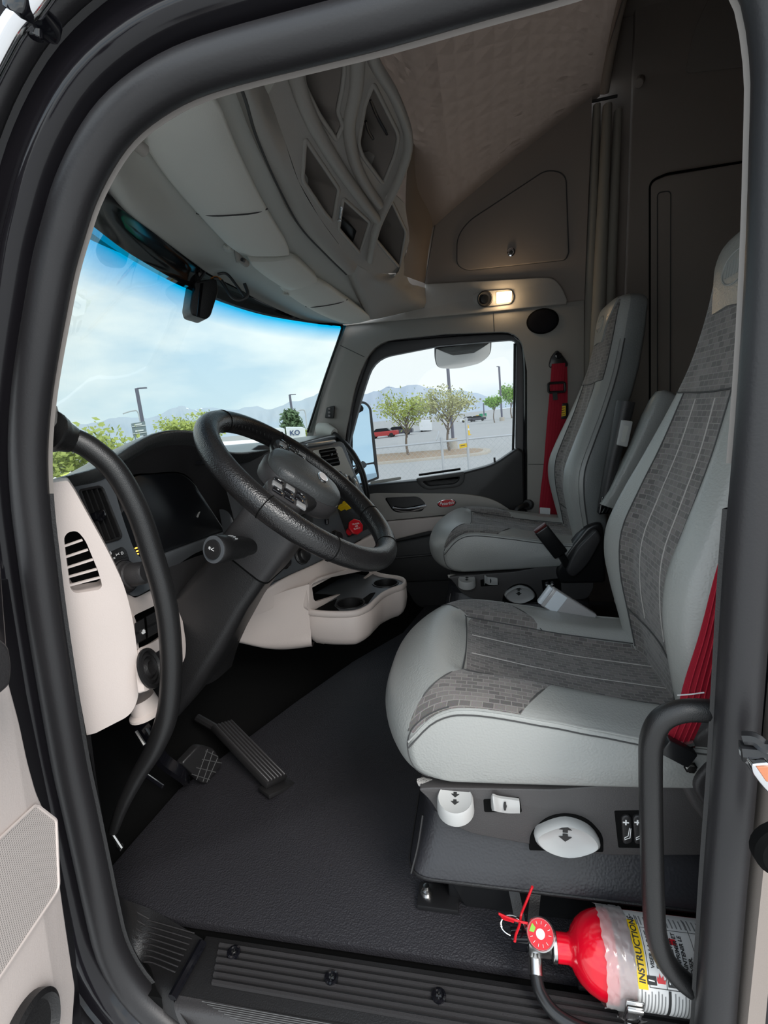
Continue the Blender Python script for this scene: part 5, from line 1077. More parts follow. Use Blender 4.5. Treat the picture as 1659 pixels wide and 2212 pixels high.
# ================================================================== pedals
ap = thing('accelerator_pedal', 'long ribbed black accelerator pedal standing on its floor plate', 'pedal', P(600, 1700, Z=0.0))
hb_, ht = P(598, 1690, Z=0.02), P(478, 1566, X=-0.34)
ax = (ht - hb_).normalized(); side = Vector((1, 0.35, 0)); side = (side - ax * side.dot(ax)).normalized(); npd = side.cross(ax); npd = npd if npd.z > 0 else -npd
Lp = (ht - hb_).length; Rp = Matrix((side, ax, npd)).transposed()
bm = new(); box(bm, hb_ + ax * Lp / 2, (0.072, Lp, 0.018), Rp, 0.004); obj('pedal_plate', bm, BLK, ap)
for k in range(6):
    bm = new(); box(bm, hb_ + ax * Lp / 2 + side * (-0.0285 + 0.0114 * k) + npd * 0.011, (0.0055, Lp * 0.97, 0.007), Rp, 0.0015, 1); obj('tread_rib', bm, BLKS, ap)
bm = new(); box(bm, Vector((hb_.x, hb_.y, 0.006)), (0.095, 0.05, 0.012), Matrix((side, (ax - Vector((0, 0, ax.z))).normalized(), Vector((0, 0, 1)))).transposed(), 0.002); obj('hinge_plate', bm, BLK, ap)
bm = new(); sweep(bm, [ht - ax * 0.03 - npd * 0.012, ht + Vector((0, 0.08, 0.02))], 0.012, 8); obj('push_rod', bm, BLK, ap)
bp2 = thing('brake_pedal', 'black brake pedal pad with a cracked tread pattern on a curved arm', 'pedal', P(430, 1660, X=-0.52))
PP = plane3(P(395, 1660, X=-0.56), P(480, 1655, X=-0.44), P(440, 1610, X=-0.49))
bm = new(); slab(bm, [P(u, v, pl=PP) for u, v in rp([(392, 1650, 8), (430, 1610, 10), (462, 1616, 10), (482, 1650, 8), (446, 1694, 8), (436, 1692, 6)], 5)], -PP[1] * 0.022, 0.006, 3); pad_ = obj('pedal_pad', bm, BLK, bp2)
for a, b in (((448, 1618), (424, 1684)), ((460, 1622), (438, 1688)), ((470, 1636), (446, 1690)), ((470, 1634), (444, 1622)), ((478, 1648), (436, 1640)), ((466, 1668), (424, 1658)), ((452, 1684), (414, 1672))):
    bm = new(); sweep(bm, [P(*a, pl=PP) + PP[1] * 0.001, P(*b, pl=PP) + PP[1] * 0.001], 0.0013, 5); obj('tread_groove', bm, DTHREAD, pad_)
bm = new(); sweep(bm, cr([P(420, 1690, pl=PP) - PP[1] * 0.03, P(392, 1672, X=-0.56), P(350, 1640, X=-0.58), P(320, 1590, X=-0.60), P(300, 1560, X=-0.60)], 5), 0, flat=(0.008, 0.016)); obj('pedal_arm', bm, BLKG, bp2)

# ================================================================== door sill
sp2 = thing('sill_plate', 'black ribbed sill plate with screws at the foot of the door opening', 'sill', (-0.94, 0.1, -0.01))
bm = new(); slab(bm, [Vector((-0.888, 0.552, 0.006)), Vector((-0.888, -0.42, 0.006)), Vector((-0.975, -0.42, 0.000)), Vector((-0.992, 0.552, 0.000))], (0, 0, -0.03), 0.004, 2); obj('plate', bm, BLK, sp2)
for k in range(6):
    x = -0.903 - 0.0125 * k; bm = new(); sweep(bm, [(x, 0.515 - 0.004 * k, 0.006), (x, -0.42, 0.004)], 0, flat=(0.0026, 0.0035)); obj('rib', bm, BLKS, sp2)
for u, v in ((505, 2057), (716, 2112), (948, 2151)):
    c = P(u, v, Z=0.010); bm = new(); lathe(bm, [(0.0125, -0.004), (0.0125, 0.002), (0.009, 0.003), (0.0085, 0.0), (0, 0.001)], c, (0, 0, 1), 18); s_ = obj('screw', bm, BLKG, sp2)
    bm = new(); box(bm, c + Vector((0, 0, 0.0015)), (0.009, 0.002, 0.002)); box(bm, c + Vector((0, 0, 0.0015)), (0.002, 0.009, 0.002)); obj('screw_slot', bm, STEEL, s_)
bm = new(); surf(bm, [[(-0.990, 0.552, 0.0), (-0.990, 0.1, 0.0), (-0.978, -0.42, 0.0)], [(-1.008, 0.545, -0.006), (-1.008, 0.1, -0.006), (-0.995, -0.42, -0.006)], [(-1.022, 0.52, -0.04), (-1.022, 0.1, -0.04), (-1.01, -0.42, -0.04)]], 8, 6); obj('outer_lip', bm, BLKS, sp2, 60)
for k in range(9):
    f = k / 9; bm = new(); sweep(bm, [(-0.9935 - 0.0026 * k, 0.50 - 0.012 * k, 0.001 - 0.0006 * k), (-0.990 - 0.0022 * k, -0.42, 0.001 - 0.0006 * k)], 0.0007, 5); obj('lip_line', bm, mat('dark lip line', (0.10, 0.10, 0.10), 0.5) if k == 0 else MATS['dark lip line'], sp2)
bm = new(); a, b = P(438, 2036, Z=0.016), P(372, 2156, Z=0.004); sweep(bm, [a, b], 0.009, 8); obj('end_bar', bm, BLKG, sp2)
cp = thing('sill_corner_cover', 'black moulded corner cover with grooves at the front end of the sill', 'cover', P(350, 2030, Z=0.0))
bm = new(); surf(bm, [[P(252, 1900, X=-0.87), P(262, 1938, X=-0.862), P(330, 1966, Z=0.006), P(438, 2028, Z=0.006)], [P(238, 1930, X=-0.90), P(268, 1985, X=-0.895), P(330, 2040, X=-0.905), P(405, 2085, Z=0.004)], [P(222, 1950, X=-0.94), P(258, 2050, X=-0.94), P(310, 2110, X=-0.945), P(372, 2150, Z=0.0)], [P(215, 1990, X=-0.965), P(262, 2100, X=-0.965), P(330, 2165, X=-0.968), P(420, 2235, Z=-0.02)]], 7, 7); obj('cover', bm, BLK, cp, 60)
for k in range(8):
    a, b = (305 + 0.8 * k, 1987 + 13 * k), (420 - 6.0 * k, 2016 + 12 * k) 
    bm = new(); sweep(bm, cr([P(a[0], a[1], X=-0.872 - 0.0095 * k), P(a[0] + 20, a[1] + 2, X=-0.874 - 0.0095 * k), P(b[0], b[1], Z=0.010)], 3), 0.0013, 5); obj('groove', bm, BLKS, cp)
for k in range(4):
    a, b = (262 + 7 * k, 1952 + 20 * k), (322 - 8 * k, 1985 + 14 * k)
    bm = new(); sweep(bm, [P(*a, X=-0.862 - 0.012 * k), P(*b, X=-0.872 - 0.012 * k)], 0.0016, 5); obj('groove', bm, BLKS, cp)
# black kick trim along the front edge of the opening
bm = new(); surf(bm, [[P(196, 1588, X=-0.895), P(214, 1720, X=-0.895), P(240, 1868, X=-0.895), P(246, 1900, X=-0.89)], [P(176, 1592, X=-0.93), P(196, 1725, X=-0.93), P(218, 1875, X=-0.93), P(225, 1930, X=-0.93)], [P(150, 1592, X=-0.955), P(170, 1725, X=-0.955), P(196, 1880, X=-0.955), P(206, 1940, X=-0.955)]], 6, 6); struct('trim_12', bm, BLK, 60)
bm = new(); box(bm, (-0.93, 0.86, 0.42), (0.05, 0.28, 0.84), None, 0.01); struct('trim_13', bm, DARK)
# under-dash clutter: a couple of bright rods and brackets in the dark footwell
for k, (a, b, x) in enumerate((((293, 1580), (312, 1610), -0.70), ((316, 1574), (326, 1590), -0.69), ((312, 1672), (352, 1700), -0.66))):
    bm = new(); cyl(bm, P(*a, X=x), P(*b, X=x - 0.01), 0.005, 8); tag(obj('linkage_rod', bm, BLKG if k == 2 else STEEL), ['bright rod under the dash, left of the brake pedal arm', 'short bright rod under the dash beside the longer one', 'dark rod low in the footwell under the grab handle'][k], 'rod')
bm = new(); sweep(bm, [P(241, 1800, X=-0.87), P(262, 1832, X=-0.87)], 0.004, 8); box(bm, P(258, 1830, X=-0.86), (0.012, 0.012, 0.012), None, 0.003); tag(obj('handle_bolt', bm, STEEL), 'bright bolt end at the foot of the left grab handle', 'bolt')

# ================================================================== seats
def sm(x, a, b): t = max(0, min(1, (x - a) / (b - a))); return t * t * (3 - 2 * t)
XC = -0.53; SHIFT = Vector((1.06, 0, 0.067))
seat = thing('truck_seat', 'grey leather and woven cloth driver seat with white control knobs, nearest the open door', 'seat', (XC, -0.1, 0.0), 'air suspended cab seats')
def mesh_zones(bm, cloth, side, uvf):
    """UVs in metres and signed distances that tell cloth, light leather and dark leather apart"""
    lay = bm.loops.layers.uv.verify(); lc = bm.verts.layers.float.new('cloth'); ls = bm.verts.layers.float.new('side')
    for v in bm.verts: v[lc] = cloth(v.co); v[ls] = side(v.co)
    for f in bm.faces:
        for l in f.loops: l[lay].uv = uvf(l.vert.co)
# --- cushion
HW = 0.272
def cush_prof(xn):
    a = abs(xn); yf = 0.218 - 0.080 * a ** 2.8; dish = 0.030 * (1 - sm(a, 0.42, 0.62))
    zt = lambda y: 0.489 - 0.055 * sm(-y, -0.06, 0.40) - dish * sm(-y, -0.055, 0.0) + 0.004 * (1 - sm(a, 0.6, 0.9))
    pts = [(-0.42, 0.35), (-0.2, 0.333), (0.02, 0.318), (yf - 0.06, 0.318), (yf - 0.014, 0.338), (yf, 0.385), (yf - 0.010, 0.428), (yf - 0.045, 0.465), (yf - 0.09, zt(yf - 0.09) - 0.003)]
    y0 = yf - 0.13
    for k in range(9): y = y0 + (-0.42 - y0) * k / 8; pts.append((y, zt(y)))
    s = max(0, (a - 0.84) / 0.16); k = 1 - math.sqrt(max(0, 1 - s * s))
    out = []
    for y, z in pts: out.append((-0.08 + (y + 0.08) * (1 - 0.05 * k), 0.40 + (z - 0.40) * (1 - 0.22 * k)))
    return [Vector((XC + xn * HW, y, z)) for y, z in out]
xs = [math.sin(math.pi / 2 * (-1 + 2 * i / 44)) if False else (-1 + 2 * i / 44) for i in range(45)]
xs = sorted(set(xs + [-0.985, -0.97, 0.97, 0.985, -0.93, 0.93]))
bm = new(); vr = []
for xn in xs: vr.append([bm.verts.new(p) for p in cr(cush_prof(xn), 5)])
nP = len(vr[0])
for a, b in zip(vr, vr[1:]):
    for k in range(nP - 1): bm.faces.new((a[k], a[k + 1], b[k + 1], b[k]))
    bm.faces.new((a[nP - 1], a[0], b[0], b[nP - 1]))
bm.faces.new(vr[0]); bm.faces.new(vr[-1][::-1])
def crest(y): return 0.455 - 0.02 * sm(-y, -0.1, 0.3)
def cz(c):
    a = abs(c.x - XC) / HW; m = min((0.5 - a) * HW, 0.034 - c.y, c.z - 0.38)
    w = min((a - 0.5) * HW, 0.034 + 0.115 * (a - 0.5) / 0.48 - c.y, c.y + 0.145 - 0.085 * (a - 0.5) / 0.5, (0.983 - a) * HW, c.z - 0.42)
    return max(m, w)
mesh_zones(bm, cz, lambda c: -1.0, lambda p: (p.y + p.z * 0.3, p.x))
obj('cushion', bm, UPH, seat, 70)
def top_at(xn, y):
    pr = cr(cush_prof(xn), 5); best = min((p for p in pr if p.z > 0.40), key=lambda p: abs(p.y - y)); return best
def seam_top(pts, r=0.0016, m=DTHREAD, name='seam', n=4, lift=0.0006):
    bm = new(); sweep(bm, cr([top_at(x, y) + Vector((0, 0, lift)) for x, y in pts], n), r, 6); return obj(name, bm, m, seat)
for s in (-1, 1):
    seam_top([(s * 0.5, 0.034), (s * 0.5, -0.08), (s * 0.5, -0.2), (s * 0.5, -0.38)])
    seam_top([(s * 0.5, 0.034), (s * 0.66, 0.072), (s * 0.82, 0.110), (s * 0.95, 0.138)])
    seam_top([(s * 0.5, -0.145), (s * 0.7, -0.111), (s * 0.97, -0.065)])
seam_top([(-0.5, 0.036), (-0.2, 0.036), (0.2, 0.036), (0.5, 0.036)])
for xq in (-0.17, 0.17): seam_top([(xq, 0.03), (xq, -0.1), (xq, -0.2), (xq, -0.38)], 0.0013, THREAD, 'stitch_line')
# double-stitched piping round the side edge of the cushion
for s in (-1, 1):
    for q, (dx, zz) in enumerate(((0.985, 0.0), (0.999, -0.010))):
        pts = []
        for k in range(15):
            y = 0.135 - 0.53 * k / 14; t = top_at(0.985, y); pts.append(Vector((XC + s * HW * (dx + 0.002), y + (0.004 if k == 0 else 0), t.z + 0.001 + zz)))
        bm = new(); sweep(bm, cr(pts, 3), 0.0022 if q == 0 else 0.0016, 6); obj('piping', bm, LEATH if q == 0 else DTHREAD, seat)
for s in (-1, 1):
    q = [p for p in cr(cush_prof(0.965 * s), 5) if p.y > 0.06]; bm = new(); sweep(bm, [Vector((p.x, p.y + 0.0003, p.z)) for p in q[4:]][:26], 0.0015, 6); obj('seam', bm, DTHREAD, seat)
# --- backrest with built-in headrest
ZL = [0.40, 0.44, 0.50, 0.56, 0.63, 0.70, 0.78, 0.88, 0.98, 1.06, 1.12, 1.18, 1.24, 1.285, 1.31, 1.323]
YF = [-0.345, -0.340, -0.325, -0.310, -0.297, -0.300, -0.328, -0.370, -0.410, -0.437, -0.452, -0.465, -0.475, -0.486, -0.502, -0.535]
WW = [0.20, 0.235, 0.252, 0.264, 0.272, 0.268, 0.254, 0.224, 0.192, 0.166, 0.153, 0.149, 0.148, 0.144, 0.130, 0.08]
TT = [0.13, 0.14, 0.15, 0.16, 0.17, 0.17, 0.165, 0.16, 0.152, 0.148, 0.143, 0.138, 0.132, 0.125, 0.09, 0.03]
DD = [0.030, 0.035, 0.040, 0.046, 0.050, 0.050, 0.044, 0.034, 0.018, 0.008, 0.004, 0.002, 0, 0, 0, 0]
def lerp_tab(tab, z):
    if z <= ZL[0]: return tab[0]
    for i in range(len(ZL) - 1):
        if z <= ZL[i + 1]:
            i0, i1, i2, i3 = max(0, i - 1), i, i + 1, min(len(ZL) - 1, i + 2)
            t = (z - ZL[i]) / (ZL[i + 1] - ZL[i]); m1 = (tab[i2] - tab[i0]) / max(1e-6, ZL[i2] - ZL[i0]) * (ZL[i2] - ZL[i1]); m2 = (tab[i3] - tab[i1]) / max(1e-6, ZL[i3] - ZL[i1]) * (ZL[i2] - ZL[i1])
            return (2 * t ** 3 - 3 * t ** 2 + 1) * tab[i1] + (t ** 3 - 2 * t ** 2 + t) * m1 + (-2 * t ** 3 + 3 * t ** 2) * tab[i2] + (t ** 3 - t ** 2) * m2
    return tab[-1]
def back_pt(z, ph):
    w, t, yf, d = (lerp_tab(q, z) for q in (WW, TT, YF, DD)); c, s = math.cos(ph), math.sin(ph)
    x = w * math.copysign(abs(c) ** 0.55, c); y = yf - t / 2 + (t / 2) * math.copysign(abs(s) ** 0.45, s)
    if s > 0: y -= d * (1 - sm(abs(x) / w, 0.40, 0.80))
    return Vector((XC + x, y, z))
def back_front(z, fx): # front surface at fraction fx of the half width
    c = math.copysign(abs(fx) ** (1 / 0.55), fx) if fx else 0.0
    return back_pt(z, math.acos(max(-1, min(1, c))))
NF_ = 88; zs = [0.40 + (1.323 - 0.40) * i / 92 for i in range(93)]
bm = new(); vr = []
phs = []
for k in range(NF_ // 2 + 1): # even steps across the front
    fx = 1 - 2 * k / (NF_ // 2); phs.append(math.acos(max(-1, min(1, math.copysign(abs(fx) ** (1 / 0.55), fx)))))
phs += [2 * math.pi - p for p in phs[1:-1]][::-1]
for z in zs: vr.append([bm.verts.new(back_pt(z, p)) for p in phs])
for a, b in zip(vr, vr[1:]):
    for k in range(len(phs)): bm.faces.new((a[k], a[(k + 1) % len(phs)], b[(k + 1) % len(phs)], b[k]))
bm.faces.new(vr[0][::-1]); bm.faces.new(vr[-1])
def bz(c):
    w = lerp_tab(WW, c.z); dx = abs(c.x - XC); fr_d = c.y - (lerp_tab(YF, c.z) - lerp_tab(TT, c.z) * 0.42)
    lo = min(0.58 * w - dx, fr_d, 1.016 - c.z); hi = min(0.93 * w - dx, fr_d, c.z - 1.016, 1.30 - c.z)
    return max(lo, hi)
def bsd(c): return (lerp_tab(YF, c.z) - lerp_tab(TT, c.z) * 0.40) - c.y
mesh_zones(bm, bz, bsd, lambda p: (p.x, p.z))
obj('backrest', bm, UPH, seat, 70)
def seam_back(pts, r=0.0016, m=DTHREAD, name='seam', lift=0.0008):
    bm = new(); sweep(bm, cr([back_front(z, fx) + Vector((0, lift, 0)) for z, fx in pts], 4), r, 6); return obj(name, bm, m, seat)
for s in (-1, 1):
    seam_back([(z, s * 0.58) for z in (0.42, 0.5, 0.6, 0.7, 0.8, 0.9, 1.0, 1.015)])
    seam_back([(1.015, s * 0.58), (1.016, s * 0.75), (1.02, s * 0.92)])
    seam_back([(z, s * 0.93) for z in (1.02, 1.08, 1.15, 1.22, 1.28)])
    seam_back([(z, s * 0.235) for z in (0.52, 0.6, 0.7, 0.8, 0.9, 1.0)], 0.0013, THREAD, 'stitch_line')
    for k, ph in enumerate((0.13, 0.02)):
        bm = new(); sweep(bm, cr([back_pt(z, ph if s > 0 else math.pi - ph) + Vector((s * 0.0008, 0, 0)) for z in (0.42, 0.5, 0.6, 0.7, 0.8, 0.9, 1.0, 1.08, 1.16)], 4), 0.0022, 6); obj('piping', bm, LEATH if k == 0 else DTHREAD, seat)
seam_back([(1.015, -0.58), (1.012, 0), (1.015, 0.58)]); seam_back([(0.51, -0.58), (0.505, 0), (0.51, 0.58)])
# leather patch on the headrest with an embossed oval
def patch(z, x, h): return back_front(z, x / lerp_tab(WW, z)) + Vector((0, h, 0))
bm = new(); rows_ = []
for z, w in ((1.168, 0.060), (1.18, 0.070), (1.22, 0.086), (1.26, 0.112), (1.295, 0.122), (1.313, 0.100)): rows_.append([patch(z - (0.006 * abs(k) / 4 if z < 1.17 else 0), w * k / 4, 0.006) for k in range(-4, 5)])
surf(bm, rows_, 3, 3, thick=(0, -0.008, 0)); hpch = obj('headrest_patch', bm, LEATH, seat, 50)
bm = new(); sweep(bm, [patch(1.235 + 0.030 * math.sin(a), 0.048 * math.cos(a), 0.0068) for a in [2 * math.pi * i / 36 for i in range(36)]], 0.0016, 6, True); obj('embossed_oval', bm, LEATH, hpch)
for k in range(-3, 4):
    bm = new(); sweep(bm, [patch(1.235 - 0.014, 0.011 * k - 0.003, 0.0066), patch(1.235 + 0.014, 0.011 * k + 0.003, 0.0066)], 0.0014, 6); obj('embossed_bar', bm, LEATH, hpch)
# --- plastic side shield with the controls (on the seat's left side)
XP = -0.792
SP = lambda u, v, h=0.0: P(u, v, X=XP - h)
shield = rp([(902, 1704, 10), (935, 1702, 0), (1200, 1706, 30), (1390, 1690, 20), (1560, 1640, 30), (1580, 1800, 20), (1545, 1848, 20), (1300, 1848, 40), (1150, 1826, 60), (1010, 1800, 40), (952, 1768, 30), (930, 1730, 20)], 12, 6)
bm = new(); slab(bm, [SP(u, v) for u, v in shield], (0.05, 0, 0), 0.008, 4); sh = obj('side_shield', bm, SHLD, seat)
bm = new(); slab(bm, [SP(u, v, -0.02) + Vector((0.03, 0, 0)) for u, v in rp([(905, 1700, 8), (1390, 1692, 8), (1390, 1740, 8), (930, 1740, 20)], 8)], (0.44, 0, 0), 0.02, 3); obj('seat_pan', bm, BLKS, seat)
ax_k = Vector((-0.22, 0.0, 1.0)).normalized()
bm = new(); kb_ = P(983, 1724, X=-0.806) - ax_k * 0.0155; lathe(bm, [(0, -0.014), (0.0345, -0.014), (0.0335, 0.012), (0.031, 0.017), (0.029, 0.0155), (0, 0.0155)], kb_, ax_k, 36); kn = obj('tilt_knob', bm, WHITEP, sh); kn['label'] = 'round white knob'
def arrow(bm, c, x, y, up, s, sh_w=0.35):
    d = 1 if up else -1; q = [(-sh_w, -0.1), (sh_w, -0.1), (sh_w, 0.35), (0.9, 0.35), (0, 1.15), (-0.9, 0.35), (-sh_w, 0.35)]
    pts = [c + x * (a * s) + y * (b * s * d) for a, b in q]; n_ = x.cross(y).normalized() * 0.0006
    return slab(bm, [p + n_ for p in pts], -n_ * 1.5)
fk = frame(ax_k, (1, 0, 0.0)); kx, ky = fk.col[0].copy(), fk.col[1].copy()
for up, dz in ((False, 0.011), (False, -0.004)):
    bm = new(); arrow(bm, kb_ + ax_k * 0.0158 + ky * dz, kx, ky, up, 0.0085); obj('arrow_mark', bm, BLKP, seat)
bm = new(); slab(bm, [SP(u, v, 0.001) for u, v in rp([(1044, 1727, 4), (1122, 1723, 4), (1128, 1756, 5), (1046, 1755, 4)], 4)], (0.004, 0, 0), 0.001, 1); obj('slider_slot', bm, DARK, sh)
bm = new(); surf(bm, [[SP(u, v, h) for u, v, h in ((1060, 1730, 0.002), (1064, 1720, 0.020), (1078, 1724, 0.012), (1100, 1727, 0.010), (1122, 1730, 0.008))], [SP(u, v, h) for u, v, h in ((1061, 1744, 0.002), (1066, 1738, 0.022), (1080, 1742, 0.013), (1100, 1744, 0.011), (1123, 1744, 0.009))], [SP(u, v, h) for u, v, h in ((1063, 1752, 0.002), (1068, 1752, 0.018), (1082, 1755, 0.010), (1100, 1757, 0.008), (1123, 1757, 0.006))]], 5, 5, thick=(0.006, 0, 0)); sl_ = obj('slider_lever', bm, WHITEP, sh); sl_['label'] = 'white slider'
for u, v in ((1054, 1741), (1091, 1742)):
    h = 0.0005 if u < 1060 else 0.0135; bm = new(); slab(bm, [SP(u + a, v + b, h) for a, b in ((-2, -9), (2, -9), (2.5, -3), (4, 0), (2.5, 4), (2, 9), (-2, 9), (-3, 3), (-3.5, 0), (-3, -4))], (0.001, 0, 0)); obj('slider_mark', bm, BLKP, seat)
bm = new(); slab(bm, [SP(u, v, 0.002) for u, v in rp([(1143, 1838, 4), (1145, 1800, 30), (1180, 1765, 30), (1224, 1756, 40), (1270, 1768, 30), (1304, 1806, 30), (1304, 1842, 4)], 10)], (0.006, 0, 0), 0.002, 2); obj('handle_recess', bm, DARK, sh)
lens_o = cr([SP(u, v, 0.004) for u, v in ((1152, 1795), (1175, 1776), (1222, 1764), (1270, 1780), (1294, 1810), (1275, 1827), (1225, 1837), (1175, 1822))], 4, True); lc = sum(lens_o, Vector()) / len(lens_o)
bm = new(); loft(bm, [[lc + (p - lc) * k + Vector((-h, 0, 0)) for p in lens_o] for k, h in ((0.96, -0.004), (1.0, 0.006), (0.98, 0.016), (0.90, 0.020), (0.84, 0.017), (0.4, 0.015), (0.05, 0.0145))]); obj('height_handle', bm, WHITEP, sh, 50)['label'] = 'white oval handle'
ex3 = Vector((0, -1, 0)); ey3 = Vector((0, 0, 1))
for up, dv in ((True, 1797), (False, 1803)):
    bm = new(); arrow(bm, P(1221, dv, X=XP - 0.0205), ex3, ey3, up, 0.0125); obj('arrow_mark', bm, BLKP, seat)
bm = new(); slab(bm, [SP(u, v, 0.001) for u, v in rp([(1327, 1752, 3), (1420, 1750, 3), (1420, 1834, 3), (1336, 1832, 3)], 3)], (0.004, 0, 0), 0.001, 1); obj('switch_plate', bm, DARK, sh)
for u in (1355, 1380):
    bm = new(); slab(bm, [SP(u + a, v, 0.006) for a, v in rp([(-13, 1764, 10), (9, 1762, 10), (13, 1822, 10), (-9, 1827, 10)], 6)], (0.008, 0, 0), 0.003, 3); kk = obj('heat_switch', bm, BLK, sh)
    text('switch_icon', '+', WHITE, seat, SP(u - 3, 1778, 0.0065), ex3, ey3, 0.020, 0.0003, bold=0.0004)
    bm = new(); sweep(bm, [SP(u + a, v, 0.0066) for a, v in ((5, 1789), (2, 1806), (-6, 1810), (-6, 1814), (6, 1810), (8, 1790))], 0.0007, 5); obj('switch_icon', bm, WHITE, seat)
# --- vinyl skirt and steel floor base
def skl(z, x0, x1, y0, y1, r=0.05):
    return [Vector((p.x, p.y, z)) for p in rp([(x0, y0, r), (x1, y0, r), (x1, y1, r), (x0, y1, r)], r, 6)]
bm = new(); loft(bm, [skl(0.255, -0.775, -0.285, -0.40, 0.125), skl(0.225, -0.765, -0.295, -0.40, 0.120), skl(0.20, -0.775, -0.285, -0.41, 0.125), skl(0.185, -0.780, -0.280, -0.41, 0.128), skl(0.150, -0.800, -0.26, -0.42, 0.140), skl(0.128, -0.812, -0.25, -0.42, 0.150), skl(0.120, -0.814, -0.25, -0.42, 0.152), skl(0.113, -0.806, -0.26, -0.42, 0.146)]); obj('skirt', bm, LEATHB if 'LEATHB' in globals() else mat('black vinyl', (0.024, 0.024, 0.028), 0.40, bump=(240, 0.15, 'vor')), seat, 40)
bm = new(); sweep(bm, skl(0.121, -0.8145, -0.25, -0.42, 0.1525), 0.003, 6, True); obj('skirt_piping', bm, BLK, seat)
for s in (1,):
    bm = new(); sweep(bm, cr([Vector((-0.772, 0.122, 0.225)), Vector((-0.79, 0.132, 0.17)), Vector((-0.808, 0.145, 0.124))], 4), 0.0025, 6); obj('skirt_seam', bm, BLK, seat)
STB = mat('black steel base', (0.012, 0.012, 0.013), 0.3, spec=0.5)
bm = new(); box(bm, (-0.53, -0.15, 0.0525), (0.44, 0.46, 0.105), None, 0.008); base_o = obj('floor_base', bm, STB, seat)
bm = new(); slab(bm, [Vector((-0.755, y, z)) for y, z in ((0.105, 0.11), (-0.42, 0.11), (-0.42, 0.0), (0.045, 0.0), (0.075, 0.06))], (0.02, 0, 0), 0.003, 2); obj('side_rail', bm, STB, base_o)
for y in (0.128, ):
    bm = new(); box(bm, (-0.75, 0.100, 0.008), (0.055, 0.085, 0.012), None, 0.003); obj('foot', bm, STB, base_o)
    bm = new(); c = P(922, 1942, X=-0.75); c.z = 0.013; lathe(bm, [(0, 0), (0.013, 0), (0.013, 0.004), (0.0095, 0.004), (0.0095, 0.012), (0.006, 0.014), (0.006, 0.022), (0, 0.023)], c, (0, 0, 1), 12); obj('floor_bolt', bm, STEEL, base_o)
bm = new(); c = P(945, 1700, X=-0.77); rnd_ = random.Random(2); lathe(bm, [(0, 0), (0.012, 0.002), (0.013, 0.012), (0, 0.016)], c, (0, 0, 1), 10); bmesh.ops.scale(bm, vec=(1.0, 3.2, 1.0), space=Matrix.Translation(-c), verts=bm.verts); obj('fleece_edge', bm, mat('pale fleece', (0.55, 0.52, 0.49), 0.95, bump=(300, 0.8)), seat)
# ---- passenger seat: the same seat, shifted across and set a little higher
def kids(o): return [c for c in COL.objects if c.parent is o]
def copy_tree(o, parent=None):
    ch = kids(o); c = o.copy(); COL.objects.link(c)
    if parent is not None: c.parent = parent
    for k in ch: copy_tree(k, c)
    return c
pseat = copy_tree(seat)
pseat['label'] = 'grey leather and woven cloth passenger seat, farther seat, with a black buckle and folded armrest'
pseat.location = seat.location + Vector((SHIFT.x, 0, 0))
for c in kids(pseat):
    if not c.name.startswith('floor_base'): c.location.z += SHIFT.z
# ---- driver's seat extras: hinge cover with bolt on the door side, armrest behind, plastic-wrapped buckle
bm = new(); slab(bm, [P(u, v, X=-0.80) for u, v in rp([(1448, 1640, 20), (1500, 1590, 20), (1560, 1550, 20), (1640, 1560, 20), (1640, 1800, 20), (1540, 1800, 30), (1490, 1740, 30)], 14)], (0.05, 0, 0), 0.012, 4); hc = obj('hinge_cover', bm, SHLD, seat)
bm = new(); slab(bm, [P(u, v, X=-0.812) for u, v in rp([(1492, 1700, 30), (1540, 1640, 40), (1640, 1620, 20), (1640, 1780, 20), (1540, 1770, 30)], 14)], (0.03, 0, 0), 0.010, 4); obj('recliner_housing', bm, BLKS, hc)
bm = new(); c = P(1490, 1655, X=-0.803); lathe(bm, [(0, 0), (0.011, 0), (0.011, 0.003), (0.0075, 0.003), (0.0075, 0.009), (0, 0.010)], c, (-1, 0, 0), 6); obj('hinge_bolt', bm, STEEL, hc)
def armrest(root, x, y, dz):
    o = Vector((x, y, 0.655 + dz)); ax = Vector((0, -0.155, 0.40)).normalized()
    def ringa(t, w, d, off=0.0): 
        c = o + ax * t + Vector((0, off, 0)); f = Vector((0, 1, 0)) - ax * ax.y; f.normalize()
        return [c + Vector((1, 0, 0)) * (w * math.copysign(abs(math.cos(a)) ** 0.6, math.cos(a))) + f * (d * math.copysign(abs(math.sin(a)) ** 0.6, math.sin(a))) for a in [2 * math.pi * k / 20 for k in range(20)]]
    bm = new(); loft(bm, [ringa(t, w, d, of) for t, w, d, of in ((0.0, 0.020, 0.03, 0.02), (0.05, 0.028, 0.032, 0.01), (0.2, 0.032, 0.036, 0), (0.32, 0.034, 0.038, 0), (0.375, 0.032, 0.036, -0.002), (0.40, 0.026, 0.032, -0.005), (0.41, 0.012, 0.015, -0.006))]); return obj('armrest', bm, LEATH, root, 60), o, ax
armrest(seat, -0.236, -0.545, -0.01)
ar, o_, ax_ = armrest(pseat, 0.218, -0.462, SHIFT.z - 0.075)
under = [P(1352, 868, X=0.238), P(1338, 930, X=0.234), P(1322, 1000, X=0.232), P(1310, 1060, X=0.232), P(1303, 1095, X=0.234)]
bm = new(); sweep(bm, cr(under, 4), [0.030, 0.030, 0.029, 0.028, 0.027, 0.026, 0.025, 0.025, 0.024, 0.023, 0.022, 0.022, 0.021, 0.02, 0.02, 0.02, 0.019], 12); un = obj('armrest_underside', bm, BLKS, pseat)
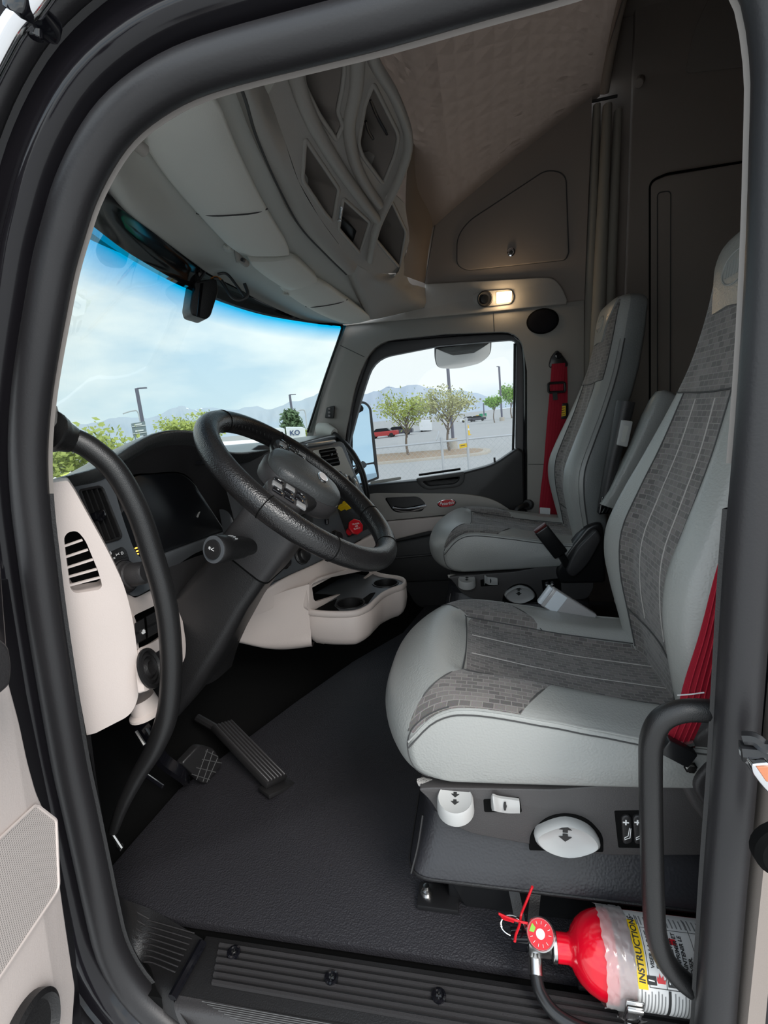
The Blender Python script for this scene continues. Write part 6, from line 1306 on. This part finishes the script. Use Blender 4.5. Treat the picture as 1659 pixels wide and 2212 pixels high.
bm = new(); ca = under[1] + Vector((-0.028, 0.0, 0)); slab(bm, [P(u, v, X=0.203) for u, v in rp([(1343, 906, 4), (1368, 910, 4), (1356, 966, 4), (1332, 962, 4)], 4)], (0.02, 0, 0), 0.004, 2); cl = obj('armrest_adjuster', bm, WHITEP, pseat); cl['label'] = 'pale grey thumbwheel housing'
bm = new(); slab(bm, [P(u, v, X=0.2025) for u, v in rp([(1349, 918, 3), (1359, 920, 3), (1350, 956, 3), (1341, 954, 3)], 3)], (0.002, 0, 0), 0.0005, 1); obj('thumbwheel', bm, GREYL, cl)
bm = new(); slab(bm, [P(u, v, X=0.215) for u, v in rp([(1300, 1072, 4), (1328, 1072, 4), (1322, 1110, 4), (1293, 1112, 4)], 4)], (0.03, 0, 0), 0.004, 2); br = obj('armrest_bracket', bm, BLKG, pseat)
for k in range(3):
    bm = new(); sweep(bm, cr([P(1305 + 7 * k, 1078, X=0.213), P(1302 + 7 * k, 1090, X=0.213), P(1307 + 7 * k, 1096, X=0.213), P(1301 + 7 * k, 1108, X=0.213)], 3), 0.0025, 6); obj('coil', bm, STB, br)
bm = new(); slab(bm, [P(u, v, X=0.255) for u, v in rp([(1200, 1235, 10), (1225, 1190, 30), (1270, 1135, 20), (1300, 1128, 16), (1306, 1150, 10), (1310, 1260, 10), (1210, 1262, 10)], 10)], (0.05, 0, 0), 0.012, 4); phc = obj('hinge_cover', bm, STB, pseat)
bm = new(); slab(bm, [P(u, v, X=0.235) for u, v in rp([(1222, 1236, 12), (1240, 1190, 40), (1290, 1140, 20), (1302, 1165, 30), (1268, 1225, 30), (1238, 1250, 12)], 10)], (0.03, 0, 0), 0.010, 4); obj('recliner_housing', bm, BLKS, phc)
def buckle(root, tipc, base, w, mbody, msh, name='buckle', wrap=None):
    t = (tipc - base).normalized(); s = Vector((0.25, -0.0, 0.0)); s = Vector((1, 0, 0)).cross(t).normalized(); n_ = t.cross(s)
    bm = new(); L = (tipc - base).length
    box(bm, base.lerp(tipc, 0.5), (w, L, 0.024), Matrix((s, t, n_)).transposed(), 0.006, 3); b_ = obj(name, bm, mbody, root)
    bm = new(); box(bm, tipc + t * 0.004, (w * 0.92, 0.012, 0.022), Matrix((s, t, n_)).transposed(), 0.003); obj('buckle_button', bm, msh, b_); return b_, s, t, n_
buckle(pseat, P(1168, 1142, X=0.24), P(1212, 1198, X=0.25), 0.055, STB, mat('dark red button', (0.10, 0.02, 0.02), 0.3), 'buckle')
bm = new(); sweep(bm, [P(1212, 1198, X=0.25), P(1232, 1235, X=0.27)], 0.014, 10); obj('buckle_stalk', bm, STB, pseat)
PW = mat('plastic film over grey buckle', (0.34, 0.33, 0.33), 0.16, spec=0.7, bump=(45, 0.5)); PW2 = mat('pale label', (0.60, 0.64, 0.68), 0.3)
wb, s_, t_, n_ = buckle(seat, P(1180, 1286, X=-0.262), P(1275, 1346, X=-0.265), 0.062, PW, PW2, 'wrapped_buckle')
lc_ = P(1190, 1291, X=-0.262).lerp(P(1275, 1346, X=-0.265), 0.12)
bm = new(); box(bm, lc_ + n_ * 0.012 * (1 if n_.dot(CAM - lc_) > 0 else -1), (0.056, 0.035, 0.003), Matrix((s_, t_, n_)).transposed(), 0.001, 1); obj('buckle_label', bm, PW2, wb)
bm = new(); sweep(bm, [P(1275, 1346, X=-0.265), P(1322, 1366, X=-0.26)], 0.009, 8); obj('buckle_stalk', bm, STB, seat)
# ================================================================== belts
def strap(name, L_, R_, x, root, m=REDB, n=5, th=0.0022):
    bm = new(); xl = x if isinstance(x, (list, tuple)) else [x] * len(L_)
    a = [P(u, v, X=q) for (u, v), q in zip(L_, xl)]; b = [P(u, v, X=q + 0.004) for (u, v), q in zip(R_, xl)]
    surf(bm, [a, [p.lerp(q, 0.5) + Vector((-0.002, 0, 0)) for p, q in zip(a, b)], b], n, 3, thick=(th, 0, 0)); o = obj(name, bm, m, root, 50)
    for f in (0.2, 0.4, 0.6, 0.8):
        bm = new(); sweep(bm, cr([p.lerp(q, f) + Vector((-0.0012 - 0.002 * math.sin(math.pi * f), 0, 0)) for p, q in zip(a, b)], n), 0.0011, 5); obj('web_rib', bm, m, o)
    return o
sb1 = thing('red_belt', 'red seat belt webbing running down beside the driver seat to its floor buckle', 'seat belt', P(1470, 1590, X=-0.815), 'red lap and shoulder belts')
strap('webbing', [(1640, 930), (1580, 1130), (1546, 1240), (1512, 1370), (1480, 1470), (1462, 1540), (1441, 1596)], [(1668, 930), (1606, 1130), (1582, 1240), (1562, 1370), (1540, 1475), (1522, 1545), (1496, 1604)], -0.816, sb1)
bm = new(); sweep(bm, [P(1440, 1600, X=-0.815), P(1470, 1612, X=-0.815), P(1498, 1606, X=-0.815)], 0.006, 8); obj('anchor_bar', bm, STEEL, sb1)
bm = new(); sweep(bm, [P(1463, 1502, X=-0.819), P(1490, 1500, X=-0.819), P(1521, 1496, X=-0.819)], 0.0012, 6); obj('stitch_row', bm, WHITE, sb1)
bm = new(); box(bm, P(1462, 1622, X=-0.826), (0.02, 0.05, 0.03), Matrix.Rotation(0.5, 3, 'X'), 0.004); obj('anchor', bm, STB, sb1)
sb2 = thing('red_belt', 'red passenger seat belt hanging on the far pillar with a black slide clip', 'seat belt', P(1175, 1120, X=0.87), 'red lap and shoulder belts')
strap('webbing', [(1197, 790), (1195, 850), (1190, 920), (1186, 1000), (1182, 1060), (1180, 1125)], [(1225, 790), (1226, 850), (1224, 920), (1218, 1000), (1212, 1060), (1206, 1125)], 0.885, sb2)
strap('webbing', [(1192, 786), (1187, 850), (1181, 920), (1174, 1010), (1168, 1060), (1163, 1126)], [(1221, 784), (1216, 850), (1211, 920), (1204, 1000), (1197, 1060), (1190, 1126)], 0.872, sb2)
bm = new(); slab(bm, pp(rp([(1186, 788, 5), (1190, 770, 8), (1204, 754, 8), (1216, 768, 8), (1228, 786, 5), (1226, 792, 3), (1188, 794, 3)], 5), X=0.884), (0.02, 0, 0), 0.004, 2); obj('shoulder_guide', bm, STB, sb2)
bm = new(); lathe(bm, [(0, 0), (0.016, 0), (0.014, 0.008), (0, 0.010)], P(1206, 768, X=0.886), (-1, 0, 0), 14); obj('guide_bolt', bm, BLKG, sb2)
bm = new(); sweep(bm, pp(rp([(1184, 828, 5), (1220, 826, 5), (1221, 846, 5), (1185, 848, 5)], 4), X=0.866), 0.006, 8, True); sweep(bm, [P(1198, 846, X=0.865), P(1200, 864, X=0.865)], 0, flat=(0.010, 0.003), up0=(1, 0, 0)); obj('slide_clip', bm, STB, sb2)
bm = new(); slab(bm, pp(rp([(1208, 872, 4), (1228, 870, 4), (1228, 904, 4), (1208, 906, 4)], 3), X=0.880), (0.02, 0, 0), 0.003, 2); ret = obj('retractor_box', bm, STB, sb2)
bm = new(); slab(bm, pp([(1210, 878), (1222, 876), (1222, 898), (1210, 900)], X=0.879), (0.001, 0, 0)); ry = obj('yellow_label', bm, YEL, sb2)
for k in range(4):
    bm = new(); sweep(bm, pp([(1212, 882 + 5 * k), (1220, 880.5 + 5 * k)], X=0.8785), 0.0012, 4); obj('label_print', bm, BLKP, sb2)
bm = new(); slab(bm, pp(rp([(1166, 1096, 2), (1189, 1098, 2), (1187, 1126, 2), (1166, 1124, 2)], 2), X=0.866), (0.002, 0, 0)); tg = obj('white_tag', bm, WHITE, sb2)
for k in range(3):
    bm = new(); sweep(bm, pp([(1172, 1114 + 3 * k), (1184, 1115 + 3 * k)], X=0.8655), 0.0012, 4); obj('tag_print', bm, GREY, sb2)
bm = new(); sweep(bm, cr([P(1142, 1090, X=0.90), P(1132, 1092, X=0.87), P(1118, 1100, X=0.85), P(1113, 1114, X=0.85)], 4), 0.013, 10); cyl(bm, P(1143, 1090, X=0.905), P(1139, 1090, X=0.885), 0.026, 14); tag(obj('door_check', bm, BLK), 'short black arm on the pillar beside the passenger door edge', 'arm')

# ================================================================== fire extinguisher on the floor beside the seat
AX0 = P(1290, 2058, Z=0.078); EX = AX0.x; EZ = 0.078; ER = 0.0645
fe_ = thing('fire_extinguisher', 'red fire extinguisher lying in a bracket on the floor below the driver seat', 'fire extinguisher', (EX, -0.3, 0))
yaxis = Vector((0, -1, 0))
yN = P(1196, 2040, Z=EZ).y
bm = new(); lathe(bm, [(0, 0), (0.022, 0), (0.022, 0.022), (0.0245, 0.027), (0.033, 0.031), (0.044, 0.039), (0.0535, 0.051), (0.060, 0.065), (0.0635, 0.080), (ER, 0.096), (ER, 0.41), (0.060, 0.43), (0.03, 0.44), (0, 0.44)], Vector((EX, yN, EZ)), yaxis, 48); cyb = obj('cylinder', bm, RED, fe_, 60)
def cyp(y, th, r=ER): return Vector((EX - r * math.cos(th), y, EZ + r * math.sin(th)))
def wrapsheet(name, y0, y1, t0, t1, m, r, parent, n=24):
    bm = new(); surf(bm, [[cyp(y, t0 + (t1 - t0) * k / n, r) for k in range(n + 1)] for y in (y0, y1)], curve=False); return obj(name, bm, m, parent, 80)
yS = P(1360, 2060, Z=EZ + 0.03).y
LABEL = mat('white label', (0.70, 0.69, 0.68), 0.4)
lb_ = wrapsheet('label', yS, yS - 0.24, -1.2, 2.2, LABEL, ER + 0.0006, fe_)
wrapsheet('yellow_band', yS - 0.001, yS - 0.016, 0.30, 1.75, YEL, ER + 0.0010, fe_)
def cyltext(s, y0, th0, size, m, bold=0.0, align='LEFT'):
    o = text('label_text', s, m, fe_, (0, 0, 0), (1, 0, 0), (0, 1, 0), size, 0.0, 0.12, align, bold); me = o.data
    for v in me.vertices: v.co = cyp(y0 + v.co.y, th0 + v.co.x / ER, ER + 0.0014)
    return o
cyltext('INSTRUCTIONS', yS - 0.0085, 0.42, 0.013, BLKP, 0.0003)
for k, s in enumerate(('SQUEEZE AND', 'HOLD LEVER.', 'COMPRIMER ET', 'MAINTENIR LE', 'LEVIER.')): cyltext(s, yS - 0.050 - 0.0085 * k, 0.66, 0.0078, BLKP, 0.0003)
for k, s in enumerate(('VISER LA BASE', 'DES FLAMMES')): cyltext(s, yS - 0.026 - 0.0085 * k, 0.74, 0.0075, BLKP, 0.0002)
for k, s in enumerate(('SWEEP SIDE', 'TO SIDE')): cyltext(s, yS - 0.098 - 0.009 * k, 0.62, 0.0075, BLKP, 0.0002)
for y, n_ in ((yS - 0.052, '3'), (yS - 0.022, '1'), (yS - 0.100, '4')):
    wrapsheet('number_box', y + 0.007, y - 0.007, 0.42, 0.60, BLKP, ER + 0.0011, fe_, 4); cyltext(n_, y, 0.455, 0.012, WHITE, 0.0003)
for y in (yS - 0.043, yS - 0.092, yS - 0.018): wrapsheet('label_rule', y, y - 0.0009, 0.36, 1.9, BLKP, ER + 0.0012, fe_, 12)
wrapsheet('label_rule', yS - 0.018, yS - 0.24, 0.36, 0.375, BLKP, ER + 0.0012, fe_, 2)
wrapsheet('label_rule', yS - 0.018, yS - 0.24, 1.55, 1.562, BLKP, ER + 0.0012, fe_, 2)
for y in (yS - 0.045, yS - 0.10): wrapsheet('label_bar', y, y - 0.004, -0.9, 0.34, BLKP, ER + 0.0012, fe_, 12)
for k in range(46):
    y = yS - 0.006 - 0.0048 * k
    if any(abs(y - q) < 0.006 for q in (yS - 0.047, yS - 0.102)): continue
    wrapsheet('small_print', y, y - 0.0016, -0.75, 0.30 - 0.12 * ((k * 7) % 5) / 5, mat('grey print', (0.22, 0.22, 0.22), 0.6) if k == 0 else MATS['grey print'], ER + 0.0012, fe_, 10)
for k in range(30):
    y = yS - 0.008 - 0.0068 * k; wrapsheet('small_print', y, y - 0.0022, 1.62, 1.95 - 0.1 * ((k * 5) % 4) / 4, MATS['grey print'], ER + 0.0012, fe_, 6)
def flame(y, th, s):
    bm = new(); pts = [(-0.5, 0), (-0.6, 0.5), (-0.35, 0.4), (-0.3, 0.95), (0.0, 0.6), (0.15, 1.2), (0.35, 0.6), (0.5, 0.8), (0.6, 0.3), (0.45, 0)]
    bm.faces.new([bm.verts.new(cyp(y + a * s, th + b * s / ER, ER + 0.0013)) for a, b in pts]); return obj('flame_mark', bm, REDP, fe_)
flame(yS - 0.036, 0.47, 0.011)
bm = new(); bm.faces.new([bm.verts.new(cyp(yS - 0.060 + a, 1.30 + b / ER, ER + 0.0013)) for a, b in ((-0.008, -0.004), (0.008, -0.004), (0.010, 0.0), (0.008, 0.004), (-0.008, 0.004))]); obj('pictogram', bm, REDP, fe_)
bm = new(); sweep(bm, [cyp(yS - 0.051, 1.28, ER + 0.0014), cyp(yS - 0.047, 1.36, ER + 0.0014), cyp(yS - 0.044, 1.30, ER + 0.0014)], 0.0008, 5); obj('pictogram', bm, BLKP, fe_)
for a, b in (((yS - 0.045, 1.28), (yS - 0.052, 1.40)), ((yS - 0.052, 1.26), (yS - 0.058, 1.38)), ((yS - 0.130, 1.30), (yS - 0.120, 1.45)), ((yS - 0.126, 1.45), (yS - 0.138, 1.36))):
    bm = new(); sweep(bm, [cyp(*a, ER + 0.0014), cyp(*b, ER + 0.0014)], 0.0008, 5); obj('pictogram', bm, BLKP, fe_)
# clear film band with a buckle, valve, gauge, hose, pin and red seal
FILM = glass('clear film', (0.80, 0.79, 0.78), 0.08, rough=0.12, milk=0.30)
bm = new(); rf = random.Random(4); rws = []
for y in [yS + 0.044 - 0.0045 * k for k in range(11)]: rws.append([cyp(y + 0.002 * rf.uniform(-1, 1), -1.4 + 3.9 * k / 40, ER + 0.0022 + 0.0022 * rf.random()) for k in range(41)])
surf(bm, rws, 2, 2); obj('film_band', bm, FILM, fe_, 30)
bm = new(); sweep(bm, [cyp(yS + 0.012, -1.5 + 4.0 * k / 40, ER + 0.0016) for k in range(41)], 0, flat=(0.013, 0.0006), up0=None); obj('bracket_strap', bm, glass('clear strap', (0.80, 0.78, 0.77), 0.10), fe_)
bm = new()
cB = cyp(yS + 0.006, -0.25, ER + 0.006); tB = (cyp(yS, -0.15, ER) - cyp(yS, -0.35, ER)).normalized(); nB2 = (cB - Vector((EX, cB.y, EZ))).normalized(); FB = Matrix((Vector((0, 1, 0)), tB, nB2)).transposed()
box(bm, cB, (0.026, 0.058, 0.003), FB, 0.001, 1); lt2 = obj('latch_plate', bm, STEEL, fe_)
bm = new(); sweep(bm, [cB + Vector((0, 1, 0)) * a + tB * b + nB2 * 0.004 for a, b in ((-0.009, 0.014), (0.009, 0.014), (0.010, -0.034), (-0.010, -0.034))], 0.0022, 8, True); obj('latch_wire', bm, CHROME, fe_)
bm = new(); box(bm, cB + nB2 * 0.005 + tB * 0.012, (0.024, 0.012, 0.006), FB, 0.002); obj('latch_lever', bm, STEEL, fe_)
bm = new(); surf(bm, [[cyp(yS + 0.026 - 0.012 * k, -0.75 - 0.05 * (k % 2), ER + 0.010 + 0.006 * (k % 2)) for k in range(5)], [cyp(yS + 0.022 - 0.010 * k, -1.0, ER + 0.018 - 0.006 * (k % 2)) for k in range(5)], [cyp(yS + 0.015 - 0.006 * k, -1.25, ER + 0.014) for k in range(5)]], 4, 4); obj('film_tail', bm, FILM, fe_, 40)
vb = Vector((EX, yN + 0.018, EZ))
bm = new(); box(bm, vb + Vector((0.0, 0.006, 0.0)), (0.026, 0.040, 0.030), None, 0.004); cyl(bm, Vector((EX, yN + 0.003, EZ)), Vector((EX, yN - 0.004, EZ)), 0.024, 20); obj('valve_body', bm, STEEL, fe_)
bm = new(); box(bm, vb + Vector((0.0, 0.026, 0.018)), (0.022, 0.060, 0.010), Matrix.Rotation(-0.15, 3, 'X'), 0.003); obj('carry_handle', bm, BLKG, fe_)
bm = new(); box(bm, vb + Vector((0.004, 0.030, -0.002)), (0.020, 0.050, 0.028), None, 0.005); obj('lever', bm, BLKG, fe_)
gc = P(1168, 2018, Z=0.108); gn = (CAM - gc); gn = Vector((gn.x * 0.9, 0.25, gn.z)).normalized()
bm = new(); lathe(bm, [(0, -0.016), (0.014, -0.016), (0.0235, -0.006), (0.0245, 0.002), (0.0225, 0.004), (0.0215, 0.002), (0, 0.002)], gc, gn, 32); gg = obj('pressure_gauge', bm, STEEL, fe_)
bm = new(); lathe(bm, [(0.0213, 0.0022), (0.0, 0.0024)], gc, gn, 32); obj('gauge_face', bm, REDP, gg)
fg = frame(gn); bm = new(); lathe(bm, [(0.0075, 0.0028), (0.0, 0.003)], gc, gn, 24); obj('gauge_centre', bm, LABEL, gg)
bm = new(); q = [gc + gn * 0.0029 + fg.col[0] * (r * math.cos(a)) + fg.col[1] * (r * math.sin(a)) for r, a in ((0.011, 2.6), (0.019, 2.6), (0.019, 3.3), (0.011, 3.3))]; bm.faces.new([bm.verts.new(p) for p in q]); obj('gauge_green', bm, mat('gauge green', (0.25, 0.55, 0.06), 0.5), gg)
for k in range(12):
    a = 0.5 * k + 0.2
    if 2.4 < a < 3.5: continue
    bm = new(); sweep(bm, [gc + gn * 0.0030 + (fg.col[0] * math.cos(a) + fg.col[1] * math.sin(a)) * r for r in (0.0135, 0.018)], 0.0005, 4); obj('gauge_tick', bm, LABEL, gg)
h0 = vb + Vector((-0.012, 0.004, -0.006)); hs = [h0, P(1156, 2070, Z=0.055), P(1157, 2105, Z=0.045), P(1168, 2145, Z=0.035), P(1200, 2190, Z=0.028), P(1260, 2225, Z=0.025), P(1340, 2250, Z=0.025)]
bm = new(); sweep(bm, cr(hs[2:], 6), 0.0105, 12); obj('hose', bm, mat('black hose', (0.015, 0.015, 0.016), 0.25), fe_)
bm = new(); sweep(bm, [h0 + Vector((0.006, 0.01, 0.004)), hs[1]], 0.0085, 12); sweep(bm, [hs[1], hs[2].lerp(hs[3], 0.1)], 0.0125, 16); obj('hose_ferrule', bm, STEEL, fe_)
rc_ = P(1108, 2000, Z=0.10); exr = (P(1128, 2004, Z=0.10) - rc_); eyr = Vector((0.012, 0, 0.010))
bm = new(); sweep(bm, [rc_ + exr.normalized() * 0.021 * math.cos(a) + eyr.normalized() * 0.0135 * math.sin(a) for a in [2 * math.pi * k / 28 for k in range(28)]], 0.0021, 8, True); obj('safety_pin', bm, CHROME, fe_)
for pts in ([(1150, 1915), (1138, 1945), (1126, 1975), (1122, 1998), (1114, 2020), (1112, 2034)], [(1078, 1974), (1096, 1982), (1120, 1990), (1146, 1996)]):
    bm = new(); zz = 0.112; sweep(bm, cr([P(u, v, Z=zz + (0.06 if v < 1930 else 0.03 if v < 1950 else 0)) for u, v in pts], 5), 0.0022, 7); obj('tamper_seal', bm, REDP, fe_)
bm = new(); slab(bm, [P(u, v, Z=0.113) for u, v in ((1076, 1971), (1112, 1985), (1110, 1992), (1086, 1985))], (0, 0, -0.002)); obj('seal_tag', bm, REDP, fe_)
# bracket under it
fb = thing('extinguisher_bracket', 'black floor bracket and hanging straps holding the fire extinguisher', 'bracket', (EX + 0.02, -0.3, 0))
bm = new(); box(bm, (EX + 0.03, yN - 0.22, 0.005), (0.075, 0.36, 0.010), None, 0.003); obj('plate', bm, STB, fb)
for u, u2 in (((1108, 1915), (1124, 1990)), ((1158, 1916), (1150, 1990))):
    bm = new(); sweep(bm, cr([P(u[0], u[1], X=-0.77), P((u[0] + u2[0]) / 2, 1950, X=-0.785), P(u2[0], u2[1] + 4, X=-0.80)], 4), 0, flat=(0.010, 0.002), up0=(1, 0, 0)); obj('strap', bm, BLK, fb)

# ================================================================== grab handles by the driver's door
g1_ = thing('grab_handle', 'long bent black grab handle on the near windscreen pillar, left of the wheel', 'grab handle', P(120, 945, X=-0.91), 'cab grab handles')
hp_ = [(118, 936, -0.915), (150, 947, -0.895), (195, 968, -0.88), (250, 1018, -0.865), (298, 1105, -0.855), (330, 1200, -0.85), (354, 1285, -0.848), (366, 1360, -0.848), (370, 1450, -0.85), (362, 1540, -0.852), (336, 1612, -0.855), (300, 1672, -0.86), (266, 1738, -0.868), (244, 1796, -0.875)]
c = cr([P(u, v, X=x) for u, v, x in hp_], 6); nH = len(c); rl_ = [0.0198 if i < nH * 0.72 else 0.0198 - 0.0105 * ((i / nH - 0.72) / 0.28) for i in range(nH)]
bm = new(); sweep(bm, c, rl_, 16); obj('grip', bm, HANDLE, g1_, 60)
bm = new(); a, b = P(104, 930, X=-0.93), P(152, 949, X=-0.893); sweep(bm, cr([a, a.lerp(b, 0.25), a.lerp(b, 0.6), b], 4), [0.034, 0.034, 0.034, 0.033, 0.032, 0.031, 0.030, 0.028, 0.0265, 0.0255, 0.0245, 0.0235, 0.0225], 18); obj('flange', bm, HANDLE, g1_, 60)
bm = new(); sweep(bm, [P(78, 905, X=-0.93), P(95, 915, X=-0.925), P(112, 925, X=-0.918)], [0.03, 0.034, 0.022], 14); obj('pillar_boss', bm, GREY, g1_, 60)
g2_ = thing('grab_handle', 'black looped grab handle at the rear edge of the driver door opening', 'grab handle', P(1500, 2140, X=-0.935), 'cab grab handles')
bm = new(); sweep(bm, cr([P(u, v, X=-0.945) for u, v in ((1580, 1542), (1520, 1535), (1468, 1537), (1428, 1556), (1408, 1598), (1405, 1660), (1407, 1800), (1411, 1940), (1418, 2020), (1440, 2078), (1480, 2122), (1530, 2152), (1580, 2176))], 6), 0.0155, 16); obj('grip', bm, HANDLE, g2_, 60)
# rear pillar lining behind the seal, and things on the outer jamb
bm = new(); slab(bm, [P(u, v, X=-0.90) for u, v in ((1560, 1500), (1700, 1480), (1760, 2260), (1530, 2260))], (0.01, 0, 0), 0.003, 2); struct('trim_14', bm, BLK)
js = thing('door_striker', 'bright door latch striker on the rear door jamb, lower right', 'striker', P(1645, 1680, X=-1.05))
bm = new(); slab(bm, [P(u, v, X=-1.055) for u, v in rp([(1624, 1652, 6), (1662, 1648, 6), (1700, 1700, 6), (1662, 1716, 6), (1640, 1690, 8), (1627, 1672, 6)], 5)], (0.03, 0, 0), 0.004, 3); obj('striker_plate', bm, CHROME, js)
bm = new(); slab(bm, [P(u, v, X=-1.057) for u, v in rp([(1634, 1657, 3), (1680, 1656, 3), (1690, 1690, 3), (1656, 1690, 5)], 4)], (0.004, 0, 0), 0.001, 1); obj('striker_pad', bm, mat('amber reflector', (0.55, 0.20, 0.10), 0.2), js)
bm = new(); sweep(bm, cr([P(1606, 1594, X=-1.03), P(1630, 1596, X=-1.035), P(1652, 1612, X=-1.04), P(1690, 1618, X=-1.05)], 4), 0.008, 8); sweep(bm, [P(1600, 1622, X=-1.03), P(1700, 1630, X=-1.04)], 0.012, 8); tag(obj('cab_latch_bar', bm, STB), 'black bar across the rear door jamb above the bright striker', 'bar')
bm = new(); lathe(bm, [(0, 0), (0.034, 0), (0.034, 0.012), (0.028, 0.018), (0, 0.019)], P(1688, 1825, X=-1.05), (-1, 0, 0), 24); tag(obj('rubber_buffer', bm, DARK), 'round black rubber buffer on the rear door jamb below the striker', 'buffer')

# ================================================================== the opened driver's door (left edge)
d2 = struct('door_2')
DN = Vector((0.22, -0.97, 0)).normalized(); DPt = P(130, 1840, X=-1.08)
DP = lambda u, v, h=0.0: P(u, v, pl=(DPt + DN * h, DN))
bm = new(); slab(bm, [DP(u, v) for u, v in rp([(-620, 1300, 0), (-200, 1420, 0), (20, 1470, 6), (44, 1560, 20), (62, 1645, 20), (80, 1710, 16), (98, 1750, 18), (124, 1766, 8), (131, 1840, 10), (132, 1915, 10), (144, 2000, 20), (156, 2080, 20), (164, 2130, 10), (150, 2330, 20), (-620, 2500, 0)], 8)], -DN * 0.05, 0.006, 3); dpn = obj('inner_panel', bm, BEIGE, d2)
MESH = mat('speaker cloth', (0.46, 0.41, 0.39), 0.7); t_m = MESH.node_tree; tcm = nn(t_m, 'ShaderNodeTexCoord'); vr_ = nn(t_m, 'ShaderNodeTexVoronoi', Scale=300.0); vr_.inputs['Randomness'].default_value = 0.0
rmp = nn(t_m, 'ShaderNodeValToRGB'); rmp.color_ramp.elements[0].position = 0.20; rmp.color_ramp.elements[0].color = (0.24, 0.215, 0.20, 1); rmp.color_ramp.elements[1].position = 0.42; rmp.color_ramp.elements[1].color = (0.56, 0.50, 0.47, 1)
sx_ = nn(t_m, 'ShaderNodeSeparateXYZ'); cx2 = nn(t_m, 'ShaderNodeCombineXYZ'); t_m.links.new(tcm.outputs['Object'], sx_.inputs[0]); t_m.links.new(sx_.outputs['X'], cx2.inputs['X']); t_m.links.new(sx_.outputs['Z'], cx2.inputs['Y']); vr_.voronoi_dimensions = '2D'; t_m.links.new(cx2.outputs[0], vr_.inputs['Vector']); t_m.links.new(vr_.outputs['Distance'], rmp.inputs[0]); t_m.links.new(rmp.outputs[0], t_m.nodes['Principled BSDF'].inputs['Base Color'])
sp_o = rp([(78, 1738, 8), (121, 1771, 6), (127, 1920, 16), (-60, 2200, 0), (-300, 2500, 0), (-620, 2400, 0), (-300, 2090, 0)], 8)
bm = new(); slab(bm, [DP(u, v, 0.003) for u, v in sp_o], -DN * 0.004, 0.001, 1); obj('speaker_cloth', bm, MESH, dpn)
bm = new(); sweep(bm, [DP(u, v, 0.003) for u, v in sp_o], 0.0022, 6, True); obj('speaker_rim', bm, BEIGE, dpn)
bm = new(); c = DP(52, 2262, 0.0); lathe(bm, [(0.058, 0), (0.058, 0.012), (0.052, 0.016), (0.046, 0.006), (0, 0.004)], c, DN, 40); obj('door_speaker', bm, BLK, d2)
bm = new(); slab(bm, [DP(u, v, 0.09) for u, v in rp([(-400, 1330, 0), (-40, 1360, 10), (2, 1372, 12), (26, 1392, 14), (33, 1440, 16), (28, 1482, 12), (-6, 1512, 12), (-400, 1620, 0)], 8)], -DN * 0.09, 0.02, 4); obj('armrest', bm, BLKS, d2)
bm = new(); slab(bm, [DP(u, v, -0.01) for u, v in rp([(-620, -300, 0), (-150, 300, 0), (-40, 700, 0), (-8, 1000, 0), (8, 1250, 0), (24, 1480, 0), (-620, 1480, 0)], 4)], -DN * 0.04, 0.006, 2, [[DP(u, v, -0.01) for u, v in rp([(-560, 20, 20), (-230, 420, 40), (-120, 800, 20), (-80, 1240, 20), (-560, 1300, 20)], 10)]]); obj('window_frame', bm, PAINT, d2)
bm = new(); slab(bm, [DP(u, v, -0.03) for u, v in rp([(-570, 0, 20), (-225, 410, 40), (-110, 800, 20), (-70, 1250, 20), (-570, 1320, 20)], 10)], -DN * 0.004); obj('window_glass', bm, SGLASS, d2)
bm = new(); slab(bm, [DP(u, v, -0.05) for u, v in rp([(-620, 1260, 0), (20, 1250, 0), (60, 1500, 0), (110, 1740, 0), (160, 2000, 0), (190, 2330, 0), (-620, 2500, 0)], 6)], -DN * 0.03, 0.004, 2); obj('outer_skin', bm, PAINT, d2)
